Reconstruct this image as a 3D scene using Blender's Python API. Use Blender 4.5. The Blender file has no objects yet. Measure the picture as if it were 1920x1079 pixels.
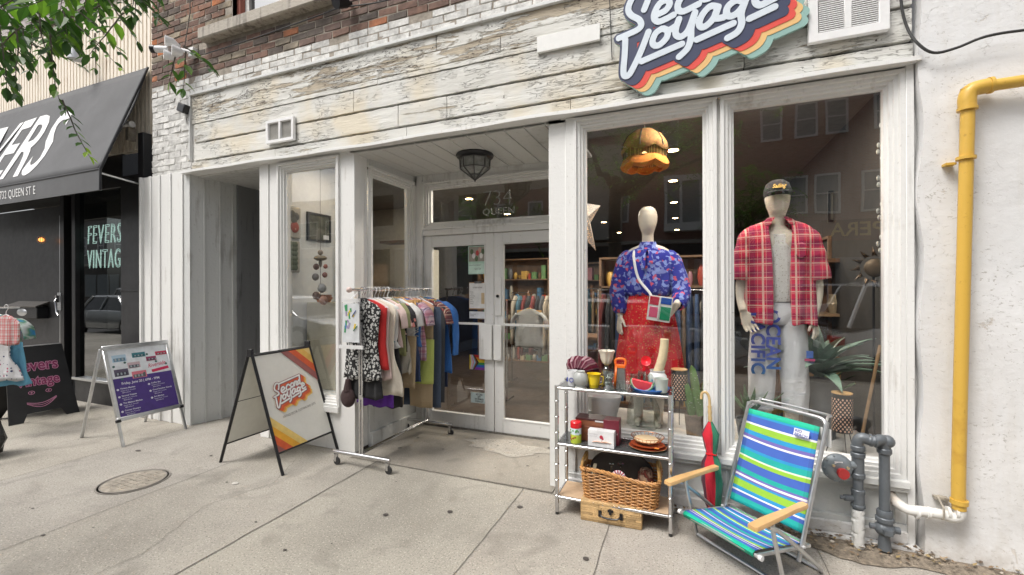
import bpy, math, random
import numpy as np
from mathutils import Vector, Matrix
random.seed(7); PI = math.pi; R = math.radians
sc = bpy.context.scene
# ------------------------------------------------------------------ camera
CY, CH, FPX, YAW = -3.26, 1.55, 820.0, R(21.9)
cam = bpy.data.cameras.new('camera'); co = bpy.data.objects.new('camera', cam); sc.collection.objects.link(co)
cam.sensor_width = 36; cam.lens = FPX/1920*36; cam.clip_start = .05; cam.clip_end = 400
co.location = (0, CY, CH); co.rotation_mode = 'XYZ'
co.matrix_world = Matrix.Translation((0, CY, CH)) @ Matrix.Rotation(YAW, 4, 'Z') @ Matrix.Rotation(PI/2, 4, 'X') @ Matrix.Rotation(R(-.2), 4, 'Z')
sc.camera = co
# ------------------------------------------------------------------ sky and sun (overcast)
SUN_EL, SUN_AZ = R(58), R(215)      # azimuth clockwise from +y
w = bpy.data.worlds.new('World'); sc.world = w; w.use_nodes = True
nt = w.node_tree; bg = nt.nodes['Background']
sky = nt.nodes.new('ShaderNodeTexSky'); sky.sky_type = 'NISHITA'; sky.sun_disc = False
sky.sun_elevation = SUN_EL; sky.sun_rotation = SUN_AZ; sky.dust_density = 6; sky.ozone_density = 1.0
hs = nt.nodes.new('ShaderNodeHueSaturation'); hs.inputs['Saturation'].default_value = .30
nt.links.new(sky.outputs[0], hs.inputs['Color']); nt.links.new(hs.outputs[0], bg.inputs[0])
bg.inputs[1].default_value = .15
sl = bpy.data.lights.new('sun', 'SUN'); sl.energy = 1.5; sl.angle = R(18); sl.color = (1, .96, .9)
so = bpy.data.objects.new('sun', sl); sc.collection.objects.link(so)
sd = Vector((math.sin(SUN_AZ)*math.cos(SUN_EL), math.cos(SUN_AZ)*math.cos(SUN_EL), math.sin(SUN_EL)))
so.rotation_euler = sd.to_track_quat('Z', 'Y').to_euler(); so.location = sd*30
sc.view_settings.view_transform = 'Standard'; sc.view_settings.look = 'None'
sc.view_settings.exposure = 0.42; sc.view_settings.gamma = 1
sc.render.engine = 'CYCLES'
try:
    sc.cycles.max_bounces = 8; sc.cycles.transparent_max_bounces = 16; sc.cycles.caustics_reflective = False
except Exception: pass
# ------------------------------------------------------------------ helpers
sn, cs = math.sin(YAW), math.cos(YAW)
def at(px, py, Y):
    """a photograph pixel as a point on the vertical plane y=Y"""
    dx = px-960; dy = py-539.5
    rx = -sn*FPX+cs*dx; ry = cs*FPX+sn*dx; t = (Y-CY)/ry
    return Vector((rx*t, Y, CH-dy*t))
def V(*a): return Vector(a)
class MB:
    def __init__(s): s.v=[]; s.f=[]; s.m=[]; s.c=[]; s.mi=0; s.col=(1,1,1); s.T=None
    def add(s, vs, fs, col=None, mi=None):
        b=len(s.v)
        s.v += [tuple(s.T@Vector(p)) if s.T is not None else tuple(p) for p in vs]
        for f in fs:
            s.f.append([b+i for i in f]); s.m.append(s.mi if mi is None else mi); s.c.append(s.col if col is None else col)
        return s
    def box(s, x0,x1,y0,y1,z0,z1, col=None, mi=None):
        if x0>x1: x0,x1=x1,x0
        if y0>y1: y0,y1=y1,y0
        if z0>z1: z0,z1=z1,z0
        vs=[(x,y,z) for z in (z0,z1) for y in (y0,y1) for x in (x0,x1)]
        return s.add(vs,[(0,2,3,1),(4,5,7,6),(0,1,5,4),(2,6,7,3),(0,4,6,2),(1,3,7,5)],col,mi)
    def obox(s, o, u, v, w_, col=None, mi=None):
        """box from corner o with three edge vectors"""
        o,u,v,w_=map(Vector,(o,u,v,w_))
        if u.cross(v).dot(w_)<0: u,v=v,u
        vs=[o,o+u,o+v,o+u+v,o+w_,o+u+w_,o+v+w_,o+u+v+w_]
        return s.add(vs,[(0,2,3,1),(4,5,7,6),(0,1,5,4),(2,6,7,3),(0,4,6,2),(1,3,7,5)],col,mi)
    def quad(s, *p, col=None, mi=None): return s.add(p,[tuple(range(len(p)))],col,mi)
    def tube(s, path, r, n=10, caps=True, col=None, mi=None, closed=False, flat=1.0):
        P=[Vector(p) for p in path]; N=len(P)
        rr=[r]*N if not hasattr(r,'__len__') else list(r)
        tang=[]
        for i in range(N):
            a=P[(i-1)%N] if closed or i>0 else P[0]; b=P[(i+1)%N] if closed or i<N-1 else P[-1]
            t=(b-a); tang.append(t.normalized() if t.length>1e-9 else Vector((0,0,1)))
        up=Vector((0,0,1)) if abs(tang[0].z)<.9 else Vector((0,1,0))
        nx=tang[0].cross(up).normalized(); vs=[]; fs=[]
        for i in range(N):
            nx=(nx-tang[i]*nx.dot(tang[i])).normalized(); ny=tang[i].cross(nx)
            for k in range(n):
                a=2*PI*k/n; vs.append(P[i]+nx*math.cos(a)*rr[i]+ny*math.sin(a)*rr[i]*flat)
        for i in range(N if closed else N-1):
            j=(i+1)%N
            for k in range(n):
                k2=(k+1)%n; fs.append((i*n+k,i*n+k2,j*n+k2,j*n+k))
        if caps and not closed:
            fs.append(tuple(range(n-1,-1,-1))); fs.append(tuple((N-1)*n+k for k in range(n)))
        return s.add(vs,fs,col,mi)
    def lathe(s, prof, c=(0,0,0), n=24, sx=1, sy=1, col=None, mi=None, fn=None):
        vs=[]; fs=[]; m=len(prof)
        for (r,z) in prof:
            for k in range(n):
                a=2*PI*k/n; q=fn(a,z) if fn else 1
                vs.append((c[0]+r*q*sx*math.cos(a), c[1]+r*q*sy*math.sin(a), c[2]+z))
        for i in range(m-1):
            for k in range(n):
                k2=(k+1)%n; fs.append((i*n+k,i*n+k2,(i+1)*n+k2,(i+1)*n+k))
        if prof[0][0]>1e-4: fs.append(tuple(range(n-1,-1,-1)))
        if prof[-1][0]>1e-4: fs.append(tuple((m-1)*n+k for k in range(n)))
        return s.add(vs,fs,col,mi)
    def ball(s, c, r, n=14, m=8, col=None, mi=None):
        rx,ry,rz = r if hasattr(r,'__len__') else (r,r,r)
        prof=[(max(1e-5,math.sin(PI*i/m)),-math.cos(PI*i/m)*rz) for i in range(m+1)]
        return s.lathe(prof,c,n,rx,ry,col,mi)
    def rings(s, rg, caps=True, col=None, mi=None, close=True):
        n=len(rg[0]); vs=[p for r_ in rg for p in r_]; fs=[]
        for i in range(len(rg)-1):
            for k in range(n if close else n-1):
                k2=(k+1)%n; fs.append((i*n+k,i*n+k2,(i+1)*n+k2,(i+1)*n+k))
        if caps: fs.append(tuple(range(n-1,-1,-1))); fs.append(tuple((len(rg)-1)*n+k for k in range(n)))
        return s.add(vs,fs,col,mi)
    def frame(s, rect, prof, M=None, col=None, mi=None):
        """nested mitred rectangles in the x-z plane; prof = [(inset, y)...]"""
        x0,x1,z0,z1=rect; rg=[]
        for o,y in prof: rg.append([(x0+o,y,z0+o),(x1-o,y,z0+o),(x1-o,y,z1-o),(x0+o,y,z1-o)])
        vs=[p for r_ in rg for p in r_]; 
        if M is not None: vs=[M@Vector(p) for p in vs]
        fs=[]
        for i in range(len(rg)-1):
            for k in range(4):
                k2=(k+1)%4; fs.append((i*4+k,i*4+k2,(i+1)*4+k2,(i+1)*4+k))
        return s.add(vs,fs,col,mi)
    def merge(s, tol=1e-5):
        key={}; mp=[]; nv=[]
        for p in s.v:
            k=tuple(round(c/tol) for c in p)
            if k not in key: key[k]=len(nv); nv.append(p)
            mp.append(key[k])
        s.f=[[mp[i] for i in f] for f in s.f]; s.v=nv; return s
    def build(s, name, mats, parent=None, bevel=0, smooth=35, solid=0, sub=0, merge=False):
        if merge: s.merge()
        me=bpy.data.meshes.new(name); me.from_pydata(s.v,[],s.f)
        if not isinstance(mats,(list,tuple)): mats=[mats]
        for m in mats: me.materials.append(m)
        me.polygons.foreach_set('material_index', s.m)
        at_=me.attributes.new('Col','FLOAT_COLOR','CORNER'); d=[]
        for f,c in zip(s.f,s.c): d += [c[0],c[1],c[2],1.0]*len(f)
        at_.data.foreach_set('color', d)
        me.polygons.foreach_set('use_smooth',[smooth is not None]*len(me.polygons)); me.update()
        if smooth is not None: me.set_sharp_from_angle(angle=R(smooth))
        o=bpy.data.objects.new(name,me); sc.collection.objects.link(o)
        if parent is not None: o.parent=parent
        if bevel:
            b=o.modifiers.new('bevel','BEVEL'); b.width=bevel; b.segments=1; b.limit_method='ANGLE'; b.angle_limit=R(50)
        if solid:
            q=o.modifiers.new('solid','SOLIDIFY'); q.thickness=solid; q.offset=0
        if sub:
            q=o.modifiers.new('sub','SUBSURF'); q.levels=sub; q.render_levels=sub
        return o
def tag(o, label, cat, group=None, kind=None):
    if label: o['label']=label
    if cat: o['category']=cat
    if group: o['group']=group
    if kind: o['kind']=kind
    return o
def thing(name, label, cat, loc=(0,0,0), rz=0, group=None):
    o=bpy.data.objects.new(name,None); sc.collection.objects.link(o); o.empty_display_size=.1
    o.location=loc; o.rotation_euler=(0,0,rz); return tag(o,label,cat,group)
def dup(root, loc=None, rz=None, label=None):
    r=root.copy(); sc.collection.objects.link(r)
    if loc is not None: r.location=loc
    if rz is not None: r.rotation_euler=(0,0,rz)
    if label: r['label']=label
    for ch in list(root.children):
        c=ch.copy(); sc.collection.objects.link(c); c.parent=r
        for g in list(ch.children):
            d=g.copy(); sc.collection.objects.link(d); d.parent=c
    return r
def struct(o): o['kind']='structure'; return o
def basis(o, u, v):
    """matrix: local x->u, local y->v, local z->u x v"""
    u=Vector(u).normalized(); v=Vector(v).normalized(); n=u.cross(v)
    M=Matrix((u,v,n)).transposed().to_4x4(); M.translation=Vector(o); return M
def text(s_, size, m, name, parent=None, M=None, ext=.0008, off=0.0, shear=0.0, align='LEFT', sx=1.0, spacing=1.0, tube=0):
    cu=bpy.data.curves.new(name,'FONT'); cu.body=s_; cu.size=size; cu.extrude=ext; cu.offset=off*size; cu.shear=shear
    cu.align_x=align; cu.space_character=spacing; cu.resolution_u=3
    if tube:
        cu.fill_mode='NONE'; cu.extrude=0; cu.bevel_depth=tube; cu.bevel_resolution=1
    t=bpy.data.objects.new(name,cu); sc.collection.objects.link(t)
    dg=bpy.context.evaluated_depsgraph_get(); me=bpy.data.meshes.new_from_object(t.evaluated_get(dg))
    bpy.data.objects.remove(t); bpy.data.curves.remove(cu)
    me.materials.clear(); me.materials.append(m)
    if sx!=1.0: me.transform(Matrix.Diagonal((sx,1,1,1)))
    if M is not None: me.transform(M)
    o=bpy.data.objects.new(name,me); sc.collection.objects.link(o)
    if parent is not None: o.parent=parent
    return o
def join_text(objs, name):
    """several text meshes as one part"""
    import bmesh
    bm=bmesh.new(); m=objs[0].data.materials[0]; p=objs[0].parent
    for o in objs: bm.from_mesh(o.data)
    me=bpy.data.meshes.new(name); bm.to_mesh(me); bm.free(); me.materials.append(m)
    for o in objs: bpy.data.objects.remove(o)
    o=bpy.data.objects.new(name,me); sc.collection.objects.link(o); o.parent=p; return o
# ------------------------------------------------------------------ materials
def newmat(name):
    m=bpy.data.materials.new(name); m.use_nodes=True; return m, m.node_tree, m.node_tree.nodes['Principled BSDF']
def N(t,ty,**k):
    n=t.nodes.new(ty)
    for a,b in k.items(): setattr(n,a,b)
    return n
def noise(t, vec, scale, detail=4, rough=.55, dist=0):
    n=N(t,'ShaderNodeTexNoise'); n.inputs['Scale'].default_value=scale; n.inputs['Detail'].default_value=detail
    n.inputs['Roughness'].default_value=rough; n.inputs['Distortion'].default_value=dist
    if vec is not None: t.links.new(vec,n.inputs['Vector'])
    return n.outputs['Fac']
def ramp(t, fac, stops, interp='LINEAR'):
    r=N(t,'ShaderNodeValToRGB'); r.color_ramp.interpolation=interp; e=r.color_ramp.elements
    while len(e)<len(stops): e.new(.5)
    for el,(p,c) in zip(e,stops): el.position=p; el.color=(*c,1) if len(c)==3 else c
    t.links.new(fac,r.inputs[0]); return r.outputs[0]
def mixc(t, fac, a, b, mode='MIX'):
    n=N(t,'ShaderNodeMix',data_type='RGBA',blend_type=mode)
    for sock,val in ((n.inputs[0],fac),(n.inputs[6],a),(n.inputs[7],b)):
        if isinstance(val,(int,float)): sock.default_value=val
        elif isinstance(val,tuple): sock.default_value=(*val,1) if len(val)==3 else val
        else: t.links.new(val,sock)
    return n.outputs[2]
def mth(t, op, a, b=None, clamp=False):
    n=N(t,'ShaderNodeMath',operation=op); n.use_clamp=clamp
    for sock,val in ((n.inputs[0],a),(n.inputs[1],b)):
        if val is None: continue
        if isinstance(val,(int,float)): sock.default_value=val
        else: t.links.new(val,sock)
    return n.outputs[0]
def coords(t, scale=(1,1,1), kind='Object', loc=(0,0,0)):
    tc=N(t,'ShaderNodeTexCoord'); mp=N(t,'ShaderNodeMapping'); mp.inputs['Scale'].default_value=scale; mp.inputs['Location'].default_value=loc
    t.links.new(tc.outputs[kind],mp.inputs[0]); return mp.outputs[0]
def bump(t, b, h, strength=.3, dist=.01):
    n=N(t,'ShaderNodeBump'); n.inputs['Strength'].default_value=strength; n.inputs['Distance'].default_value=dist
    t.links.new(h,n.inputs['Height']); t.links.new(n.outputs[0],b.inputs['Normal']); return n
def plain(name, c, rough=.5, metal=0, var=.12, scale=18, bmp=.08, bscale=None, spec=.5, sheen=0, coat=0):
    """one colour with slight wear and unevenness"""
    m,t,b=newmat(name); v=coords(t)
    n=noise(t,v,scale,5,.6)
    lo=tuple(x*(1-var) for x in c); hi=tuple(min(1,x*(1+var)) for x in c)
    t.links.new(ramp(t,n,[(.3,lo),(.7,hi)]),b.inputs['Base Color'])
    b.inputs['Metallic'].default_value=metal; b.inputs['Specular IOR Level'].default_value=spec
    rn=mth(t,'MULTIPLY_ADD',noise(t,v,scale*2.3,3),.2); t.nodes[-1].inputs[2].default_value=max(0,rough-.1)
    t.links.new(rn,b.inputs['Roughness'])
    if sheen: b.inputs['Sheen Weight'].default_value=sheen
    if coat: b.inputs['Coat Weight'].default_value=coat
    if bmp: bump(t,b,noise(t,v,bscale or scale*3,4),bmp,.01)
    return m
def emit(name, c, s_):
    m,t,b=newmat(name); b.inputs['Base Color'].default_value=(*c,1)
    b.inputs['Emission Color'].default_value=(*c,1); b.inputs['Emission Strength'].default_value=s_; return m
def vcol(name, rough=.6, bmp=.15, bscale=60, var=.15, metal=0, sheen=0, weave=False):
    """colour read per face, with wear"""
    m,t,b=newmat(name); v=coords(t); a=N(t,'ShaderNodeAttribute',attribute_name='Col')
    n=noise(t,v,14,5); k=ramp(t,n,[(.25,(1-var,)*3),(.75,(1+var,)*3)])
    t.links.new(mixc(t,1.0,a.outputs['Color'],k,'MULTIPLY'),b.inputs['Base Color'])
    b.inputs['Roughness'].default_value=rough; b.inputs['Metallic'].default_value=metal
    if sheen: b.inputs['Sheen Weight'].default_value=sheen
    bump(t,b,noise(t,v,bscale,4),bmp,.01); return m
def glassmat(name, r0=.06, tint=(.93,.96,.95), rough=0.0):
    m,t,b=newmat(name); t.nodes.remove(b); out=t.nodes['Material Output']
    lw=N(t,'ShaderNodeLayerWeight'); lw.inputs[0].default_value=.5
    p=mth(t,'POWER',lw.outputs['Facing'],4.0); f=mth(t,'MULTIPLY_ADD',p,(1-r0) if r0>0 else 0,True); t.nodes[-1].inputs[2].default_value=r0
    tr=N(t,'ShaderNodeBsdfTransparent'); tr.inputs[0].default_value=(*tint,1)
    gl=N(t,'ShaderNodeBsdfGlossy'); gl.inputs['Roughness'].default_value=rough
    wv=noise(t,coords(t),1.6,1); bp=N(t,'ShaderNodeBump'); bp.inputs['Strength'].default_value=.06; bp.inputs['Distance'].default_value=.02
    t.links.new(wv,bp.inputs['Height']); t.links.new(bp.outputs[0],gl.inputs['Normal'])
    mx=N(t,'ShaderNodeMixShader'); t.links.new(f,mx.inputs[0]); t.links.new(tr.outputs[0],mx.inputs[1]); t.links.new(gl.outputs[0],mx.inputs[2])
    t.links.new(mx.outputs[0],out.inputs[0]); return m
M={}
M['glass']=glassmat('shop glass',.175,(.97,.98,.98)); M['clear']=glassmat('clear inner face',0.0,(1,1,1))
M['ware']=glassmat('glassware',.12,(.86,.9,.88),.03)
M['frost']=plain('frosted glass',(.62,.64,.62),.35,var=.05); M['frost'].node_tree.nodes['Principled BSDF'].inputs['Transmission Weight'].default_value=.45
def paint(name, base, dirt, dirty=.45, chips=None, streak=True, bs=.35, rough=.55, crack=.0, sc_=(1,1,1)):
    """old brushed paint: stains, streaks, chips down to the wood and hairline cracks"""
    m,t,b=newmat(name); v=coords(t,sc_)
    n1=noise(t,v,1.7,8,.62,.3); n2=noise(t,coords(t,(9,9,.8) if streak else (1,1,1)),2.2,6,.6)
    f=mth(t,'MULTIPLY',n1,n2); lo=.07+.13*dirty; c=mixc(t,ramp(t,f,[(lo,(0,0,0)),(lo+.10,(1,1,1))]),dirt,base)
    n3=noise(t,v,34,7,.75); c=mixc(t,ramp(t,n3,[(.60,(0,0,0)),(.70,(.6,.6,.6))]),c,tuple(x*.7 for x in dirt))
    h=noise(t,v,38,5,.6)
    if chips:
        n4=noise(t,v,5.5,10,.72,.6); k=ramp(t,n4,[(chips[0],(0,0,0)),(chips[0]+.015,(1,1,1))])
        c=mixc(t,k,c,chips[1]); h=mth(t,'SUBTRACT',h,mth(t,'MULTIPLY',k,.8))
    if crack:
        vo=N(t,'ShaderNodeTexVoronoi',feature='DISTANCE_TO_EDGE'); vo.inputs['Scale'].default_value=7
        dv=coords(t,(.5,1,3)); ns=N(t,'ShaderNodeTexNoise'); ns.inputs['Scale'].default_value=3; ns.inputs['Detail'].default_value=6
        t.links.new(dv,ns.inputs['Vector']); ad=N(t,'ShaderNodeVectorMath',operation='ADD'); t.links.new(dv,ad.inputs[0]); t.links.new(ns.outputs['Color'],ad.inputs[1])
        t.links.new(ad.outputs[0],vo.inputs['Vector'])
        ck=ramp(t,vo.outputs['Distance'],[(.0,(1,1,1)),(.014,(0,0,0))]); ck2=mth(t,'MULTIPLY',ck,ramp(t,noise(t,v,1.3,3),[(.50,(0,0,0)),(.60,(1,1,1))]))
        ck2=mth(t,'MULTIPLY',ck2,crack); c=mixc(t,ck2,c,(.10,.085,.07)); h=mth(t,'SUBTRACT',h,ck2)
    t.links.new(c,b.inputs['Base Color']); b.inputs['Roughness'].default_value=rough
    bump(t,b,h,bs,.006); return m
M['paint']=paint('white painted wood',(.76,.76,.745),(.50,.48,.44),.12,(.70,(.30,.25,.19)),bs=.35)
M['paint_dirty']=paint('grimy white paint',(.64,.65,.64),(.38,.37,.35),.30,(.68,(.26,.22,.17)),bs=.5)
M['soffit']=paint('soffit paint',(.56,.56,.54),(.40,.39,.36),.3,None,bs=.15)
M['aluminium_white']=paint('white door enamel',(.70,.70,.69),(.45,.44,.41),.3,(.74,(.25,.24,.22)),bs=.12,rough=.4)
def stucco():
    m,t,b=newmat('white stucco'); v=coords(t)
    c=mixc(t,ramp(t,noise(t,v,.9,5,.6),[(.35,(0,0,0)),(.65,(1,1,1))]),(.66,.665,.67),(.77,.77,.77))
    c=mixc(t,ramp(t,noise(t,coords(t,(5,5,.5)),1.6,6,.6),[(.52,(0,0,0)),(.75,(.5,.5,.5))]),c,(.60,.57,.52))
    fl=noise(t,coords(t,(1,1,1.8)),44,3,.6,1.2); k=mth(t,'MULTIPLY',ramp(t,fl,[(.62,(0,0,0)),(.65,(.7,.7,.7))]),ramp(t,noise(t,v,1.7,4),[(.42,(.08,.08,.08)),(.6,(1,1,1))])); c=mixc(t,k,c,(.36,.34,.31))
    pt=ramp(t,noise(t,v,4.2,9,.72,.8),[(.64,(0,0,0)),(.66,(.7,.7,.7))]); c=mixc(t,pt,c,(.58,.53,.47))
    vo=N(t,'ShaderNodeTexVoronoi',feature='DISTANCE_TO_EDGE'); vo.inputs['Scale'].default_value=2.3; ns=N(t,'ShaderNodeTexNoise'); ns.inputs['Scale'].default_value=3; ns.inputs['Detail'].default_value=8; t.links.new(v,ns.inputs[0])
    ad=N(t,'ShaderNodeVectorMath',operation='ADD'); t.links.new(v,ad.inputs[0]); t.links.new(ns.outputs['Color'],ad.inputs[1]); t.links.new(ad.outputs[0],vo.inputs['Vector'])
    ck=mth(t,'MULTIPLY',ramp(t,vo.outputs['Distance'],[(0,(1,1,1)),(.005,(0,0,0))]),ramp(t,noise(t,v,1.1,3),[(.55,(0,0,0)),(.60,(.6,.6,.6))])); c=mixc(t,ck,c,(.28,.26,.24))
    sx=N(t,'ShaderNodeSeparateXYZ'); t.links.new(coords(t),sx.inputs[0]); spl=mth(t,'MULTIPLY',ramp(t,sx.outputs[2],[(0,(1,1,1)),(.5,(0,0,0))]),ramp(t,noise(t,v,5,6,.7),[(.35,(0,0,0)),(.7,(.75,.75,.75))])); c=mixc(t,spl,c,(.40,.36,.31))
    t.links.new(c,b.inputs['Base Color']); b.inputs['Roughness'].default_value=.85
    h=mth(t,'SUBTRACT',mth(t,'MULTIPLY',noise(t,v,11,7,.6),1.0),mth(t,'ADD',mth(t,'MULTIPLY',k,.5),mth(t,'ADD',mth(t,'MULTIPLY',pt,.4),ck))); bump(t,b,h,.5,.012); return m
M['stucco']=stucco()
def boardmat(name, peel, warm, flake):
    m,t,b=newmat(name); info=N(t,'ShaderNodeAttribute',attribute_name='Col')
    v=coords(t,(1,1,1)); vs_=coords(t,(.35,1,2.6))
    white=mixc(t,ramp(t,noise(t,vs_,3,8,.65),[(.35,(0,0,0)),(.7,(1,1,1))]),(.64,.63,.585),(.80,.80,.765))
    white=mixc(t,ramp(t,noise(t,v,1.5,3),[(.48,(0,0,0)),(.62,(.6,.6,.6))]),white,(.72,.62,.44))
    n=noise(t,vs_,2.3,12,.74,.5)
    k=ramp(t,n,[(peel,(0,0,0)),(peel+.02,(1,1,1))])
    fine=noise(t,coords(t,(.25,1,6)),24,6,.7)
    wood=mixc(t,ramp(t,fine,[(.3,(0,0,0)),(.7,(1,1,1))]),(.27,.22,.17),warm)
    c=mixc(t,k,white,wood)
    vo=N(t,'ShaderNodeTexVoronoi',feature='DISTANCE_TO_EDGE'); vo.inputs['Scale'].default_value=9
    ns=N(t,'ShaderNodeTexNoise'); ns.inputs['Scale'].default_value=4; ns.inputs['Detail'].default_value=8
    t.links.new(vs_,ns.inputs['Vector']); ad=N(t,'ShaderNodeVectorMath',operation='ADD'); t.links.new(vs_,ad.inputs[0]); t.links.new(ns.outputs['Color'],ad.inputs[1]); t.links.new(ad.outputs[0],vo.inputs['Vector'])
    ck=mth(t,'MULTIPLY',ramp(t,vo.outputs['Distance'],[(0,(1,1,1)),(.035,(0,0,0))]),ramp(t,noise(t,v,2.1,4),[(.47,(0,0,0)),(.53,(1,1,1))]))
    ck=mth(t,'MULTIPLY',ck,flake)
    c=mixc(t,ck,c,(.07,.05,.04))
    c=mixc(t,1.0,c,info.outputs['Color'],'MULTIPLY')
    t.links.new(c,b.inputs['Base Color']); b.inputs['Roughness'].default_value=.7
    h=mth(t,'SUBTRACT',mth(t,'MULTIPLY',fine,.25),mth(t,'ADD',mth(t,'MULTIPLY',k,.7),ck))
    h=mth(t,'ADD',h,mth(t,'MULTIPLY',noise(t,vs_,11,8,.7),.9))
    bump(t,b,h,.85,.012); return m
M['board']=boardmat('weathered fascia boards',.60,(.66,.59,.46),.55)
M['board_rough']=boardmat('flaking fascia board',.515,(.66,.58,.44),1.4)
def brickmat(name, white):
    m,t,b=newmat(name); a=N(t,'ShaderNodeAttribute',attribute_name='Col'); v=coords(t)
    k=ramp(t,noise(t,v,9,8,.7),[(.3,(.55,.55,.55)),(.7,(1.25,1.25,1.25))]); c=mixc(t,1.0,a.outputs['Color'],k,'MULTIPLY')
    if not white:
        c=mixc(t,ramp(t,noise(t,v,3.1,9,.75),[(.62,(0,0,0)),(.68,(.8,.8,.8))]),c,(.55,.52,.47))
        c=mixc(t,ramp(t,noise(t,v,2.2,5,.6),[(.50,(0,0,0)),(.7,(.75,.75,.75))]),c,(.055,.045,.04))
    else:
        c=mixc(t,ramp(t,noise(t,v,7,9,.75),[(.63,(0,0,0)),(.66,(.8,.8,.8))]),c,(.30,.22,.17))
    t.links.new(c,b.inputs['Base Color']); b.inputs['Roughness'].default_value=.88
    bump(t,b,noise(t,v,30,8,.7),.9,.01); return m
M['brick']=brickmat('old red brick',False); M['wbrick']=brickmat('white painted brick',True)
M['mortar']=plain('mortar',(.32,.285,.24),.95,var=.3,bmp=.6)
M['wmortar']=plain('painted mortar',(.64,.63,.60),.9,var=.2,bmp=.6)
M['stone']=paint('old stone ledge',(.40,.36,.30),(.14,.12,.10),.6,None,bs=.9)
# concrete
def concrete(name, c1, c2, agg):
    m,t,b=newmat(name); v=coords(t)
    c=mixc(t,ramp(t,noise(t,v,.75,6,.6),[(.35,(0,0,0)),(.65,(1,1,1))]),c1,c2)
    sp=noise(t,v,95,3,.6); c=mixc(t,ramp(t,sp,[(.36,(agg,)*3),(.43,(0,0,0))]),c,(.10,.09,.08))
    sp2=noise(t,v,80,3,.6); c=mixc(t,ramp(t,sp2,[(.58,(0,0,0)),(.66,(agg*.8,)*3)]),c,(.62,.57,.50))
    st=noise(t,v,3.1,5,.6,.6); c=mixc(t,ramp(t,st,[(.54,(0,0,0)),(.74,(.6,.6,.6))]),c,tuple(x*.6 for x in c1))
    t.links.new(c,b.inputs['Base Color']); b.inputs['Roughness'].default_value=.85
    ca=N(t,'ShaderNodeAttribute',attribute_name='Col'); c=mixc(t,1.0,c,ca.outputs['Color'],'MULTIPLY'); t.links.new(c,b.inputs['Base Color'])
    br=noise(t,coords(t,(60,.6,1)),2.2,3)
    bump(t,b,mth(t,'ADD',mth(t,'MULTIPLY',sp,1.0),mth(t,'MULTIPLY',br,.7)),.5,.006); return m
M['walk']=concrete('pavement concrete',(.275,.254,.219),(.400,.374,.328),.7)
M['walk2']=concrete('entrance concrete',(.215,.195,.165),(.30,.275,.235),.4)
M['asphalt']=plain('asphalt',(.06,.06,.062),.9,var=.3,scale=40,bmp=.5)
M['joint']=plain('dark joint line',(.14,.128,.11),.95,var=.4)  # own dark colour of the joints, cracks and threshold
M['black']=plain('black painted panel',(.018,.018,.02),.42,var=.3,scale=5,bmp=.1)
M['blackmetal']=plain('black metal',(.02,.02,.022),.35,.3,bmp=.05)
M['chrome']=plain('chrome tube',(.62,.62,.63),.16,1.0,var=.08,bmp=.02)
M['alu']=plain('brushed aluminium',(.60,.61,.62),.34,1.0,var=.08,bmp=.05)
M['greypaint']=plain('grey painted iron',(.13,.145,.16),.42,.3,var=.2,bmp=.25,scale=12)
M['rubber']=plain('black rubber',(.03,.03,.03),.6)
M['white']=plain('white plastic',(.74,.74,.74),.35,var=.05)
M['wood']=plain('pale varnished wood',(.62,.38,.16),.35,var=.15,scale=8,coat=.3)
M['vc']=vcol('painted print',.55,.03); M['vcs']=vcol('glazed ware',.18,.03,var=.05); M['cloth']=vcol('woven cloth',.85,.35,140,.1,sheen=.3)
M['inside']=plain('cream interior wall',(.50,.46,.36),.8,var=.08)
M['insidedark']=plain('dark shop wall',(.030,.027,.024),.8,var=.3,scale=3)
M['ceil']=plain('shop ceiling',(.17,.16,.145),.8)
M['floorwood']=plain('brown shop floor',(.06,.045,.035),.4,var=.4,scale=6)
# ================================================================== GROUND
g=MB(); rs=random.Random(12); xs_=[-200,-20,-14,-10.5,-9.2,-7.9,-6.5,-5.16,-3.78,-2.58,-1.175,-.478,.70,2.1,3.5,5,7,10,120]; ys_=[-5.2,-2.6,0]
for xa,xb in zip(xs_,xs_[1:]):
    for ya,yb in zip(ys_,ys_[1:]):
        k=rs.uniform(.96,1.05); g.box(xa,xb,ya,yb,-.30,0,col=(k,k*rs.uniform(.985,1.01),k*rs.uniform(.96,1.02)))
g.box(-200,-4.15,0,1.6,-.30,0,col=(.95,.95,.95)); g.box(-4.15,120,0,.05,-.30,-.006); struct(g.build('sidewalk',M['walk'],smooth=None))
g=MB(); 
for pts_ in ([(-3.3,-.3),(-3.05,-.75),(-3.2,-1.2),(-2.95,-1.7),(-3.05,-2.3)],[(-.9,-1.0),(-.62,-1.25),(-.55,-1.7),(-.35,-1.95)],[(-6.9,-.4),(-6.3,-.9),(-6.1,-1.5),(-5.5,-1.9)]):
    pp=[]
    for (a,b_),(c,d) in zip(pts_,pts_[1:]):
        for q in range(8): pp.append((a+(c-a)*q/8+random.uniform(-.012,.012),b_+(d-b_)*q/8))
    for (a,b_),(c,d) in zip(pp,pp[1:]): g.quad((a-.0014,b_,.0046),(a+.0014,b_,.0046),(c+.0014,d,.0046),(c-.0014,d,.0046))
struct(g.build('pavement_crack',M['joint']))
g=MB(); g.box(-200,120,-150,-5.36,-.34,-.14); struct(g.build('road',M['asphalt']))
g=MB(); g.box(-200,120,-5.36,-5.2,-.34,.004); struct(g.build('kerb',M['walk2'],bevel=.02))
g=MB(); g.box(-200,120,-150,-18.4,-.14,.0); struct(g.build('far_pavement',M['walk']))
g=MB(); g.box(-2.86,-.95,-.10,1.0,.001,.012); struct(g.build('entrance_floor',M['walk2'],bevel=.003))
g=MB()
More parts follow.
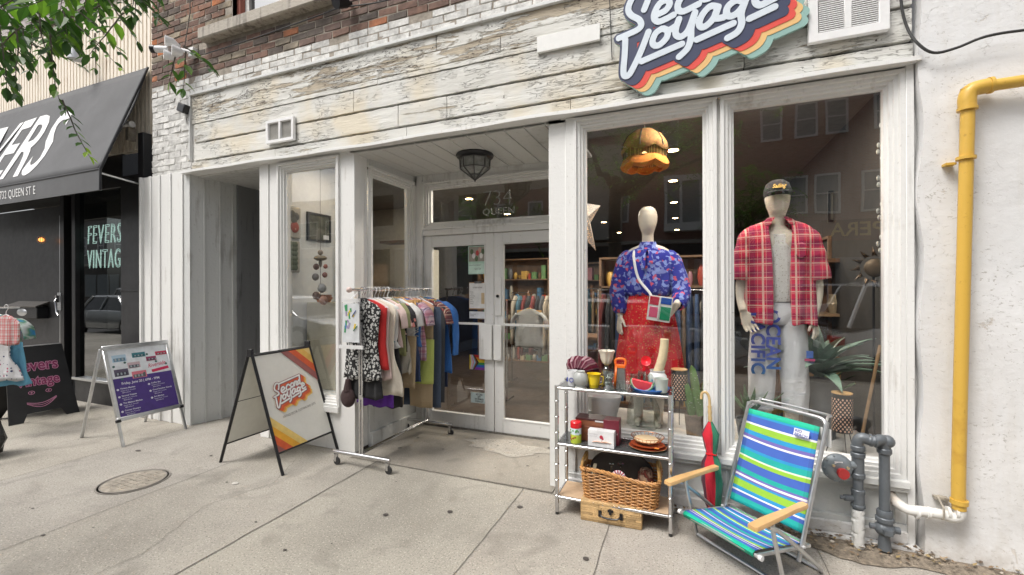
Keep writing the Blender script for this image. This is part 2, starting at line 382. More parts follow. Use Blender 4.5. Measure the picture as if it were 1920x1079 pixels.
for x,y0,y1 in ((-5.16,-5.2,.0),(-3.78,-5.2,-.02),(-2.58,-5.2,-.10),(-1.175,-5.2,-.10),(-.478,-5.2,-.1),(.70,-5.2,-.12),(2.1,-5.2,-.1)):
    n=int((y1-y0)/.12); pts=[(x+random.uniform(-.004,.004),y0+(y1-y0)*i/n) for i in range(n+1)]
    for (a,b_),(c,d) in zip(pts,pts[1:]):
        w0=.0022 if x!=-2.58 else .004
        g.quad((a-w0,b_,.0045),(a+w0,b_,.0045),(c+w0,d,.0045),(c-w0,d,.0045))
g.quad((-60,-2.6-.002,.0045),(40,-2.6-.002,.0045),(40,-2.6+.002,.0045),(-60,-2.6+.002,.0045))
g.quad((-2.88,-.106,.0045),(-.4,-.114,.0045),(-.4,-.110,.0045),(-2.88,-.102,.0045))
struct(g.build('pavement_joint',M['joint']))
g=MB()
for i in range(80):   # dark gum spots and pits
    x=random.uniform(-8,2); y=random.uniform(-3.2,-.15) if i%7 else random.uniform(-.1,.9)
    if i%7==0: x=random.uniform(-2.7,-1.1)
    r=random.choice((.006,.008,.010,.014,.02)) if random.random()<.85 else .028; k=random.uniform(.6,1); z=.005 if y<-.11 else .016
    n=9; a0=random.random()*6
    g.add([(x+r*math.cos(a0+2*PI*j/n)*random.uniform(.8,1.15),y+k*r*math.sin(a0+2*PI*j/n),z) for j in range(n)],[tuple(range(n))],(.07,.06,.055) if random.random()<.8 else (.55,.52,.48))
tag(g.build('gum_spots',M['vc']),None,None,kind='stuff')['label']='dark chewing gum spots trodden into the concrete pavement'
# stain patch in the entrance
g=MB(); n=40; c0=Vector((-1.62,.62,0))
g.add([(c0.x+(.34+.05*math.sin(3*a)+.04*math.sin(7*a+1))*math.cos(a)*1.25,c0.y+(.17+.04*math.sin(4*a+.5)+.02*math.sin(9*a))*math.sin(a),.0155) for a in [2*PI*i/n for i in range(n)]],[tuple(range(n))])
struct(g.build('cement_patch',M['walk']))
# utility cover
t_=thing('utility_cover','round rusty brown cast iron cover set in the pavement','utility cover',(-4.14,-1.13,0))
M['rust']=plain('rusty iron cover',(.29,.26,.215),.8,var=.35,scale=20,bmp=.6)
g=MB(); g.lathe([(.235,.003),(.235,.0062),(.225,.0062),(.222,.003)],n=40); g.lathe([(.21,.003),(.21,.0062),(.203,.0062),(.20,.003)],n=40); g.build('rim',plain('cover rim',(.24,.22,.195),.9),t_)
g=MB(); g.lathe([(.0,.008),(.19,.008),(.203,.004)],n=40); 
for i in range(-4,5):
    for j in range(-4,5):
        if i*i+j*j<17: g.box(i*.04-.01,i*.04+.01,j*.04-.004,j*.04+.004,.007,.011)
g.build('cover_plate',M['rust'],t_)
# leaf litter and dirt along the wall
g=MB(); pts=[]
for i in range(80):
    x=.45+i*.05; pts.append((x,-.02,-.13-.10*min(1,max(0,(x-.4)/.5))-.03*math.sin(x*9)-random.uniform(0,.03)))
M['dirt']=plain('leafy dirt',(.23,.19,.145),.95,var=.5,scale=30,bmp=1.0)
for (x,a,b_),(x2,a2,b2) in zip(pts,pts[1:]): g.quad((x,b_,.006),(x2,b2,.006),(x2,a2,.03),(x,a,.03))
struct(g.build('dirt',M['dirt']))
g=MB()
for i in range(520):
    x=.5+random.random()**1.2*2.6 if i<430 else random.uniform(-.1,.6); y=-.05-abs(random.gauss(0,.075)); z=.012+max(0,.03+.1*(y+.05)) +random.uniform(0,.012)
    if i>=430: y=-.05-abs(random.gauss(0,.03))
    s_=random.uniform(.008,.022); a=random.random()*6.3; e=random.uniform(-.5,.5); u=Vector((math.cos(a),math.sin(a),e*.5))*s_; q=Vector((-math.sin(a),math.cos(a),random.uniform(-.4,.4)))*s_*.45
    p=Vector((x,y,z)); c=random.choice([(.24,.16,.09),(.16,.11,.07),(.36,.27,.17),(.5,.45,.38),(.12,.09,.06),(.30,.22,.10)])
    g.quad(p-u,p+q+V(0,0,.002),p+u,p-q,col=c)
tag(g.build('leaf_litter',M['vc'],smooth=None),'dry brown leaf litter and grit along the foot of the right wall',None,kind='stuff')
# ================================================================== SHOP BUILDING
shop=thing('shop_building','weathered white wooden shopfront with recessed double doors below red brick','shop building',(0,0,0))
def box_part(name,mat,*bs,bev=.003,parent=None):
    g=MB()
    for b_ in bs: g.box(*b_)
    return g.build(name,mat,parent or shop,bevel=bev)
def wob(a=.004): return random.uniform(-a,a)
def bricks(name, x0,x1,z0,z1, y, mat, mm, pick, holes=(), rough=.004, ch=.072, bl=.215, topjag=None):
    g=MB(); row=0; z=z0
    while z<z1-.02:
        x=x0-(bl/2 if row%2 else 0)
        while x<x1:
            a=max(x,x0); b_=min(x+bl-.012,x1)
            if b_-a>.03 and not any(a<h[1] and b_>h[0] and z<h[3] and z+ch>h[2] for h in holes) and not (topjag and topjag(a,z)):
                c=pick(a,z); k=random.uniform(-.006,.008)
                vs=[(xx+wob(rough),yy+(wob(rough) if yy<y else 0),zz+wob(rough)) for zz in (z,z+ch-(.011 if mat is M['brick'] else .006)) for yy in (y-(.006 if mat is M['brick'] else .004)+k*.3,y+.05) for xx in (a,b_)]
                g.add(vs,[(0,2,3,1),(4,5,7,6),(0,1,5,4),(2,6,7,3),(0,4,6,2),(1,3,7,5)],c)
            x+=bl
        z+=ch; row+=1
    o=g.build(name,mat,shop,bevel=.003,smooth=None)
    return o
def redpick(x,z):
    q=random.random()
    base=(.23,.12,.08) if q<.35 else (.17,.10,.075) if q<.62 else (.13,.10,.08) if q<.84 else (.30,.25,.18) if q<.95 else (.45,.15,.05)
    k=random.uniform(.95,1.35)
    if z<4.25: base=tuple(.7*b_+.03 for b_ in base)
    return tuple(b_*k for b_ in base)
wh=(.72,.715,.69)
def wpick(x,z):
    k=random.uniform(.9,1.05); return tuple(c*k for c in wh)
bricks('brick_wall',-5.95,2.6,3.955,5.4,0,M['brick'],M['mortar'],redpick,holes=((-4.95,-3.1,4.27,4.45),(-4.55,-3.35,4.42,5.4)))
bricks('painted_brick_strip',-5.95,1.23,3.757,3.955,0,M['wbrick'],M['wmortar'],wpick,ch=.066,bl=.23,topjag=lambda x,z: z>3.87 and math.sin(x*5.1)+math.sin(x*13)>.9)
bricks('painted_brick_pier',-5.95,-5.24,2.86,3.757,0,M['wbrick'],M['wmortar'],wpick,rough=.007)
g=MB(); g.box(-5.945,-5.0,.003,.3,2.86,3.76); g.build('pier_mortar',M['wmortar'],shop)
g=MB(); g.box(-5.945,-4.55,.0,.3,3.76,5.4); g.box(-3.35,2.6,0,.3,3.76,5.4); g.box(-4.55,-3.35,0,.3,3.76,4.42); g.build('mortar_bed',M['mortar'],shop)
# upper window and ledge
g=MB(); g.box(-4.98,-3.12,-.10,.05,4.275,4.41); g.build('window_ledge',M['stone'],shop,bevel=.015)
g=MB(); g.frame((-4.55,-3.35,4.41,6.2),[(0,.0),(0,.05),(.05,.05),(.06,.08),(.06,.12)],col=(.30,.10,.07)); g.box(-4.49,-3.41,.10,.14,4.46,4.53,col=(.6,.6,.58)); g.box(-4.49,-4.43,.10,.14,4.5,5.4,col=(.6,.6,.58)); g.box(-3.98,-3.92,.10,.14,4.5,5.4,col=(.6,.6,.58)); uw=g.build('upper_window',M['vc'],shop)
g=MB(); g.box(-4.5,-3.4,.13,.134,4.47,5.4); g.build('pane',glassmat('sky glass',.45,(.3,.32,.33)),uw)
g=MB(); g.box(-4.6,-3.3,.29,.31,4.4,5.4); g.build('blind',M['inside'],uw)
# fascia boards -------------------------------------------------
rows=[(2.885,2.970,(-5.2,-3.9,-2.3,-.82,1.225),.012,.92,'board'),(2.998,3.180,(-5.18,-2.4,-1.9,.35,1.225),0,1.0,'board'),(3.200,3.400,(-5.17,-2.9,-.45,-.32,1.225),.004,.98,'board'),
      (3.411,3.450,(-5.2,-2.62,-.60,1.225),.010,.95,'board'),(3.464,3.585,(-5.22,-1.4,.2,1.225),0,1.0,'board_rough'),(3.590,3.728,(-5.22,-2.0,1.225),0,1.0,'board_rough')]
for z0,z1,xs,dy,k,mt in rows:
    g=MB()
    for a,b_ in zip(xs,xs[1:]):
        q=k*random.uniform(.96,1.03); n=max(2,int((b_-a)/.06)); y=-.008-dy
        top=[z1+wob(.0025) for _ in range(n+1)]; bot=[z0+wob(.0025) for _ in range(n+1)]; xx=[a+.003+(b_-a-.006)*i/n for i in range(n+1)]
        fr=[(x,y+wob(.002),z) for x,z in zip(xx,bot)]; bk=[(x,y+wob(.002),z) for x,z in zip(xx,top)]
        vs=fr+bk+[(x,.03,z) for x,z in zip(xx,bot)]+[(x,.03,z) for x,z in zip(xx,top)]; m_=n+1
        fs=[]
        for i in range(n): fs+= [(i,i+1,m_+i+1,m_+i),(2*m_+i+1,2*m_+i,i,i+1),(m_+i,m_+i+1,3*m_+i+1,3*m_+i)]
        fs+=[(0,m_,3*m_,2*m_),(n,2*m_+n,3*m_+n,m_+n)]
        g.add(vs,fs,(q,q,q))
        if z1-z0>.1:
            for j in range(int((b_-a)/.35)):
                x=a+random.random()*(b_-a); z=random.uniform(z0+.02,z1-.02); r=random.uniform(.003,.006)
                g.add([(x+r*math.cos(w_),y-.004,z+r*math.sin(w_)) for w_ in [2*PI*i/7 for i in range(7)]],[tuple(range(6,-1,-1))],(.10,.07,.05))
    g.build('fascia_board',M[mt],shop,smooth=20)
g=MB(); g.box(-5.24,1.225,.031,.06,2.88,3.75); g.build('backing',plain('dark gap',(.03,.025,.02),.9),shop)
g=MB(); g.box(-5.23,1.225,-.035,.02,3.728,3.757); g.box(-5.24,-5.215,-.03,.02,3.0,3.73); g.build('top_trim',M['paint_dirty'],shop,bevel=.004)
g=MB(); n=60; 
pr=[(-5.30+(1.24+5.30)*i/n, .004*math.sin(i*.7)+.006*math.sin(i*.21)) for i in range(n+1)]
for (a,da),(b_,db) in zip(pr,pr[1:]):
    g.add([(a,-.085,2.842+da),(b_,-.085,2.842+db),(b_,-.085,2.868+db),(a,-.085,2.868+da),(b_,-.012,2.885+db),(a,-.012,2.885+da),(b_,.0,2.842),(a,.0,2.842)],[(0,1,2,3),(3,2,4,5),(1,0,7,6)])
g.build('drip_ledge',M['paint'],shop,smooth=20)
# lintel/soffit under fascia
for b_ in ((-4.15,-2.9,-.0,.2,2.835,2.88),(-1.0,1.2,.0,.2,2.835,2.88),(-5.32,-4.15,0,.2,2.84,2.88)): box_part('lintel',M['paint'],b_)
g=MB(); x=-2.92
while x<-.95: 
    g.box(x+.004,x+.168,.0,.98,2.812,2.835); x+=.172
g.box(-2.95,-.9,0,1.0,2.822,2.86); g.build('entrance_ceiling',M['soffit'],shop,bevel=.002)
# posts
box_part('post',M['paint'],(-3.085,-2.905,0,.18,.0,2.84))
box_part('post',M['paint'],(-1.0,-.865,-.0,.12,.0,2.84))
box_part('post',M['paint'],(-4.155,-4.03,0,.14,.0,2.84),(-4.022,-3.985,.01,.10,.0,2.84))
box_part('post',M['paint'],(.183,.205,.012,.09,.42,2.82))
box_part('post',M['paint'],(1.186,1.224,-.03,.12,.0,2.86),(1.225,1.32,.03,.14,0,2.86))
# battened pilaster at left
g=MB(); xs=[-6.11,-5.93,-5.76,-5.56,-5.33]
for i,(a,b_) in enumerate(zip(xs,xs[1:])):
    g.box(a+.004,b_-.004,-.03,.02,0,2.885); g.box(b_-.018,b_+.018 if i<3 else b_,-.045,-.02,0,2.885)
g.box(-6.11,-6.075,-.06,.3,0,2.885); g.build('batten_panel',M['paint'],shop,bevel=.003)
g=MB(); pl=[(-5.325,-.03),(-5.235,-.02),(-5.20,.12),(-5.165,.28),(-5.145,.42),(-5.14,.46)]
for i,((a,c),(b_,d)) in enumerate(zip(pl,pl[1:])): g.add([(a,c,0),(b_,d,0),(b_,d,2.885),(a,c,2.885)],[(0,1,2,3)],mi=0)
for (a,c) in pl[1:5]: g.box(a-.01,a+.014,c-.012,c+.012,0,2.885)
g.build('side_panel',M['paint_dirty'],shop,smooth=None)
g=MB(); g.box(-5.2,-5.142,.46,1.25,0,2.885); g.box(-5.15,-5.125,.46,.52,0,2.885); g.box(-5.15,-5.12,.80,.86,0,2.885); g.build('alcove_side',paint('grey alcove paint',(.27,.275,.28),(.12,.12,.12),.3,None,bs=.3),shop)
# alcove with the upstairs door
M['greydoor']=paint('grey painted door',(.20,.205,.21),(.09,.09,.09),.6,(.72,(.12,.1,.09)),bs=.3)
g=MB(); g.box(-5.13,-4.0,1.25,1.3,0,2.9); g.box(-4.06,-4.0,.14,1.3,0,2.9); g.build('alcove_wall',M['greydoor'],shop)
g=MB(); g.box(-5.2,-4.0,.05,1.3,2.82,2.86); g.build('alcove_ceiling',M['soffit'],shop)
d=MB(); d.box(-4.98,-4.14,1.19,1.25,.03,2.15); dd=d.build('upstairs_door',M['greydoor'],shop)
d=MB(); 
for z0,z1 in ((.2,.95),(1.15,2.0)):
    for x0,x1 in ((-4.9,-4.6),(-4.52,-4.22)): d.frame((x0,x1,z0,z1),[(0,1.19),(0,1.175),(.03,1.175),(.04,1.188)])
d.build('moulding',M['greydoor'],dd)
d=MB(); d.box(-4.3,-4.2,1.16,1.19,1.02,1.08); d.build('mail_slot',M['blackmetal'],dd)
g=MB(); g.frame((-5.05,-4.07,0.0,2.24),[(0,1.25),(0,1.16),(.06,1.16),(.07,1.19)]); g.box(-5.05,-4.07,1.2,1.24,2.25,2.8); g.build('door_casing',M['greydoor'],shop)
# windows ------------------------------------------------------
PROF=[(0,.012),(0,-.022),(.022,-.022),(.026,-.004),(.046,-.004),(.050,.012),(.066,.012),(.070,.030),(.085,.034),(.085,.075)]
def pane(x0,x1,y,z0,z1,par,Mx=None):
    g=MB(); g.T=Mx; g.box(x0,x1,y,y+.006,z0,z1); g.m=[0 if i==2 else 1 for i in range(6)]; return g.build('glass_pane',[M['glass'],M['clear']],par)
def window(glass, prof=PROF, Mx=None, off=.085, gy=.062, name='window', gm='glass', mat='paint', wobz=(0,0)):
    x0,x1,z0,z1=glass
    g=MB(); g.frame((x0-off,x1+off,z0-off,z1+off),prof,Mx); wn=g.build(name,M[mat],shop,smooth=20)
    pane(x0-.01,x1+.01,gy,z0-.01,z1+.01,wn,Mx); return wn
window((-.715,.098,.50,2.742)); window((.29,1.10,.50,2.742)); window((-3.80,-3.165,.50,2.735))
box_part('casing_board',M['paint'],(-.864,-.80,-.01,.05,.0,2.84))
box_part('casing_board',M['paint'],(-3.985,-3.885,.005,.05,.44,2.84),(-3.885,-3.085,.005,.05,2.82,2.84))
box_part('head_board',M['paint'],(-.80,1.186,.0,.06,2.827,2.845))
# sills and stall risers
box_part('sill',M['paint_dirty'],(-.86,1.19,-.065,.06,.375,.414),(-.86,1.19,-.045,.06,.345,.374))
box_part('sill',M['paint'],(-3.985,-3.085,-.03,.06,.36,.414))
g=MB(); g.box(-.862,1.186,.0,.06,.0,.345); g.box(-.862,1.186,-.03,.02,.0,.15)
for x in (-.86,-.2,.17,.62,1.13): g.box(x,x+.07,-.018,.02,.15,.345)
g.build('stall_riser',M['paint_dirty'],shop,bevel=.004)
g=MB(); g.box(-.9,1.24,-.075,-.0,.0,.045); g.box(-.862,1.186,-.05,-.03,.045,.12); g.build('base_board',M['stucco'],shop,bevel=.01)
g=MB(); g.box(-4.0,-3.085,.01,.06,.0,.36); g.build('stall_riser',M['paint'],shop)
# recess side wall (x about -2.9), local x -> +y
Mx=Matrix.Translation((-2.885,0,0))@Matrix.Rotation(PI/2,4,'Z')   # local x->y, local -y -> +x
window((.27,.86,.52,2.66),Mx=Mx)
g=MB(); g.T=Mx; g.box(.18,.955,.0,.05,0,.40); g.box(.18,.955,-.03,.05,.40,.437); g.box(.18,.955,-.035,.0,0,.14); g.box(.18,.955,.0,.05,2.745,2.84); g.box(.945,.96,.0,.06,0,2.82); g.build('recess_wall',M['paint_dirty'],shop,bevel=.003)
g=MB(); g.box(-.99,-.94,.12,.96,0,2.84); g.build('recess_wall',M['paint_dirty'],shop)
# doors
RY=.96
box_part('door_frame',M['aluminium_white'],(-2.865,-2.775,RY-.03,RY+.07,.0,2.83),(-2.775,-.95,RY-.02,RY+.07,2.135,2.20),(-1.04,-.95,RY-.03,RY+.07,.0,2.83))
window((-2.69,-1.10,2.285,2.655),Mx=Matrix.Translation((0,RY-.01,0)),mat='aluminium_white',name='transom')
box_part('corner_block',M['paint_dirty'],(-2.93,-2.84,.93,1.02,2.70,2.86))
box_part('transom_head',M['aluminium_white'],(-2.775,-.95,RY-.012,RY+.06,2.741,2.822))
def door(x0,x1,hand):
    d=MB(); y0,y1=RY,RY+.045
    st=.095
    d.box(x0,x0+st,y0,y1,.025,2.128); d.box(x1-st,x1,y0,y1,.025,2.128); d.box(x0+st,x1-st,y0,y1,2.02,2.128); d.box(x0+st,x1-st,y0,y1,.025,.165)
    o=d.build('door',M['aluminium_white'],shop,bevel=.003)
    d=MB(); d.frame((x0+st-.001,x1-st+.001,.164,2.021),[(0,y0-.001),(0,y0-.006),(.012,y0-.006),(.014,y0+.015),(.014,y0+.03)]); d.box(x0+st,x1-st,y0-.012,y0+.012,1.150,1.172); d.build('beading',M['aluminium_white'],o)
    pane(x0+st,x1-st,y0+.022,.165,2.02,o)
    hx=x1-.155 if hand>0 else x0+.005
    d=MB(); d.box(hx,hx+(.15 if hand>0 else .09),y0-.045,y0-.02,.79,1.16); d.box(hx+.03,hx+.06,y0-.03,y0,.83,1.10); d.build('door_pull',M['aluminium_white'],o,bevel=.004)
    return o
d1=door(-2.77,-1.905,1); d2=door(-1.898,-1.045,-1)
d=MB(); d.box(-1.892,-1.815,RY-.014,RY,1.255,1.66); lk=d.build('lock_plate',M['aluminium_white'],d2,bevel=.003)
d=MB(); d.lathe([(.016,0),(.016,.012),(.0,.014)],n=14); o=d.build('keyhole',M['blackmetal'],d2); o.location=(-1.853,RY-.012,1.46); o.rotation_euler=(PI/2,0,0)
g=MB(); g.box(-2.86,-.95,RY-.02,RY+.06,0,.024); g.build('threshold',M['joint'],shop)
M['etch']=plain('etched film',(.26,.27,.26),.6,var=.05)
# etched street number on the transom
nm=text('734',.235,M['etch'],'street_number',shop,basis((-2.06,RY+.05,2.43),(1,0,0),(0,0,1)),sx=1.0,off=-.02)
nm2=text('QUEEN',.105,M['etch'],'street_name',shop,basis((-2.06,RY+.05,2.33),(1,0,0),(0,0,1)),sx=1.1)
# ------------------------------------------------------------------ shop interior shell
def shell(name,mat,*b_): return box_part(name,mat,*b_,bev=0)
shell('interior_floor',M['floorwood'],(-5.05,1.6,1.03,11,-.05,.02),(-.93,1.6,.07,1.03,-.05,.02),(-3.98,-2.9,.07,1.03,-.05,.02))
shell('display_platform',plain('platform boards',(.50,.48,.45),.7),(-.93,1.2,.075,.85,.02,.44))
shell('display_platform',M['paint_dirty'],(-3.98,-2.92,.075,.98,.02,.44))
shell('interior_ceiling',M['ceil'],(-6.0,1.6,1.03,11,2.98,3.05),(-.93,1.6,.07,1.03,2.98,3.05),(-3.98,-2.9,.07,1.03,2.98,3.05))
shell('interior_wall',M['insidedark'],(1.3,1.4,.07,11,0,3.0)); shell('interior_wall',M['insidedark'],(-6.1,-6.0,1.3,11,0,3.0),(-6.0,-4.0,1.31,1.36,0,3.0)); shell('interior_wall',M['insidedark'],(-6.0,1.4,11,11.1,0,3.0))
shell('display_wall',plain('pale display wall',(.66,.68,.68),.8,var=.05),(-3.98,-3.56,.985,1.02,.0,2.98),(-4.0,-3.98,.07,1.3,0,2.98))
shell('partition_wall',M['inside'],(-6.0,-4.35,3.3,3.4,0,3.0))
# ================================================================== RIGHT BUILDING
rb=thing('stucco_building','neighbouring building with a plain rough white stucco wall','building',(1.24,0,0))
g=MB(); nx,nz=60,90
def sy(x,z): 
    return -.055-.012*math.sin(x*2.1+z)-.008*math.sin(z*5.3+x*3)-.004*math.sin(x*17+z*11)-random.uniform(0,.002)
vs=[(i*.09-.0+(.012*math.sin(j*.5) if i==0 else 0),sy(i*.09,j*.06)- (.03 if j<3 else 0)*(1-j/3),j*.06) for j in range(nz) for i in range(nx)]
g.add(vs,[(j*nx+i,j*nx+i+1,(j+1)*nx+i+1,(j+1)*nx+i) for j in range(nz-1) for i in range(nx-1)])
sd=[vs[j*nx] for j in range(nz)]; g.add(sd+[(p[0]+.012,.35,p[2]) for p in sd],[(j,j+1,nz+j+1,nz+j) for j in range(nz-1)])
g.build('wall',M['stucco'],rb,smooth=60)
# ================================================================== LEFT BLACK SHOP
nb=thing('black_shop_building','black painted shop with a recessed glass front and ribbed cream upper cladding','shop building',(-6.1,0,0))
def nbox(name,mat,*bs,bev=.003):
    g=MB(); g.T=Matrix.Translation((6.1,0,0))
    for b_ in bs: g.box(*b_)
    return g.build(name,mat,nb,bevel=bev)
nbox('pilaster',M['black'],(-6.80,-6.115,.10,.6,0,3.0),(-6.80,-6.115,.09,.11,1.52,1.535)); nbox('pilaster',M['black'],(-6.22,-6.115,-.01,.2,2.9,3.45))
nbox('lintel',M['black'],(-12,-6.8,.12,.5,2.88,3.5)); nbox('stall_riser',M['black'],(-7.92,-6.8,.12,.5,0,.30)); nbox('sill',M['alu'],(-7.92,-6.8,.08,.2,.30,.335))
nbox('mullion',M['blackmetal'],(-7.95,-7.88,.10,.2,.33,2.88),(-7.86,-7.84,.09,.2,.33,2.88)); nbox('mullion',M['blackmetal'],(-8.30,-8.20,.12,.3,.0,2.88)); 
nbox('side_wall',M['black'],(-8.2,-7.95,.2,.5,0,2.88))
nbox('glass_pane',glassmat('tinted shop glass',.16,(.55,.58,.57)),(-7.84,-6.8,.14,.146,.335,2.88),bev=0)
dr=nbox('door',M['black'],(-10.6,-8.31,.16,.22,.02,2.75))
g=MB(); g.T=Matrix.Translation((6.1,0,0)); g.box(-8.34,-8.325,.13,.16,.3,2.6); g.box(-8.35,-8.26,.11,.16,1.25,1.50); g.build('door_edge_trim',M['alu'],dr)
g=MB(); g.T=Matrix.Translation((6.1,0,0)); g.tube([(-8.29,.08,1.42),(-8.27,.05,1.38),(-8.25,.06,1.22),(-8.2,.06,1.18)],.010); g.box(-8.315,-8.28,.07,.12,1.36,1.46); g.build('handle',M['chrome'],dr)
nbox('interior_wall',plain('dim green wall',(.06,.07,.05),.8),(-10.6,-6.2,3.0,3.1,0,3),(-6.6,-6.5,.6,3.0,0,3)); nbox('interior_floor',M['floorwood'],(-10.6,-6.2,.5,3.0,-.05,.02)); nbox('interior_ceiling',M['ceil'],(-10.6,-6.2,.5,3.0,2.95,3.0))
# ribbed cladding
g=MB(); g.T=Matrix.Translation((6.1,0,0)); x=-14.0
while x<-6.12:
    g.box(x,x+.052,.085,.14,3.30,5.35); x+=.078
g.box(-14,-6.12,.10,.16,3.30,5.35)
M['clad']=paint('cream ribbed cladding',(.84,.77,.66),(.55,.46,.35),.3,None,bs=.2); g.build('ribbed_cladding',M['clad'],nb)
bb=MB(); bb.T=Matrix.Translation((6.1,0,0)); z=5.36; r_=0
while z<7.5:
    x=-11-(.11 if r_%2 else 0)
    while x<-6.0:
        k=random.uniform(.85,1.05); bb.box(x,min(x+.205,-5.97),.03+wob(.004),.1,z,z+.062,col=(.50*k,.46*k,.44*k)); x+=.215
    z+=.072; r_+=1
bb.box(-12,-5.98,.05,.3,5.3,7.5,col=(.2,.17,.15)); bb.build('painted_brick_wall',M['wbrick'],nb)
nbox('upper_window',M['vc'],(-9.3,-8.2,.0,.1,5.6,7.2))
# awning (fabric with lettering)
aw=thing('awning','black fabric awning with tall white slanted lettering over the black shop','awning',(-6.12,0,0))
AY=-.42; A0=Vector((0,.06,4.27)); A1=Vector((0,AY,2.905)); LX=-6.0
g=MB(); nx,nz=60,14
def ap(i,j,off=0):
    x=LX*i/nx; u=j/nz; p=A0.lerp(A1,u); n=Vector((0,-(A0.z-A1.z),(A0.y-A1.y))).normalized()
    sag=-.018*math.sin(PI*u)*(1+.4*math.sin(x*3.3))-.010*math.sin(x*4.1+u*5)*math.sin(PI*u)
    return Vector((x,p.y,p.z))+n*(sag+off)
g.add([ap(i,j) for j in range(nz+1) for i in range(nx+1)],[(j*(nx+1)+i,(j+1)*(nx+1)+i,(j+1)*(nx+1)+i+1,j*(nx+1)+i+1) for j in range(nz) for i in range(nx)])
M['awn']=plain('faded black canvas',(.045,.047,.051),.62,var=.25,scale=2.2,bmp=.25,bscale=120,sheen=.2)
g.build('canopy',M['awn'],aw,solid=.004)
g=MB(); g.box(LX,0,AY-.004,AY+.004,2.665,2.905); g.build('valance',M['awn'],aw)
g=MB(); g.tube([(-.01,.05,4.26),(-.01,AY,2.90),(-.01,AY,2.66)],.014); g.tube([(LX,AY,2.90),(0,AY,2.90)],.012); g.build('awning_frame',M['blackmetal'],aw)
g=MB(); g.tube([(-.03,AY+.01,2.86),(-.03,.12,2.80)],.011); g.build('brace',M['alu'],aw)
wm=plain('white lettering',(.80,.80,.80),.6,var=.03)
u=(1,0,0); vv=(A0-A1).normalized()
nn=Vector(u).cross(vv)
ob=text('FEVERS',1.0,wm,'lettering',aw,None,off=.012,shear=.34,sx=.88)
me=ob.data
# wrap the flat text on the sagging cloth
L=(A0-A1).length
xmax=max(v_.co.x for v_ in me.vertices)
for v_ in me.vertices:
    x=v_.co.x-xmax-1.42; h=.14+v_.co.y*1.40; uu=1-h/L
    fi=x/LX*nx; q=ap(fi,uu*nz,.006+v_.co.z); v_.co=q
text('732 QUEEN ST E',.15,wm,'address',aw,basis((-2.30,AY-.0065,2.735),(1,0,0),(0,0,1)),sx=.78,off=.0,spacing=1.08)
# gooseneck lamp above awning, small canister lamp
t_=thing('awning_lamp','grey gooseneck lamp leaning out over the top of the black awning','wall lamp',(-7.35,.08,4.62))
g=MB(); g.tube([(-.75,0,.30),(-.35,-.10,.22),(0,-.18,.08)],.014); g.build('arm',M['alu'],t_)
g=MB(); g.lathe([(.02,.10),(.045,.08),(.06,0),(.075,-.12),(.07,-.12)],(0,-.19,0.02),16); o=g.build('lamp_shade',plain('grey lamp shade',(.45,.47,.50),.4,.3),t_)
t_=thing('canister_lamp','small white and brown canister lamp under the awning end','wall lamp',(-6.42,.0,3.55))
g=MB(); g.tube([(-.09,0,.05),(.07,0,.03)],.038,12); g.build('lamp_body',M['white'],t_); g=MB(); g.box(-.03,.03,-.02,.06,-.16,.0); g.build('bracket',M['rust'],t_)
# mailbox
t_=thing('mailbox','black wall mailbox with an oval silver badge on the black door','mailbox',(-9.12,.16,1.12))
g=MB(); g.box(-.42,.42,-.13,0,0,.17); g.build('box_body',M['blackmetal'],t_,bevel=.008); g=MB(); g.add([(-.44,-.15,.165),(.44,-.15,.165),(.44,0,.23),(-.44,0,.23),(-.44,-.15,.185),(.44,-.15,.185),(.44,0,.25),(-.44,0,.25)],[(0,1,5,4),(4,5,6,7),(0,4,7,3),(1,2,6,5),(0,3,2,1)]); g.build('lid',plain('bronze lid',(.12,.11,.10),.35,.5),t_)
g=MB(); g.lathe([(.0,.012),(.13,.006),(.145,0)],n=24,sy=.38); o=g.build('badge',M['alu'],t_); o.location=(0,-.131,.09); o.rotation_euler=(PI/2,0,0)
# neon sign inside the neighbour window
t_=thing('neon_sign','white neon window sign reading FEVERS VINTAGE','neon sign',(-7.86,.22,1.84))
ne=emit('neon tube',(.75,1,.92),1.6)
text('FEVERS',.37,ne,'neon_letters',t_,basis((0.02,0,.34),(1,0,0),(0,0,1)),sx=.62,off=-.012,spacing=1.16,tube=.0045,shear=.1)
text('VINTAGE',.37,ne,'neon_letters',t_,basis((0.02,0,.0),(1,0,0),(0,0,1)),sx=.53,off=-.012,spacing=1.16,tube=.0045,shear=.05)
# amber bulb near the door
t_=thing('cage_bulb','amber cage bulb glowing inside the black doorway','lamp',(-8.62,.05,2.26)); g=MB(); g.ball((0,0,0),.03); g.build('bulb',emit('amber bulb',(1,.35,.08),2.0),t_)
g=MB(); 
for a in range(5): 
    th=a*PI/5; g.tube([(.045*math.cos(th)*math.sin(b_),.045*math.sin(th)*math.sin(b_),.055*math.cos(b_)) for b_ in [2*PI*k/14 for k in range(14)]],.003,5,closed=True)
g.build('cage',M['rust'],t_)
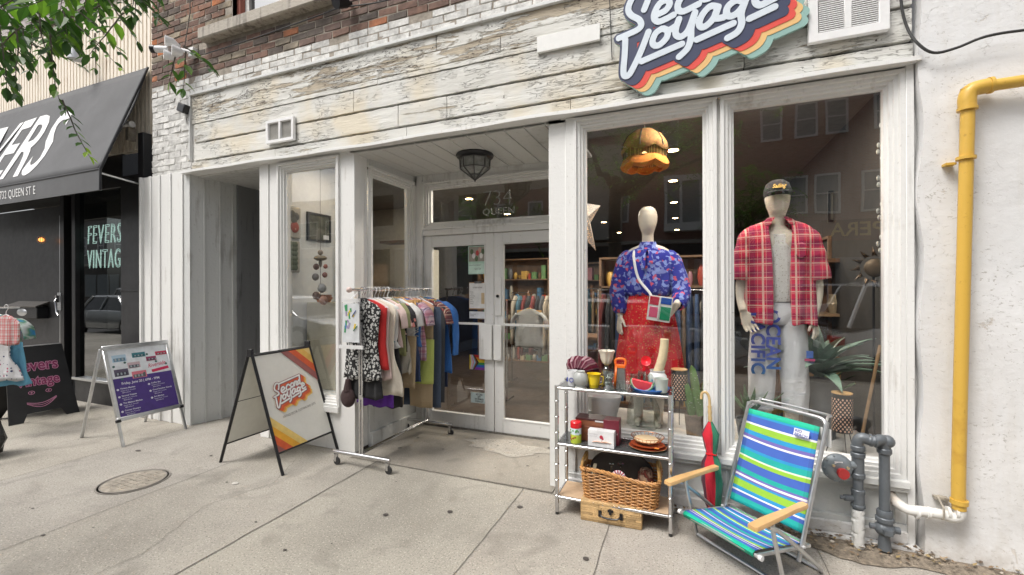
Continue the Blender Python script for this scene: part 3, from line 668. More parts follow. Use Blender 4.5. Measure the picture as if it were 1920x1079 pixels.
# ================================================================== WALL FIXTURES
def louvre(name,label,x0,x1,z0,z1,n,mat,rustc):
    t_=thing(name,label,'air vent',((x0+x1)/2,-.02,z0)); w_=(x1-x0)/2; h=z1-z0
    g=MB(); g.frame((-w_,w_,0,h),[(0,0),(0,-.035),(.05,-.035),(.055,-.02),(.055,0)]); g.box(-.018,.018,-.035,-.005,.05,h-.05); g.build('frame',mat,t_,bevel=.002)
    g=MB(); 
    for i in range(n):
        z=.055+(h-.11)*(i+.5)/n; q=(h-.11)/n*.42
        for a,b_ in ((-w_+.055,-.018),(.018,w_-.055)): g.box(a,b_,-.030,-.022,z-q*.8,z+q*.15); g.add([(a,-.024,z+q*.1),(b_,-.024,z+q*.1),(b_,-.010,z+q*.7),(a,-.010,z+q*.7)],[(0,1,2,3)])
    g.build('louvres',mat,t_,smooth=None)
    g=MB(); g.box(-w_+.05,w_-.05,-.002,.0,.05,h-.05); g.build('backing',rustc,t_)
    return t_
M['ventw']=plain('white vent enamel',(.80,.80,.80),.4,var=.05)
louvre('louvre_vent','large white louvred vent grille beside the hanging logo sign',.70,1.105,3.06,3.36,15,M['ventw'],plain('rusty vent inside',(.09,.055,.04),.9,var=.6,scale=7))
t_=thing('mesh_vent','small white framed mesh vent in the boards above the narrow window','air vent',(-3.81,-.02,3.025))
g=MB(); g.frame((-.19,.19,0,.235),[(0,0),(0,-.03),(.03,-.03),(.034,-.01)]); g.box(-.012,.012,-.03,0,.03,.205); g.build('frame',M['ventw'],t_,bevel=.002)
g=MB()
for i in range(30): x=-.158+i*.0109; g.box(x,x+.003,-.008,-.004,.03,.205)
for i in range(16): z=.034+i*.0107; g.box(-.16,.16,-.009,-.0045,z,z+.003)
g.build('mesh',plain('grey mesh',(.50,.49,.46),.6),t_); g=MB(); g.box(-.16,.16,-.003,-.001,.03,.205); g.build('backing',M['dirt'],t_)
# blank plate
t_=MB(); t_.T=Matrix.Translation((-.835,-.03,3.43)); t_.box(-.243,.243,-.012,.012,-.062,.06)
tag(t_.build('blank_plate',plain('blank white plate',(.76,.76,.74),.5,var=.04),bevel=.002),'blank white rectangular plate screwed to the boards left of the logo sign','plate')
# cables
def cable(label,pts,r,name='cable'):
    g=MB(); g.tube(pts,r,7); return tag(g.build(name,M['rubber']),label,'cable')
def smooth_path(P,k=6):
    P=[Vector(p) for p in P]; out=[]
    for i in range(len(P)-1):
        a=P[max(0,i-1)]; b_=P[i]; c=P[i+1]; d=P[min(len(P)-1,i+2)]
        for j in range(k):
            t=j/k; out.append(.5*((2*b_)+(-a+c)*t+(2*a-5*b_+4*c-d)*t*t+(-a+3*b_-3*c+d)*t**3))
    out.append(P[-1]); return out
cable('black cable looping down from the fascia across the white stucco wall',smooth_path([at(1690,-60,-.05),at(1692,10,-.05),at(1703,55,-.06),at(1722,84,-.10),at(1752,102,-.11),at(1795,93,-.11),at(1850,72,-.11),at(1925,60,-.11),at(2050,50,-.11)]),.0075)
cable('thin dark cable running straight down the boards left of the logo sign',[at(1143,-60,-.03),at(1146,30,-.03),at(1149,114,-.03)],.0035)
cable('thin cable strung along the red brick above the painted strip',smooth_path([at(385,100,-.04),at(480,70,-.05),at(600,28,-.05),at(640,14,-.05),at(720,2,-.05),at(820,-30,-.05)]),.006)
# security camera with floodlights
t_=thing('security_camera','white twin floodlight security camera on the red brick above the white pier','security camera',at(330,92,-.12))
g=MB(); g.tube([(.16,.10,-.02),(.05,.0,0),(-.02,-.02,0)],.022); g.box(.12,.20,.06,.12,-.07,.03); g.build('mount',M['white'],t_,bevel=.004)
for dx,dz,l in ((0,.06,0),(-.02,-.09,1),(.12,-.07,0)):
    g=MB(); g.tube([(.05,.02,dz*.5),(dx+.02,-.04,dz),(dx-.01,-.10,dz)],[.02,.045,.055],14); f=g.build('floodlight',M['white'],t_)
g=MB(); g.tube([(-.05,-.03,0),(-.17,-.11,-.01)],.036,14); cb=g.build('camera_body',M['white'],t_)
g=MB(); g.tube([(-.165,-.107,-.01),(-.20,-.13,-.012)],.042,14); g.build('lens_hood',M['blackmetal'],cb)
t_=thing('sensor_box','small black sensor box on the painted boards at the far left end','sensor',at(346,202,-.05))
g=MB(); g.T=Matrix.Rotation(.4,4,'Y'); g.box(-.065,.065,-.04,.03,-.05,.05); g.build('box_body',M['blackmetal'],t_,bevel=.01)
t_=thing('wall_spotlight','black round spotlight hanging from the brick at the top edge','spotlight',at(645,4,-.12)); g=MB(); g.tube([(.0,.1,.05),(0,0,.02)],.02); g.tube([(0,.04,.03),(-.03,-.06,-.02)],[.05,.06],14); g.build('lamp_head',M['blackmetal'],t_)
# ceiling lantern in the entrance
t_=thing('ceiling_lantern','dark octagonal metal lantern with glass panes under the entrance ceiling','ceiling lamp',(-1.87,.46,2.812))
g=MB(); g.lathe([(.175,0),(.18,-.012),(.172,-.03),(.150,-.04)],n=24); g.build('canopy_ring',M['blackmetal'],t_)
dm=plain('dark tin',(.10,.10,.10),.4,.5)
g=MB(); o8=[(math.cos(2*PI*(k+.5)/8),math.sin(2*PI*(k+.5)/8)) for k in range(8)]
for k in range(8):
    a=o8[k]; b_=o8[(k+1)%8]
    g.tube([(a[0]*.145,a[1]*.145,-.04),(a[0]*.14,a[1]*.14,-.135),(0,0,-.245)],.006,6); 
    for r_,z in ((.145,-.045),(.14,-.135),(.06,-.20)): g.tube([(a[0]*r_,a[1]*r_,z),(b_[0]*r_,b_[1]*r_,z)],.005,6)
g.lathe([(.001,-.262),(.008,-.25),(.004,-.24)],n=8); g.build('cage',dm,t_)
g=MB(); g.add([(a[0]*.14,a[1]*.14,-.045) for a in o8]+[(a[0]*.135,a[1]*.135,-.135) for a in o8]+[(0,0,-.238)],[(k,(k+1)%8,8+(k+1)%8,8+k) for k in range(8)]+[(8+k,8+(k+1)%8,16) for k in range(8)]); g.build('glass_panes',plain('smoky lantern glass',(.24,.25,.24),.25,var=.3),t_,smooth=None)
# ================================================================== LOGO SHAPES (distance field -> outlined plates)
LS=[ # strokes in drawing units, y down
 [(295,112),(335,10),(345,-50),(310,-92),(250,-70),(190,0),(150,100),(175,160),(250,205),(268,255),(235,295),(150,335),(62,372)],
 [(340,-66),(620,-178),(960,-314),(1292,-446)],
 [(405,160),(490,120),(530,60),(500,25),(440,55),(395,130),(388,190),(425,222),(500,195),(565,160)],
 [(770,-40),(735,-70),(665,-30),(610,50),(608,110),(650,130),(730,95),(795,62)],
 [(900,-130),(840,-80),(815,-20),(845,18),(905,0),(960,-60),(955,-120),(900,-130),(960,-125),(1010,-150)],
 [(1040,-190),(985,-28)],[(1005,-90),(1060,-170),(1110,-205),(1135,-180),(1095,-90),(1100,-60),(1150,-78)],
 [(1262,-262),(1200,-205),(1175,-140),(1200,-110),(1250,-140),(1290,-210)],[(1335,-470),(1290,-230),(1270,-130),(1300,-115),(1395,-160)],
 [(122,390),(116,520),(104,660),(112,715),(150,712),(190,650),(262,500),(335,315)],
 [(455,288),(400,330),(372,400),(390,440),(440,432),(500,370),(510,310),(470,286),(520,300),(575,268)],
 [(615,200),(585,290),(590,345),(635,360),(700,300),(762,140)],[(762,140),(728,270),(722,380),(690,470),(615,545)],
 [(960,85),(900,85),(830,160),(800,240),(825,275),(880,250),(940,180),(975,90)],[(975,90),(945,170),(960,195),(1025,185)],
 [(1200,40),(1140,30),(1070,80),(1050,140),(1075,175),(1130,160),(1190,100),(1230,20)],[(1230,20),(1185,150),(1190,240),(1150,320),(1060,375)],
 [(1340,-20),(1430,-60),(1470,-115),(1440,-145),(1370,-110),(1320,-30),(1315,40),(1350,75),(1420,50),(1505,5)],
 [(272,585),(640,427)],[(780,388),(1112,240)],[(1262,198),(1492,90)]]
def to_m(p):
    q=at(1150+p[0]/4.923,p[1]/4.923,-.07); return (q.x-.08,q.z-3.42)
def fine(P,k=5):
    if len(P)<3: return P
    return [(q.x,q.y) for q in smooth_path([(a,b_,0) for a,b_ in P],k)]
LP=[[to_m(p) for p in fine(P)] for P in LS]
RS=.0045
gx=np.arange(-.72,.95,RS); gz=np.arange(-.72,.62,RS); GX,GZ=np.meshgrid(gx,gz)
D0=np.full(GX.shape,9.0)
for P in LP:
    for (ax,az),(bx,bz) in zip(P,P[1:]):
        dx,dz=bx-ax,bz-az; L2=dx*dx+dz*dz+1e-12
        t=np.clip(((GX-ax)*dx+(GZ-az)*dz)/L2,0,1); D0=np.minimum(D0,np.hypot(GX-ax-t*dx,GZ-az-t*dz))
def shift(Dm,dx,dz):
    i=int(round(dx/RS)); j=int(round(dz/RS)); o=np.full(Dm.shape,9.0); H_,W_=Dm.shape
    ys=slice(max(0,j),H_+min(0,j)); yt=slice(max(0,-j),H_+min(0,-j)); xs=slice(max(0,i),W_+min(0,i)); xt=slice(max(0,-i),W_+min(0,-i))
    o[ys,xs]=Dm[yt,xt]; return o
HW=.021
letters=D0-HW; out=D0-(HW+.013)
def swept(a,b_,step=.006):
    r=np.full(D0.shape,9.0); t=a
    while t<=b_: r=np.minimum(r,shift(out,.78*t,-.62*t)); t+=step
    return r
navy=np.minimum(out,swept(0,.062)); red=swept(0,.105); yel=swept(0,.150); teal=swept(0,.196)
navy=np.minimum(navy,D0-.036)   # fills the small gaps between letters
def field_mesh(g,Dm,th,y0,M_=None,scale=1.0,step=1,col=None):
    """plate bounded by Dm<0: front face at y0-th, back at y0"""
    d=Dm[::step,::step]; X=gx[::step]*scale; Z=gz[::step]*scale
    H_,W_=d.shape; ins=d<0
    for j in range(H_-1):
        row=ins[j]|ins[j+1]
        if not row.any(): continue
        i=0
        while i<W_-1:
            q=(ins[j,i],ins[j,i+1],ins[j+1,i+1],ins[j+1,i])
            if not any(q): i+=1; continue
            if all(q):
                k=i
                while k<W_-1 and ins[j,k] and ins[j,k+1] and ins[j+1,k] and ins[j+1,k+1]: k+=1
                pts=[(X[i],Z[j]),(X[k],Z[j]),(X[k],Z[j+1]),(X[i],Z[j+1])]
                g.add([(x,y0-th,z) for x,z in pts],[(0,1,2,3)],col); i=k; continue
            cr=[(X[i],Z[j],d[j,i]),(X[i+1],Z[j],d[j,i+1]),(X[i+1],Z[j+1],d[j+1,i+1]),(X[i],Z[j+1],d[j+1,i])]
            pts=[]; cut=[]
            for a in range(4):
                p=cr[a]; n_=cr[(a+1)%4]
                if p[2]<0: pts.append((p[0],p[1]))
                if (p[2]<0)!=(n_[2]<0):
                    t=p[2]/(p[2]-n_[2]); c=(p[0]+(n_[0]-p[0])*t,p[1]+(n_[1]-p[1])*t); pts.append(c); cut.append((len(pts)-1,p[2]<0))
            if len(pts)>2:
                g.add([(x,y0-th,z) for x,z in pts],[tuple(range(len(pts)))],col)
                for (ia,inn) in cut:
                    if inn:
                        a=pts[ia]; b_=pts[(ia+1)%len(pts)]
                        g.add([(a[0],y0-th,a[1]),(b_[0],y0-th,b_[1]),(b_[0],y0,b_[1]),(a[0],y0,a[1])],[(0,3,2,1)],col)
            i+=1
def pm(n,c,r=.4): return plain(n,c,r,var=.05,scale=9,bmp=.02)
NAVY=pm('navy sign paint',(.045,.055,.11)); RED=pm('coral sign paint',(.72,.08,.06)); YEL=pm('buff sign paint',(.78,.49,.20)); TEAL=pm('sage sign paint',(.28,.46,.42)); ICE=pm('pale letter face',(.66,.73,.80))
sg=thing('logo_sign','large cut-out sign with pale script Second Voyage over navy, coral, buff and sage bands','shop sign',(.08,-.055,3.42))
for nm_,fd,th,y0,m_ in (('sage_layer',teal,.022,-.0,TEAL),('buff_layer',yel,.003,-.022,YEL),('coral_layer',red,.003,-.025,RED),('navy_layer',navy,.003,-.028,NAVY),('lettering',letters,.006,-.031,ICE)):
    g=MB(); field_mesh(g,fd,th,y0); g.build(nm_,m_,sg,smooth=20)
g=MB(); g.box(-.3,.5,.0,.05,-.12,-.09); g.box(-.3,.5,0,.05,.1,.13); g.build('wall_batten',M['blackmetal'],sg)
# ================================================================== A-FRAME SIGNS (all face +x)
def fold_sign(label,cat,x_front,x_back,y0,y1,apx,apz,name): return thing(name,label,cat,((x_front+x_back)/2,(y0+y1)/2,0))
cream=plain('cream sign panel',(.80,.79,.73),.45,var=.03)
# --- shop logo A-frame
XF,XB,YA,YB=-3.115,-3.875,-.61,.0; ox,oy=(XF+XB)/2,(YA+YB)/2
t_=thing('sandwich_board','black framed A-board with Second Voyage logo and orange stripes on cream, beside the clothes rail','sandwich board',(ox,oy,0))
hw_=(YB-YA)/2; hx=(XF-XB)/2; top=Vector((.02,0,1.0))
for s,nm_ in ((1,'front_panel'),(-1,'rear_panel')):
    g=MB()
    for yy in (-hw_,hw_): g.tube([(s*hx,yy,.0),(s*.015,yy,1.0)],.013,8)
    for f_ in ((.17),(.97)): g.tube([(s*(hx*(1-f_)+.015*f_),-hw_,f_),(s*(hx*(1-f_)+.015*f_),hw_,f_)],.009,8)
    if s<0: g.tube([(s*(hx*.45+.008),-hw_,.56),(s*(hx*.45+.008),hw_,.56)],.008,8)
    fr=g.build('frame',M['blackmetal'],t_)
    g=MB(); a=.17; b_=.965; xa=s*(hx*(1-a)+.015*a); xb=s*(hx*(1-b_)+.015*b_)
    g.obox((xa,-hw_+.008,a),(0,2*hw_-.016,0),(xb-xa,0,b_-a),(-.004*s,0,0)); g.build(nm_,cream,t_)
for q_ in (-hw_,hw_):
    g=MB(); g.box(-.03,.03,q_-.012,q_+.012,.96,1.03); g.build('hinge',M['blackmetal'],t_,bevel=.004)
a=.17; b_=.965; xa=(hx*(1-a)+.015*a); xb=(hx*(1-b_)+.015*b_); up=Vector((xb-xa,0,b_-a)); PL=up.length
PB=basis((xa+.0045,-hw_+.008,a),(0,1,0),up)  # local x right, y up, z out (+x)
assert (PB.to_3x3()@Vector((0,0,1))).x>0
PW=2*hw_-.016
def stripes(corner,cols,wd,off0):
    g=MB(); g.T=PB
    for i,c in enumerate(cols):
        o0=off0+wd*i; o1=o0+wd
        # corner 'tr' triangle bands, slope along (1,-.8)
        if corner=='tr': P=lambda o:((PW-o,PL),(PW,PL-o*1.02))
        else: P=lambda o:((0,o*1.02),(o,0))
        a1,a2=P(o0); b1,b2=P(o1); z=.0006
        pts=[(a1[0],a1[1],z),(b1[0],b1[1],z),(b2[0],b2[1],z),(a2[0],a2[1],z)] if o0>0 else [(b1[0],b1[1],z),(b2[0],b2[1],z),((PW if corner=='tr' else 0),(PL if corner=='tr' else 0),z)]
        n_=(Vector(pts[1])-Vector(pts[0])).cross(Vector(pts[2])-Vector(pts[0]))
        if n_.z<0: pts=pts[::-1]
        g.add(pts,[tuple(range(len(pts)))],c)
    return g
cY=(.80,.50,.12); cY2=(.85,.62,.25); cO=(.80,.30,.06); cR=(.72,.12,.04); cM=(.35,.12,.11)
stripes('tr',[cY2,cY,cR,cM],.082,0).build('stripes',M['vc'],t_); stripes('bl',[cM,cR,(.85,.42,.04),(.85,.62,.20)],.078,0).build('stripes',M['vc'],t_)
lc=[(cM,navy,.0004),(cR,red,.0003),((.80,.30,.05),yel,.0002),((.85,.58,.16),teal,.0001)]
LM=PB@Matrix.Translation((.275,.50,0))@Matrix.Rotation(-PI/2,4,'X')   # field x-z plane -> panel
g=MB(); g.T=LM; sc_=.355
for c,fd,dz in ((( .85,.58,.16),teal,.0010),((.80,.30,.05),yel,.0014),((.72,.12,.04),red,.0018),((.28,.10,.11),np.minimum(out,swept(0,.02)),.0022)): field_mesh(g,fd,.0003,-dz,scale=sc_,step=2,col=c)
field_mesh(g,letters,.0003,-.0027,scale=sc_,step=1,col=(.82,.82,.80)); g.build('logo',M['vc'],t_,smooth=None)
tx=text('VINTAGE DECOR, CLOTHING AND GIFTS',.030,plain('grey print',(.30,.28,.26),.5),'tagline',t_,PB@Matrix.Translation((.125,.265,.0008))@Matrix.Rotation(.10,4,'Z'),ext=.0002,sx=.66)
# --- aluminium poster stand
XF,XB,YA,YB=-5.14,-5.87,-.705,-.13; ox,oy=(XF+XB)/2,(YA+YB)/2; hw_=(YB-YA)/2; hx=(XF-XB)/2
t_=thing('poster_stand','aluminium snap-frame A-stand with purple and white Riverside event poster','poster stand',(ox,oy,0))
for s in (1,-1):
    for yy in (-hw_,hw_):
        g=MB(); g.obox((s*hx-.012,yy-.012,0),(.024,0,0),(0,.024,0),(-s*(hx-.02),0,.94)); g.build('leg',M['alu'],t_,bevel=.003)
H0,H1=.25,.945
def pt(s,h): return s*(hx-(hx-.02)*h/.94)
s=1; xa,xb=pt(1,H0),pt(1,H1); up=Vector((xb-xa,0,H1-H0)); PL=up.length; PW=2*hw_
PB=basis((xa+.013,-hw_,H0),(0,1,0),up)
g=MB(); g.T=PB; g.box(-.015,PW+.015,-.015,.025,-.012,.012); g.box(-.015,PW+.015,PL-.02,PL+.025,-.012,.014); g.box(-.015,.02,.025,PL-.02,-.012,.011); g.box(PW-.02,PW+.015,.025,PL-.02,-.012,.011); g.build('snap_frame',M['alu'],t_,bevel=.004)
g=MB(); g.T=PB; 
for a,b_ in ((-.022,-.022),(PW-.018,-.022)): g.box(a,a+.04,b_,b_+.03,-.014,.0125)
g.build('corner_cap',M['blackmetal'],t_,bevel=.003)
g=MB(); g.T=PB; g.box(.018,PW-.018,.02,PL-.02,-.004,.002,col=(.76,.79,.82)); g.box(.02,PW-.02,.025,PL*.56,.002,.003,col=(.075,.04,.22))
rr=random.Random(3)
for (x,y,w_,h_,c1,c2) in ((.05,.585,.12,.085,(.45,.60,.72),(.12,.22,.30)),(.225,.61,.12,.06,(.05,.22,.26),(.04,.12,.15)),(.44,.605,.11,.05,(.55,.05,.10),(.25,.04,.06)),(.345,.555,.095,.055,(.30,.05,.12),(.10,.05,.08)),(.17,.50,.11,.075,(.60,.45,.48),(.10,.10,.12)),(.045,.435,.12,.085,(.11,.09,.14),(.05,.05,.08)),(.19,.39,.13,.085,(.70,.20,.25),(.12,.12,.12))):
    h_*=.85; g.box(x,x+w_,y,y+h_,.002,.0035,col=c1); g.box(x+.01,x+w_-.01,y+.005,y+h_*.55,.0035,.004,col=c2)
    for k in range(3): g.box(x+.02+k*.03,x+.035+k*.03,y+.012,y+h_*.5,.004,.0045,col=(.35,.40,.42))
for x,y in ((.36,.63),(.52,.50),(.15,.57),(.30,.43),(.10,.40),(.43,.54),(.05,.54)): g.lathe([(.012,.0035),(0,.004)],(x,y,0),8,col=(.05,.14,.12))
g.add([(.375,.425,.0035),(.54,.445,.0035),(.535,.475,.0035),(.37,.455,.0035)],[(0,1,2,3)],(.60,.03,.10)); 
for i,(x,y) in enumerate(((.045,.30),(.045,.225),(.045,.15),(.045,.075),(.32,.305),(.32,.23),(.32,.155))): g.lathe([(.011,.0032),(0,.0036)],(x,y,0),10,col=(.72,.72,.78))
g.build('poster',M['vc'],t_)
pw_=plain('poster white print',(.75,.75,.80),.5,var=.02)
def pt_(s_,x,y,sz,**k): return text(s_,sz,pw_,'print',t_,PB@Matrix.Translation((x,y,.0036)),ext=.0002,**k)
L_=[pt_('Friday, June 20 | 6PM - 9PM',.085,.345,.036,off=.02,sx=.85)]
names=['Vintage Market','Second Voyage','The Makers Market','Corner Flowers','Coffee Bar','Good Butcher Goods','Art Market']; 
for i,(x,y) in enumerate(((.065,.30),(.065,.225),(.065,.15),(.065,.075),(.34,.305),(.34,.23),(.34,.155))):
    L_.append(pt_(names[i],x,y,.021,off=.02)); L_.append(pt_('Queen St E, Toronto',x,y-.022,.015)); L_.append(pt_('@shoplocal',x+.01,y-.041,.015))
join_text(L_,'poster_print')
text('Riverside',.062,plain('crimson print',(.60,.03,.10),.5),'poster_title',t_,PB@Matrix.Translation((.345,.478,.0036))@Matrix.Rotation(.12,4,'Z'),ext=.0002,shear=.4,sx=.75)
# --- chalk board
XF,XB,YA,YB=-7.17,-7.70,-.77,-.20
t_=thing('chalk_board','black A-board with pink chalk words Fevers Vintage and a smiling mouth, by the black door','sandwich board',(-7.4,-.485,0))
hx=.26; H=.86; w_=.31
def panel(s):
    g=MB(); th=.012; n=[(-w_,0),(-w_+.12,0),(-w_+.16,.09),(w_-.16,.09),(w_-.12,0),(w_,0),(w_-.06,H),(-w_+.06,H)]
    f=[(s*(hx*(1-z/H)+.01),y,z) for y,z in n]; b_=[(x-s*th,y,z) for x,y,z in f]; k=len(n)
    fs=[tuple(range(k)),tuple(range(2*k-1,k-1,-1))]+[(i,k+i,k+(i+1)%k,(i+1)%k) for i in range(k)]
    if s<0: fs=[tuple(reversed(q)) for q in fs]
    g.add(f+b_,fs); return g
panel(1).build('front_board',M['black'],t_); panel(-1).build('rear_board',M['black'],t_)
g=MB(); g.box(-.02,.02,-w_+.07,w_-.07,H,H+.008); g.build('top_edge',M['alu'],t_)
PB=basis((hx+.011,-w_,0),(0,1,0),(-hx,0,H)); pk=plain('pink chalk',(.75,.32,.50),.9,var=.2,scale=60); pk2=plain('dark pink chalk',(.35,.06,.16),.9,var=.3,scale=60)
for s_,x,y,z_ in (('Fevers',.10,.60,.19),('Vintage',.10,.42,.165)):
    text(s_,z_,pk,'chalk_outline',t_,PB@Matrix.Translation((x,y,.002)),tube=.0035,sx=.78,off=.03); text(s_,z_,pk2,'chalk_fill',t_,PB@Matrix.Translation((x,y,.0005)),ext=.0003,sx=.78)
g=MB(); g.T=PB
for x in (.22,.37): g.tube([(x+.026*math.cos(a),.335+.02*math.sin(a),.002) for a in [2*PI*k/14 for k in range(14)]],.003,5,closed=True); g.tube([(x+.006*math.cos(a),.335+.006*math.sin(a),.002) for a in [2*PI*k/6 for k in range(6)]],.004,5,closed=True)
m1=[(.17+.26*t,.225-.05*math.sin(PI*t)*.8+.03*t,.002) for t in [k/12 for k in range(13)]]; m2=[(x,y-.045*math.sin(PI*min(1,max(.12,(x-.17)/.26*.8+.1))),.002) for x,y,_ in reversed(m1)]
g.tube(m1+m2,.0035,5,closed=True); g.tube([((a[0]+b_[0])/2,(a[1]+b_[1])/2,.002) for a,b_ in zip(m1,reversed(m2))],.003,5); g.build('chalk_face',pk,t_)
# ================================================================== CLOTHING
def clothmat(name, base, kind='plain', c2=None, c3=None, s=1.0, rough=.85):
    m,t,b=newmat(name); v=coords(t); b.inputs['Sheen Weight'].default_value=.04; b.inputs['Roughness'].default_value=rough
    col=None
    if kind=='plain': col=mixc(t,noise(t,v,6,5),tuple(x*.85 for x in base),tuple(min(1,x*1.12) for x in base))
    elif kind=='leopard':
        vo=N(t,'ShaderNodeTexVoronoi',feature='F1'); vo.inputs['Scale'].default_value=42*s; vo.inputs['Randomness'].default_value=.9
        ds=N(t,'ShaderNodeVectorMath',operation='ADD'); ns=N(t,'ShaderNodeTexNoise'); ns.inputs['Scale'].default_value=25; t.links.new(v,ns.inputs[0])
        sc1=N(t,'ShaderNodeVectorMath',operation='SCALE'); sc1.inputs['Scale'].default_value=.03; t.links.new(ns.outputs['Color'],sc1.inputs[0]); t.links.new(v,ds.inputs[0]); t.links.new(sc1.outputs[0],ds.inputs[1]); t.links.new(ds.outputs[0],vo.inputs['Vector'])
        col=ramp(t,vo.outputs['Distance'],[(0,c2),(.17,c2),(.19,base),(.50,base),(.54,c2)],'CONSTANT') if False else ramp(t,vo.outputs['Distance'],[(0,c2),(.12,c2),(.15,base),(.43,base),(.47,c2)])
    elif kind=='plaid':
        sx=N(t,'ShaderNodeSeparateXYZ'); t.links.new(v,sx.inputs[0])
        def bands(o,f,th,ph=0): return mth(t,'GREATER_THAN',mth(t,'SINE',mth(t,'MULTIPLY_ADD',o,f)),th)
        def bd(o,f,ph,th):
            n=N(t,'ShaderNodeMath',operation='MULTIPLY_ADD'); t.links.new(o,n.inputs[0]); n.inputs[1].default_value=f; n.inputs[2].default_value=ph
            return mth(t,'GREATER_THAN',mth(t,'SINE',n.outputs[0]),th)
        X,Z=sx.outputs[0],sx.outputs[2]; f=2*PI/(.115/s)
        c=mixc(t,mth(t,'MULTIPLY',bd(X,f,0,.45),.5),base,c3); c=mixc(t,mth(t,'MULTIPLY',bd(Z,f,1,.45),.4),c,c3)
        c=mixc(t,mth(t,'MULTIPLY',bd(X,f,2.4,.93),.85),c,c2); c=mixc(t,mth(t,'MULTIPLY',bd(Z,f,3.2,.955),.7),c,c2)
        c=mixc(t,mth(t,'MULTIPLY',bd(X,f*2,.8,.988),.7),c,c2); col=mixc(t,mth(t,'MULTIPLY',bd(Z,f*2,.3,.985),.6),c,c2)
    elif kind=='floral':
        vo=N(t,'ShaderNodeTexVoronoi'); vo.inputs['Scale'].default_value=55*s
        ns=N(t,'ShaderNodeTexNoise'); ns.inputs['Scale'].default_value=18; t.links.new(v,ns.inputs[0]); ds=N(t,'ShaderNodeVectorMath',operation='ADD')
        sc1=N(t,'ShaderNodeVectorMath',operation='SCALE'); sc1.inputs['Scale'].default_value=.05; t.links.new(ns.outputs['Color'],sc1.inputs[0]); t.links.new(v,ds.inputs[0]); t.links.new(sc1.outputs[0],ds.inputs[1]); t.links.new(ds.outputs[0],vo.inputs['Vector'])
        sp=N(t,'ShaderNodeSeparateColor'); t.links.new(vo.outputs['Color'],sp.inputs[0])
        col=ramp(t,sp.outputs[0],[(0,base),(.48,c2),(.66,base),(.78,c3),(.88,tuple((a+b_)/2+.08 for a,b_ in zip(base,c2)))],'CONSTANT')
    elif kind=='dots':
        vo=N(t,'ShaderNodeTexVoronoi'); vo.inputs['Scale'].default_value=34*s; vo.inputs['Randomness'].default_value=.35 if c3 else .9; t.links.new(v,vo.inputs['Vector'])
        sp=N(t,'ShaderNodeSeparateColor'); t.links.new(vo.outputs['Color'],sp.inputs[0]); dc=mixc(t,mth(t,'GREATER_THAN',sp.outputs[0],.5),c2,c3 or c2)
        col=mixc(t,mth(t,'LESS_THAN',vo.outputs['Distance'],.26),base,dc)
    elif kind=='tiedye':
        col=ramp(t,noise(t,v,9*s,2,.4,.6),[(.35,base),(.48,c2),(.60,c3)])
    t.links.new(col,b.inputs['Base Color'])
    h=mth(t,'ADD',noise(t,v,300,2),mth(t,'MULTIPLY',noise(t,v,8,5,.6,1.0),2.6)); bump(t,b,h,.6,.018); return m
def cloth(name, secs, mat, parent, folds=3, amp=.012, ph=0, d=.022, nv=16, n=44, xoff=0, flare=1.0, sleeves=None, thick=.002, lean=0):
    """secs: (z, halfwidth, depth scale) from top to hem"""
    g=MB(); zs=[s_[0] for s_ in secs]; L=zs[0]-zs[-1]; vs=[]; rnd=random.Random(int(ph*1000)+len(secs)+int(L*99))
    p2=rnd.random()*6
    for i in range(nv+1):
        z=zs[0]-L*i/nv
        for a,b_ in zip(secs,secs[1:]):
            if a[0]>=z-1e-6>=b_[0]-2e-6 or b_ is secs[-1]:
                u=(a[0]-z)/(a[0]-b_[0]+1e-9); u=max(0,min(1,u)); hw=a[1]+(b_[1]-a[1])*u; dp=a[2]+(b_[2]-a[2])*u; break
        tt=i/nv
        for k in range(n):
            a=2*PI*k/n; ca,sa=math.cos(a),math.sin(a)
            x=hw*(abs(ca)**.8)*(1 if ca>0 else -1); y=d*dp*(abs(sa)**.7)*(1 if sa>0 else -1)
            w_=amp*(.25+tt*flare)*(math.sin(folds*2*PI*x/.4*1.0+ph+tt*1.3)+.5*math.sin(folds*3.7*PI*x/.4+p2+tt*2))
            y+=w_*(1 if sa>-.2 else .6); zz=z+(.010*math.sin(x*38+ph)*tt if i==nv else 0)
            vs.append((xoff+x+.004*math.sin(7*tt+ph),y+lean*tt,zz))
    fs=[(i*n+k,i*n+(k+1)%n,(i+1)*n+(k+1)%n,(i+1)*n+k) for i in range(nv) for k in range(n)]
    fs.append(tuple(range(n)))
    g.add(vs,[tuple(reversed(f)) for f in fs])
    if sleeves:
        for s in (-1,1):
            P,r0,r1=sleeves; pts=[Vector((s*p[0]+xoff,p[1],p[2])) for p in P]; pp=smooth_path(pts,4); m_=len(pp)
            g.tube(pp,[r0+(r1-r0)*i/(m_-1)+.003*math.sin(i*1.7) for i in range(m_)],12,caps=False,flat=.35)
    return g.build(name,mat,parent,smooth=80,solid=thick)
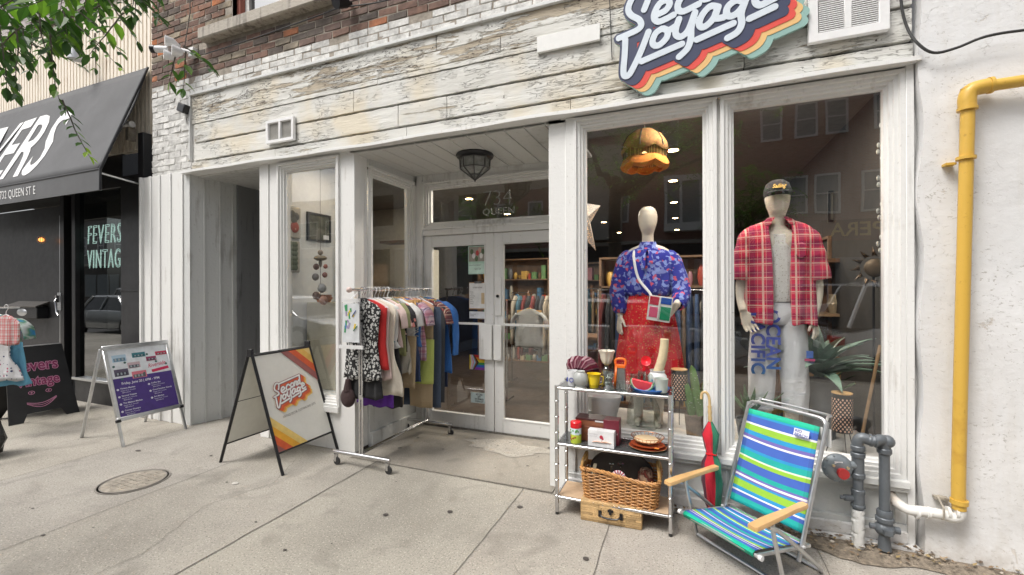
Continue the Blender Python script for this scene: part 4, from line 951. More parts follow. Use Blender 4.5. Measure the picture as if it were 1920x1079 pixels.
# --- the chromed clothes rail
RX,RY0,RY1,RZ=-2.60,-.27,.76,1.535
t_=thing('clothes_rail','chrome rolling clothes rail packed with garments in front of the entrance doors','clothes rail',(RX,(RY0+RY1)/2,0))
Ty=(RY0+RY1)/2
g=MB(); g.T=Matrix.Translation((-RX,-Ty,0)); g.tube([(RX,RY0-.12,RZ),(RX,RY1+.06,RZ)],.0125); g.build('top_rail',M['chrome'],t_)
g=MB(); g.T=Matrix.Translation((-RX,-Ty,0)); g.ball((RX,RY0-.135,RZ),.024,14,10); g.build('end_knob',plain('pinkish knob',(.62,.48,.44),.4),t_)
for y in (RY0,RY1):
    g=MB(); g.T=Matrix.Translation((-RX,-Ty,0)); g.tube([(RX-.012,y,.10),(RX-.012,y,RZ)],.011); g.tube([(RX+.014,y,.10),(RX+.014,y,RZ-.3)],.009); g.tube([(RX,y,.60),(RX,y,.64)],.022); g.build('upright',M['chrome'],t_)
    g=MB(); g.T=Matrix.Translation((-RX,-Ty,0)); g.tube([(RX-.30,y,.115),(RX+.30,y,.115)],.017,12); g.build('foot_bar',M['chrome'],t_)
    for s in (-1,1):
        cx=RX+s*.275-RX; g=MB(); g.box(cx-.012,cx+.012,y-Ty-.014,y-Ty-.009,.03,.10); g.box(cx-.012,cx+.012,y-Ty+.009,y-Ty+.014,.03,.10); g.box(cx-.014,cx+.014,y-Ty-.014,y-Ty+.014,.095,.102); ck=g.build('caster',M['chrome'],t_)
        g=MB(); g.tube([(cx+.01,y-Ty-.009,.033),(cx+.01,y-Ty+.009,.033)],.033,18); g.build('wheel',M['rubber'],ck,bevel=.003)
g=MB(); g.T=Matrix.Translation((-RX,-Ty,0)); g.tube([(RX-.012,RY0,.135),(RX-.012,RY1,.135)],.010); g.tube([(RX+.014,RY0,.135),(RX+.014,RY1,.135)],.010);g.build('base_rail',M['chrome'],t_)
HM={'white':M['white'],'black':plain('black hanger plastic',(.02,.02,.02),.4),'wood':M['wood'],'clear':M['ware']}
def hanger(y,kind,label,hw=.19,rz=0,x=RX,zr=RZ,drop=.0,grp='hangers on the chrome clothes rail'):
    t_=thing('hanger',label,'hanger',(x,y,zr),rz,grp)
    g=MB(); hk=[(.019*math.cos(a)+.0,0,.004+.019*math.sin(a)) for a in [R(d) for d in range(-30,215,20)]][::-1]
    g.tube(smooth_path([(p[0],0,p[2]) for p in hk]+[(.018,0,-.02),(0,0,-.045),(0,0,-.075)],2),.0028 if kind!='black' else .0035,6); g.build('hook',M['chrome'] if kind!='white' else HM['white'],t_)
    g=MB(); g.tube(smooth_path([(-hw,0,-.155),(-hw*.5,0,-.115),(0,0,-.075),(hw*.5,0,-.115),(hw,0,-.155)],4),.006,7); 
    if kind=='wood': g.box(-hw,hw,-.006,.006,-.155,-.10)
    else: g.tube([(-hw,0,-.155),(hw,0,-.155)],.0045,6)
    g.build('shoulders',HM[kind],t_); return t_
SH=RZ-.10   # shoulder height below hanger
def garment(y,label,cat,mat,kind,zb,hw=.2,x=RX,ph=0,zt=None,name=None,hk='white',rz=0,folds=3,amp=.010,hem=None,grp='garments on the chrome clothes rail',hlabel=None,zr=RZ):
    zt=(zr-.085) if zt is None else zt
    t_=thing(name or cat.replace(' ','_'),label,cat,(x,y,0),rz,grp); hem=hem or hw
    if kind in('top','dress'):
        o=cloth('fabric',[(zt,.045,.8),(zt-.035,hw*.62,1),(zt-.075,hw*.93,1),(zt-.2,hw*.86,1.1),(zt-.38,hw*.80,1.2),(zb,hem,1.3)],mat,t_,folds,amp,ph)
    elif kind=='tee':
        o=cloth('fabric',[(zt,.06,.8),(zt-.03,hw*.6,1),(zt-.07,hw*.95,1),(zt-.2,hw*.88,1.1),(zb,hem,1.2)],mat,t_,folds,amp,ph,sleeves=([(hw*.75,0,zt-.06),(hw*1.1,0,zt-.13),(hw*1.22,0,zt-.26)],.07,.062))
    elif kind=='long':
        o=cloth('fabric',[(zt,.06,.8),(zt-.03,hw*.6,1),(zt-.07,hw*.95,1),(zt-.2,hw*.88,1.1),(zb,hem,1.2)],mat,t_,folds,amp,ph,sleeves=([(hw*.75,0,zt-.06),(hw*1.08,0,zt-.14),(hw*1.16,0,zt-.36),(hw*1.14,0,zt-.58)],.066,.045))
    elif kind=='skirt':
        zt=zr-.15 if zt is None else zt; o=cloth('fabric',[(zt,hw*.72,1),(zt-.04,hw*.74,1),(zb,hem,1.5)],mat,t_,folds+1,amp*1.5,ph)
    elif kind=='pants':
        g=MB(); vs=[]; nv=14; n=20
        for s in (-1,1):
            vs=[]
            for i in range(nv+1):
                u=i/nv; z=zt+(zb-zt)*u; c=s*hw*(.5+.05*u); w_=hw*(.52-.10*u)*(hem/hw if u>.5 else 1)
                for k in range(n):
                    a=2*PI*k/n; vs.append((c+w_*math.cos(a),.020*math.sin(a)+amp*u*math.sin(c*30+math.cos(a)*5+ph),z))
            g.add(vs,[(i*n+k,(i+1)*n+k,(i+1)*n+(k+1)%n,i*n+(k+1)%n) for i in range(nv) for k in range(n)]+[tuple(range(n-1,-1,-1))])
        o=g.build('fabric',mat,t_,smooth=80,solid=.002)
    if hk: 
        hanger(y,hk,hlabel or ' '.join(({'white':'white plastic','black':'black velvet','wood':'pale wooden','clear':'clear plastic'}[hk]+' hanger holding the '+label).split()[:15]),hw=min(.2,hw*.85),rz=rz,x=x,zr=zr,grp=grp.replace('garments','hangers'))
    return t_
C=clothmat
leo=C('leopard print',(.62,.62,.60),'leopard',(.012,.012,.013)); blk=C('black jersey',(.018,.018,.02)); redc=C('scarlet cloth',(.55,.02,.02)); cream_=C('cream gauze',(.76,.69,.58)); white_=C('white cotton',(.80,.79,.77))
pur=C('purple velvet',(.14,.03,.38)); lace=C('black lace',(.02,.018,.02)); taupe=C('taupe knit',(.28,.21,.17)); flor=C('pink blossom print',(.02,.018,.025),'floral',(.75,.28,.25),(.78,.55,.50),s=.45); greyg=C('crumpled grey cotton',(.50,.46,.38)); khaki=C('khaki twill',(.50,.38,.23)); lime=C('lime cotton',(.52,.60,.16))
navyp=C('navy cloth',(.03,.05,.12)); blue_=C('blue printed cloth',(.06,.18,.48)); pinkpl=C('pink plaid',(.62,.50,.55),'plaid',(.10,.05,.16),(.40,.05,.12),s=1.6); peach=C('peach lace',(.68,.38,.26),'dots',(.72,.50,.38)); denim=C('mid denim',(.07,.10,.16)); plaidr=C('dark red plaid',(.22,.03,.03),'plaid',(.60,.45,.35),(.03,.03,.05),s=1.5); teal_=C('teal cloth',(.02,.22,.22)); royal=C('bright blue cloth',(.03,.15,.48)); dkgrey=C('charcoal denim',(.05,.055,.065)); pinkl=C('pale pink chiffon',(.72,.55,.52)); pinkl2=C('olive cloth',(.26,.27,.12)); khaki2=C('light khaki chinos',(.52,.40,.25))
# front to back
G=[(-.215,'black tiered skirt under the leopard dress','skirt',blk,'skirt',.64,.20,'black',dict(hem=.19,zt=1.12)),
(-.235,'black and white leopard print sleeveless dress at the front of the rail','dress',leo,'dress',.80,.20,'black',dict(hem=.205)),
(-.20,'scarlet top peeping out behind the leopard dress','top',redc,'top',.90,.20,'white',dict(hem=.215)),
(-.16,'pale pink chiffon blouse near the front of the rail','blouse',pinkl,'top',.80,.205,'white',dict(hem=.245)),
(-.12,'long cream gauze blouse with a wavy hem','blouse',cream_,'top',.66,.225,'white',dict(hem=.285,amp=.018)),
(-.08,'purple velvet skirt hanging low','skirt',pur,'skirt',.54,.22,'black',dict(hem=.20,zt=1.2)),
(-.045,'white sleeveless cotton top with a thin green hem band','top',white_,'top',1.06,.215,'white',dict(hem=.235)),
(-.01,'black lace skirt with scalloped hem','skirt',lace,'skirt',.52,.23,'black',dict(hem=.24,zt=1.2)),
(.03,'pale taupe knitted top behind the white sleeveless top','top',pinkl,'tee',1.05,.19,'white',{}),
(.07,'olive green t-shirt with short sleeves on the rail','t-shirt',pinkl2,'tee',.98,.19,'white',{}),
(.11,'black blouse with large coral blossoms','blouse',flor,'tee',1.00,.21,'white',{}),
(.14,'crumpled grey cotton skirt below the blossom blouse','skirt',greyg,'skirt',.80,.23,'clear',dict(hem=.25,zt=1.15,amp=.02)),
(.17,'khaki twill shorts low on the rail','shorts',khaki,'pants',.66,.23,'clear',dict(zt=1.1)),
(.21,'white short-sleeved shirt in the middle of the rail','shirt',white_,'tee',.94,.20,'wood',{}),
(.25,'navy skirt beneath the blue printed top','skirt',navyp,'skirt',.70,.22,'wood',dict(zt=1.2)),
(.29,'blue printed sleeveless top with white script','top',blue_,'top',1.02,.235,'wood',dict(hem=.235)),
(.33,'pink and purple plaid shirt','shirt',pinkpl,'tee',.90,.215,'wood',{}),
(.37,'lime green cotton shorts low on the rail','shorts',lime,'pants',.66,.28,'wood',dict(zt=1.05)),
(.41,'light khaki chinos reaching lowest on the rail','trousers',khaki2,'pants',.42,.26,'white',dict(zt=1.36)),
(.45,'peach lace blouse near the back of the rail','blouse',peach,'top',1.00,.235,'white',dict(hem=.25)),
(.49,'mid blue denim jeans','jeans',denim,'pants',.40,.25,'white',dict(zt=1.36)),
(.54,'charcoal denim trousers beside the blue jeans','trousers',dkgrey,'pants',.45,.27,'white',dict(zt=1.36)),
(.58,'dark red plaid flannel shirt','shirt',plaidr,'tee',.86,.26,'wood',{}),
(.63,'teal blouse behind the dark red plaid shirt','blouse',teal_,'top',.80,.27,'wood',dict(hem=.28)),
(.67,'bright blue long shirt at the back of the rail','shirt',royal,'long',.72,.27,'clear',{}),
(.72,'navy dress last on the rail','dress',navyp,'dress',.55,.25,'white',dict(hem=.25))]
for i,(y,lb,cat,mt,kd,zb,hw,hk,kw) in enumerate(G):
    o=garment(y,lb,cat,mt,kd,zb-.04,hw*(1.10+.28*max(0,y)),x=RX+random.uniform(-.02,.03),ph=i*1.7,hk=hk,rz=random.uniform(-.10,.06),**kw)
    if 'green hem' in lb:
        g=MB(); g.tube([(-.2+.4*k/10,-.034,1.075) for k in range(11)],.004,5); g.build('hem_band',teal_,o)
    if 'blue printed' in lb: text('Nautical',.085,M['white'],'print',o,basis((.225,-.045,1.08),(0,0,1),(-1,0,0)),shear=.3)
# rail card on the front hanger
t_=thing('price_card','white card with brightly painted letters hanging in front of the leopard dress','sign card',(-2.65,-.33,0),R(4))
g=MB(); g.box(-.085,.085,-.002,.002,1.09,1.42,col=(.66,.68,.70)); 
rr=random.Random(5)
for i in range(16):
    c=rr.choice([(.70,.50,.05),(.05,.30,.12),(.10,.20,.55),(.35,.30,.45)]); x=rr.uniform(-.06,.04); z=rr.uniform(1.12,1.36); g.tube([(x,-.003,z),(x+rr.uniform(-.01,.04),-.003,z+rr.uniform(.02,.06))],.009,5,col=c,flat=.2)
g.build('card',M['vc'],t_); g=MB(); g.box(-.12,.12,-.006,.006,1.035,1.065); g.box(-.09,.09,-.006,.006,1.43,1.46); g.build('clip_bar',M['white'],t_); g=MB(); g.tube([(0,0,1.46),(.09,.03,1.54)],.003,5);g.tube([(-.085,0,1.45),(-.10,0,1.05)],.003,5);g.tube([(.085,0,1.45),(.10,0,1.05)],.003,5); g.build('wire',M['chrome'],t_)
t_=thing('drawstring_pouch','dark brown drawstring pouch hanging at the bottom of the rail front','pouch',(-2.74,-.27,.60)); g=MB(); g.ball((0,0,.0),(.075,.04,.085),18,12); g.tube([(0,0,.06),(0,0,.16)],[.04,.02]); g.build('pouch_body',C('brown velvet',(.05,.025,.025)),t_)
# --- clothes at the left edge
t_=thing('street_rail','small chrome rail mostly outside the left edge of the picture','clothes rail',(-6.45,-1.30,0))
g=MB(); g.tube([(0,-.75,1.36),(0,.35,1.36)],.012); g.build('top_rail',M['chrome'],t_); g=MB(); g.tube([(0,-.7,0.03),(0,-.7,1.36)],.012); g.tube([(-.3,-.7,.03),(.3,-.7,.03)],.014); g.build('upright',M['chrome'],t_)
eg='garments on the rail at the left edge'
ging=C('red and white gingham',(.70,.66,.64),'plaid',(.60,.03,.03),(.62,.03,.05),s=2.2); tie=C('blue green tie dye',(.03,.25,.55),'tiedye',(.10,.28,.16),(.55,.60,.58)); dots=C('white cloth with multicolour dots',(.72,.72,.74),'dots',(.03,.04,.14),(.45,.10,.18),s=.75); sky_=C('light blue cloth',(.18,.50,.72))
garment(-.98,'blue and green tie-dyed top at the left edge','top',tie,'tee',.70,.26,x=-6.84,ph=1,hk='white',rz=R(28),grp=eg,zr=1.36,hlabel='white hanger under the tie-dyed top')
garment(-1.10,'white blouse with small coloured dots at the left edge','blouse',dots,'top',.62,.20,x=-6.56,ph=2,hk='white',rz=R(25),grp=eg,zr=1.33,hem=.30,hlabel='white hanger under the dotted blouse')
garment(-1.18,'red and white checked ruffled top at the left edge','top',ging,'top',1.02,.15,x=-6.06,ph=3,hk='white',rz=R(20),grp=eg,zr=1.38,hlabel='white hanger under the checked top')
garment(-1.02,'light blue skirt showing under the dotted blouse','skirt',sky_,'skirt',.56,.24,x=-6.56,ph=4,hk=None,rz=R(25),grp=eg,zr=1.3,zt=1.0)
t_=MB(); 
rn=random.Random(8); t_.lathe([(.02,0),(.12,.02),(.15,.15),(.13,.30),(.09,.42),(.03,.50),(.05,.56)],(-6.02,-1.36,0),28,fn=lambda a,z:1+.10*math.sin(5*a+z*14)+.06*math.sin(11*a-z*20))
tag(t_.build('bin_bag',plain('glossy black plastic',(.015,.015,.017),.22,bmp=.8,bscale=14),smooth=80),'crumpled glossy black bag under the rail at the left edge','bag')
# ================================================================== CHROME SHELF AND WARES
SX0,SX1,SY0,SY1=-.835,-.105,-.37,-.115; SZ=(.125,.485,.868)
t_=thing('display_shelf','three-tier bamboo-style chrome shelf holding second-hand wares outside the window','shelf',((SX0+SX1)/2,(SY0+SY1)/2,0))
T0=Matrix.Translation((-(SX0+SX1)/2,-(SY0+SY1)/2,0))
def bamboo(g,a,b_,r,step=.105):
    a=Vector(a); b_=Vector(b_); L=(b_-a).length; n=max(2,round(L/step)); g.tube([a,b_],r,12)
    for i in range(1,n):
        p=a.lerp(b_,i/n); d=(b_-a).normalized(); g.tube([p-d*.006,p-d*.003,p+d*.003,p+d*.006],[r,r*1.22,r*1.22,r],12,caps=False)
for x in (SX0,SX1):
    for y in (SY0,SY1):
        g=MB(); g.T=T0; bamboo(g,(x,y,.02),(x,y,SZ[2]+.012),.0135); g.build('leg',M['chrome'],t_)
        g=MB(); g.T=T0; g.tube([(x,y,0),(x,y,.022)],.012); g.build('rubber_foot',M['rubber'],t_)
smoke=plain('smoked glass shelf',(.07,.075,.075),.12,var=.1,bmp=.01)
for i,z in enumerate(SZ):
    g=MB(); g.T=T0
    for y in (SY0,SY1): bamboo(g,(SX0,y,z-.006),(SX1,y,z-.006),.0105)
    for x in (SX0,SX1): bamboo(g,(x,SY0,z-.006),(x,SY1,z-.006),.0105)
    g.build('shelf_rail',M['chrome'],t_)
    g=MB(); g.T=T0; g.box(SX0+.008,SX1-.008,SY0+.008,SY1-.008,z-.004,z+.003); g.build('shelf_board',plain('pale plywood',(.52,.37,.24),.6,var=.08) if i==0 else smoke,t_)
Z0,Z1,Z2=[z+.003 for z in SZ]
def item(name,label,cat,x,y,z,group=None,rz=0): return thing(name,label,cat,(x,y,z),rz,group)
def P(name,t_,mat,fn,**k): g=MB(); fn(g); return g.build(name,mat,t_,**k)
# helper: x for a photo pixel on plane y
def X(px,y): return at(px,540,y).x
yF,yM=-.30,-.20
# pleated burgundy vases
burg=plain('burgundy glass',(.10,.012,.03),.12,var=.2,bmp=.02)
stripe=vcol('striped burgundy glass',.12,.02,var=.05)
for px,rz,lb in ((1083,.3,'burgundy and white pleated glass bowl on its side, left end of the top shelf'),(1100,-.4,'burgundy and white pleated glass bowl leaning behind the round frosted candle globe')):
    o=item('pleated_bowl',lb,'bowl',X(px,-.16),-.16,Z2+.10,'burgundy pleated bowls on the top shelf')
    g=MB(); n=48; prof=[(.0,-.055),(.04,-.05),(.075,-.01),(.085,.03),(.06,.055),(.05,.05)]
    for i in range(len(prof)-1):
        (r0,z0),(r1,z1)=prof[i],prof[i+1]
        for k in range(n):
            a0,a1=2*PI*k/n,2*PI*(k+1)/n; sw=.25*i; c=(.09,.010,.025) if k%4 else (.30,.16,.18); f=lambda r,a,z,s_: (r*math.cos(a+s_)*(1+.03*math.cos(a*12)),r*math.sin(a+s_)*(1+.03*math.cos(a*12)),z)
            g.add([f(r0,a0,z0,sw),f(r0,a1,z0,sw),f(r1,a1,z1,sw+.25),f(r1,a0,z1,sw+.25)],[(0,1,2,3)],c)
    b_=g.build('bowl_body',stripe,o,smooth=60); b_.rotation_euler=(R(-60),R(15),rz)
# blue white mug
o=item('patterned_mug','white mug with blue patterned band, front left of the top shelf','mug',X(1073,yF),yF,Z2)
P('mug_body',o,M['vcs'],lambda g:(g.lathe([(.030,0),(.033,.01),(.040,.09),(.041,.105),(.037,.105),(.034,.02),(0,.018)],n=28,col=(.75,.75,.76)),[g.lathe([(.0,.0),(.010,.0)],(0,0,0),8,col=(.05,.08,.35)) for k in range(0)]))
P('blue_pattern',o,M['vcs'],lambda g:[g.tube([( (.0385+.0002)*math.cos(a+dx),(.0385)*math.sin(a+dx),.045+.014*math.sin(b_)) for b_,dx in [(2*PI*q/10,.35*math.cos(2*PI*q/10)) for q in range(10)]],.0025,5,closed=True,col=(.04,.07,.35)) for a in [R(-90+60*k) for k in range(6)]])
o=item('candle_globe','round frosted grey glass candle globe between the patterned mug and the yellow mug','candle holder',X(1088,-.335),-.335,Z2)
P('globe',o,M['frost'],lambda g:g.lathe([(.040,0),(.030,.012),(.045,.03),(.052,.06),(.043,.09),(.028,.105),(.030,.112),(.024,.105),(.0,.10)],n=30))
o=item('yellow_mug','bright yellow plastic mug on the top shelf','mug',X(1113,yF),yF,Z2)
P('mug_body',o,plain('yellow plastic',(.80,.58,.02),.3,var=.04),lambda g:(g.lathe([(.030,0),(.032,.006),(.043,.088),(.048,.094),(.043,.094),(.036,.02),(.0,.02)],n=28),g.tube([(.042,0,.08),(.066,0,.075),(.06,0,.03),(.036,0,.02)],.006,6,flat=.6)))
# glass oil lamp with flower shade
o=item('glass_lamp','clear glass lamp with a scalloped flower shade on the top shelf','lamp',X(1137,-.24),-.24,Z2)
P('lamp_base',o,M['ware'],lambda g:g.lathe([(.045,0),(.048,.01),(.02,.04),(.018,.06),(.038,.085),(.032,.115),(.014,.135),(.016,.15),(.0,.15)],n=28))
P('lamp_shade',o,plain('pearly glass',(.70,.64,.54),.2,var=.08),lambda g:g.lathe([(.016,.150),(.030,.160),(.040,.19),(.046,.225),(.056,.245),(.052,.244),(.042,.22),(.028,.17)],n=48,fn=lambda a,z:1+.06*math.cos(8*a)*(1 if z>.18 else .3)))
P('collar',o,plain('brass collar',(.55,.38,.14),.3,1),lambda g:g.lathe([(.014,.145),(.020,.150),(.018,.158)],n=20))
P('chimney',o,M['ware'],lambda g:g.tube([(0,0,.15),(0,0,.275)],.006,10))
# box grater
o=item('box_grater','orange handled box grater standing in glassware on the top shelf','grater',X(1163,-.26),-.26,Z2)
P('grater_body',o,plain('dull steel plate',(.42,.41,.40),.35,.9),lambda g:g.rings([[(-.035,-.03,0),(.035,-.03,0),(.035,.03,0),(-.035,.03,0)],[(-.028,-.024,.15),(.028,-.024,.15),(.028,.024,.15),(-.028,.024,.15)]]),smooth=20)
orange=plain('orange plastic',(.80,.16,.02),.3,var=.04)
P('handle',o,orange,lambda g:(g.tube(smooth_path([(-.03,0,.15),(-.034,0,.185),(-.01,0,.197),(.022,0,.195),(.034,0,.18),(.03,0,.15)],3),.008,8),g.box(-.032,.032,-.028,.028,.14,.158)))
P('side_strip',o,orange,lambda g:g.add([(-.040,-.034,0),(-.025,-.038,0),(-.018,-.03,.15),(-.032,-.028,.15)],[(0,1,2,3)]),solid=.003)
# clear glassware group
o=item('water_jug','tall clear glass jar in front of the orange grater','glass jar',X(1140,-.33),-.33,Z2); P('glass_body',o,M['ware'],lambda g:g.lathe([(.04,0),(.055,.012),(.03,.035),(.024,.07),(.04,.095),(.044,.13),(.038,.13)],n=28))
o=item('serving_glass','low clear glass bowl with red tint beside the watermelon slice','glass bowl',X(1172,-.335),-.335,Z2); P('glass_body',o,M['ware'],lambda g:g.lathe([(.03,0),(.035,.01),(.048,.05),(.052,.055)],n=28))
# blue tray
o=item('blue_tray','round blue plastic tray on the right of the top shelf','tray',X(1218,-.262),-.262,Z2)
P('tray_body',o,plain('blue plastic',(.03,.13,.42),.3,var=.05),lambda g:g.lathe([(.0,.004),(.10,.004),(.112,.022),(.120,.026),(.122,.022),(.108,0),(0,0)],n=48))
tz=Z2+.005
o=item('watermelon_dish','watermelon slice shaped dish standing on the blue tray','dish',X(1200,-.33),-.33,tz)
def wm_(g):
    n=20
    for r0,r1,c in ((0,.056,(.72,.06,.08)),(.056,.062,(.75,.72,.62)),(.062,.068,(.16,.36,.12))):
        for k in range(n):
            a0,a1=PI+PI*k/n,PI+PI*(k+1)/n; p=lambda r,a,y:(r*1.1*math.cos(a),y,.072+r*math.sin(a))
            for y,rev in ((-.012,0),(.012,1)):
                q=[p(r0,a0,y),p(r1,a0,y),p(r1,a1,y),p(r0,a1,y)]; g.add(q,[(0,1,2,3) if not rev else (3,2,1,0)],c)
            if r1>.065: g.add([p(r1,a0,-.012),p(r1,a1,-.012),p(r1,a1,.012),p(r1,a0,.012)],[(3,2,1,0)],c)
    g.box(-.062,.062,-.012,.012,.0715,.073,col=(.72,.06,.08))
P('slice_body',o,M['vcs'],wm_).rotation_euler=(R(10),R(10),0)
for i,(px,y,h,r,lb) in enumerate(((1190,-.27,.10,.030,'clear tumbler behind the watermelon dish'),(1203,-.24,.115,.026,'small clear glass at the middle of the blue tray'),(1214,-.26,.10,.030,'clear tumbler right of the watermelon dish'))):
    o=item('tumbler',lb,'glass',X(px,y),y,tz,'clear tumblers on the blue tray'); P('glass_body',o,M['ware'],lambda g:g.lathe([(r*.85,0),(r,h),(r*.93,h),(r*.8,.008),(0,.008)],n=24))
o=item('frosted_tumbler','greenish frosted glass tumbler at the front right of the blue tray','glass',X(1239,-.315),-.315,tz); P('glass_body',o,plain('frosted green glass',(.50,.55,.50),.3,var=.05),lambda g:g.lathe([(.033,0),(.038,.006),(.042,.085),(.044,.09),(.040,.09),(.036,.02),(0,.02)],n=30))
# white pot with roll and ladle
o=item('white_crock','white round crock with small painted flowers behind the blue tray glasses','pot',X(1232,-.20),-.20,Z2+.005)
def crock(g): g.lathe([(.035,0),(.05,.015),(.062,.05),(.060,.085),(.045,.108),(.050,.122),(.045,.122),(.038,.10),(.0,.095)],n=36)
P('pot_body',o,plain('white glazed china',(.74,.74,.73),.15,var=.03),crock); P('painted_flowers',o,M['vcs'],lambda g:[g.ball((.0605*math.cos(a),.0605*math.sin(a),z),(.008,.008,.007),8,5,col=c) for a,z,c in ((R(-120),.06,(.10,.30,.45)),(R(-100),.045,(.10,.35,.15)),(R(-135),.05,(.12,.35,.30)),(R(-85),.06,(.5,.35,.45)))])
o=item('luffa_roll','long ribbed beige roll leaning up out of the white crock','roll',X(1234,-.20),-.20,Z2+.09,rz=0)
P('roll_body',o,plain('beige luffa',(.62,.52,.33),.8,var=.12,bmp=.5),lambda g:g.tube([(-.012+.050*u+.012*math.sin(u*3),0,.245*u) for u in [k/40 for k in range(41)]],[(.030-.004*(k/40)+(.0012 if k%2 else 0)) for k in range(41)],20))
o=item('red_ladle','shiny red spoon and ladle set standing on the top shelf','ladle',X(1208,-.21),-.21,Z2+.03)
redp=plain('red plastic',(.72,.01,.02),.2,var=.04)
P('ladle_bowl',o,redp,lambda g:g.lathe([(.0,-.016),(.02,-.012),(.031,.0),(.033,.004),(.029,.003),(.018,-.008),(0,-.012)],n=24)).matrix_local=Matrix.Translation((.010,0,.155))@Matrix.Rotation(R(70),4,'X')
P('ladle_handle',o,redp,lambda g:g.tube([(-.03,-.01,0),(-.012,0,.06),(.004,.0,.125)],[.008,.009,.011],8,flat=.5))
# ---- middle shelf
yF=-.31
o=item('powder_tin','yellow green canister with a red lid, front left of the middle shelf','canister',X(1079,yF),yF,Z1)
def tin(g):
    g.lathe([(.036,0),(.0365,.004),(.0365,.058)],n=32,col=(.52,.62,.06)); g.lathe([(.0365,.058),(.0365,.100),(.034,.104)],n=32,col=(.62,.72,.76))
    for k in range(14):
        a=R(-150+rr.uniform(0,120)); z=rr.uniform(.02,.09); g.ball((.0365*math.cos(a),.0365*math.sin(a),z),(.007,.003,.006),7,4,col=(.08,.28,.04) if z>.05 else (.35,.12,.03))
P('tin_body',o,M['vcs'],tin); P('lid',o,redp,lambda g:g.lathe([(.0375,.102),(.038,.104),(.038,.138),(.034,.143),(0,.143)],n=36,fn=lambda a,z:1+.012*math.cos(36*a)))
brown=plain('wooden cigar box',(.24,.085,.04),.45,var=.25,scale=10)
for i in range(3):
    o=item('cigar_box',['brown wooden cigar box, bottom of the stack','brown wooden cigar box, middle of the stack','brown wooden cigar box with dark lid, top of the stack'][i],'box',X(1112,-.22)+.0,-.205,Z1+.0+.052*i,'stacked cigar boxes on the middle shelf')
    P('box_body',o,brown,lambda g:g.box(-.115,.125,-.06,.06,0,.040),bevel=.002); P('lid',o,brown if i<2 else plain('dark lid',(.07,.015,.015),.4),lambda g:g.box(-.118,.128,-.063,.063,.040,.0505),bevel=.002)
    if i==2: P('label_strip',o,M['white'],lambda g:g.box(.02,.10,-.0645,-.063,.035,.045))
o=item('maroon_box','maroon card box with small white lettering beside the cigar boxes','box',X(1147,-.24),-.235,Z1)
P('box_body',o,plain('maroon card',(.16,.015,.03),.45,var=.08),lambda g:g.box(-.052,.052,-.05,.05,0,.165),bevel=.002)
tx_=plain('white label print',(.75,.75,.75),.5,var=0)
text('House Blend Tea\nset with dish no. 57',.0145,tx_,'print',o,basis((-.045,-.0508,.085),(1,0,0),(0,0,1)),ext=.0002,off=.01,sx=.78)
o=item('white_gift_box','white box with a picture of a hand holding a rose on the middle shelf','box',X(1127,-.315),-.315,Z1,rz=R(-3))
def wb(g):
    g.box(-.085,.088,-.03,.03,0,.105,col=(.76,.76,.77))
    for a,b_,c,z in ((-.055,.02,(.72,.42,.30),.028),(0,.05,(.74,.45,.33),.032)): g.tube([(a,-.0305,z),(a+.03,-.0305,z+.008),(b_+.02,-.0305,z+.002)],[.005,.010,.005],8,flat=.15,col=c)
    g.ball((.005,-.0305,.065),(.012,.0015,.013),10,6,col=(.45,.02,.05)); g.ball((.013,-.0305,.056),(.008,.0012,.008),8,5,col=(.50,.03,.07)); g.tube([(.01,-.0308,.05),(.008,-.0308,.035)],.0012,5,col=(.2,.1,.05))
P('box_body',o,M['vc'],wb,bevel=.0); text('BATHING\nTEA CUP',.013,plain('grey label print',(.45,.45,.47),.5,var=0),'print',o,basis((-.075,-.0306,.075),(1,0,0),(0,0,1)),ext=.0001)
# plates
o=item('oval_platter','large glossy red brown platter with pale rim, lowest of the stack','plate',X(1213,-.26),-.255,Z1,'plate stack on the middle shelf')
P('plate_body',o,M['vcs'],lambda g:(g.lathe([(.0,.0),(.07,.0),(.118,.014),(.120,.017)],n=40,sy=.85,col=(.60,.42,.22)),g.lathe([(.0,.006),(.07,.006),(.119,.018)],n=40,sy=.85,col=(.25,.04,.015))))
o=item('brown_plate','glossy red brown plate in the middle of the stack','plate',X(1213,-.26),-.255,Z1+.018,'plate stack on the middle shelf')
P('plate_body',o,M['vcs'],lambda g:(g.lathe([(.0,.0),(.06,.0),(.108,.014)],n=40,sy=.85,col=(.33,.06,.02)),g.box(.05,.075,-.085,-.065,.014,.016,col=(.75,.25,.05))))
o=item('wire_basket','round copper wire basket resting on the brown plates','basket',X(1213,-.26),-.255,Z1+.036)
def wire(g):
    for r_,z in ((.055,.006),(.085,.022),(.105,.045)): g.tube([(r_*math.cos(a),.85*r_*math.sin(a),z) for a in [2*PI*k/40 for k in range(40)]],.0022,6,closed=True)
    for k in range(24): a=2*PI*k/24; g.tube([(r_*math.cos(a),.85*r_*math.sin(a),z) for r_,z in ((.055,.006),(.085,.022),(.105,.045))],.0015,5)
P('wires',o,plain('copper wire',(.65,.30,.14),.25,1),wire)
o=item('painted_plate','cream plate painted with fruit lying in the copper wire basket','plate',X(1210,-.27),-.262,Z1+.050)
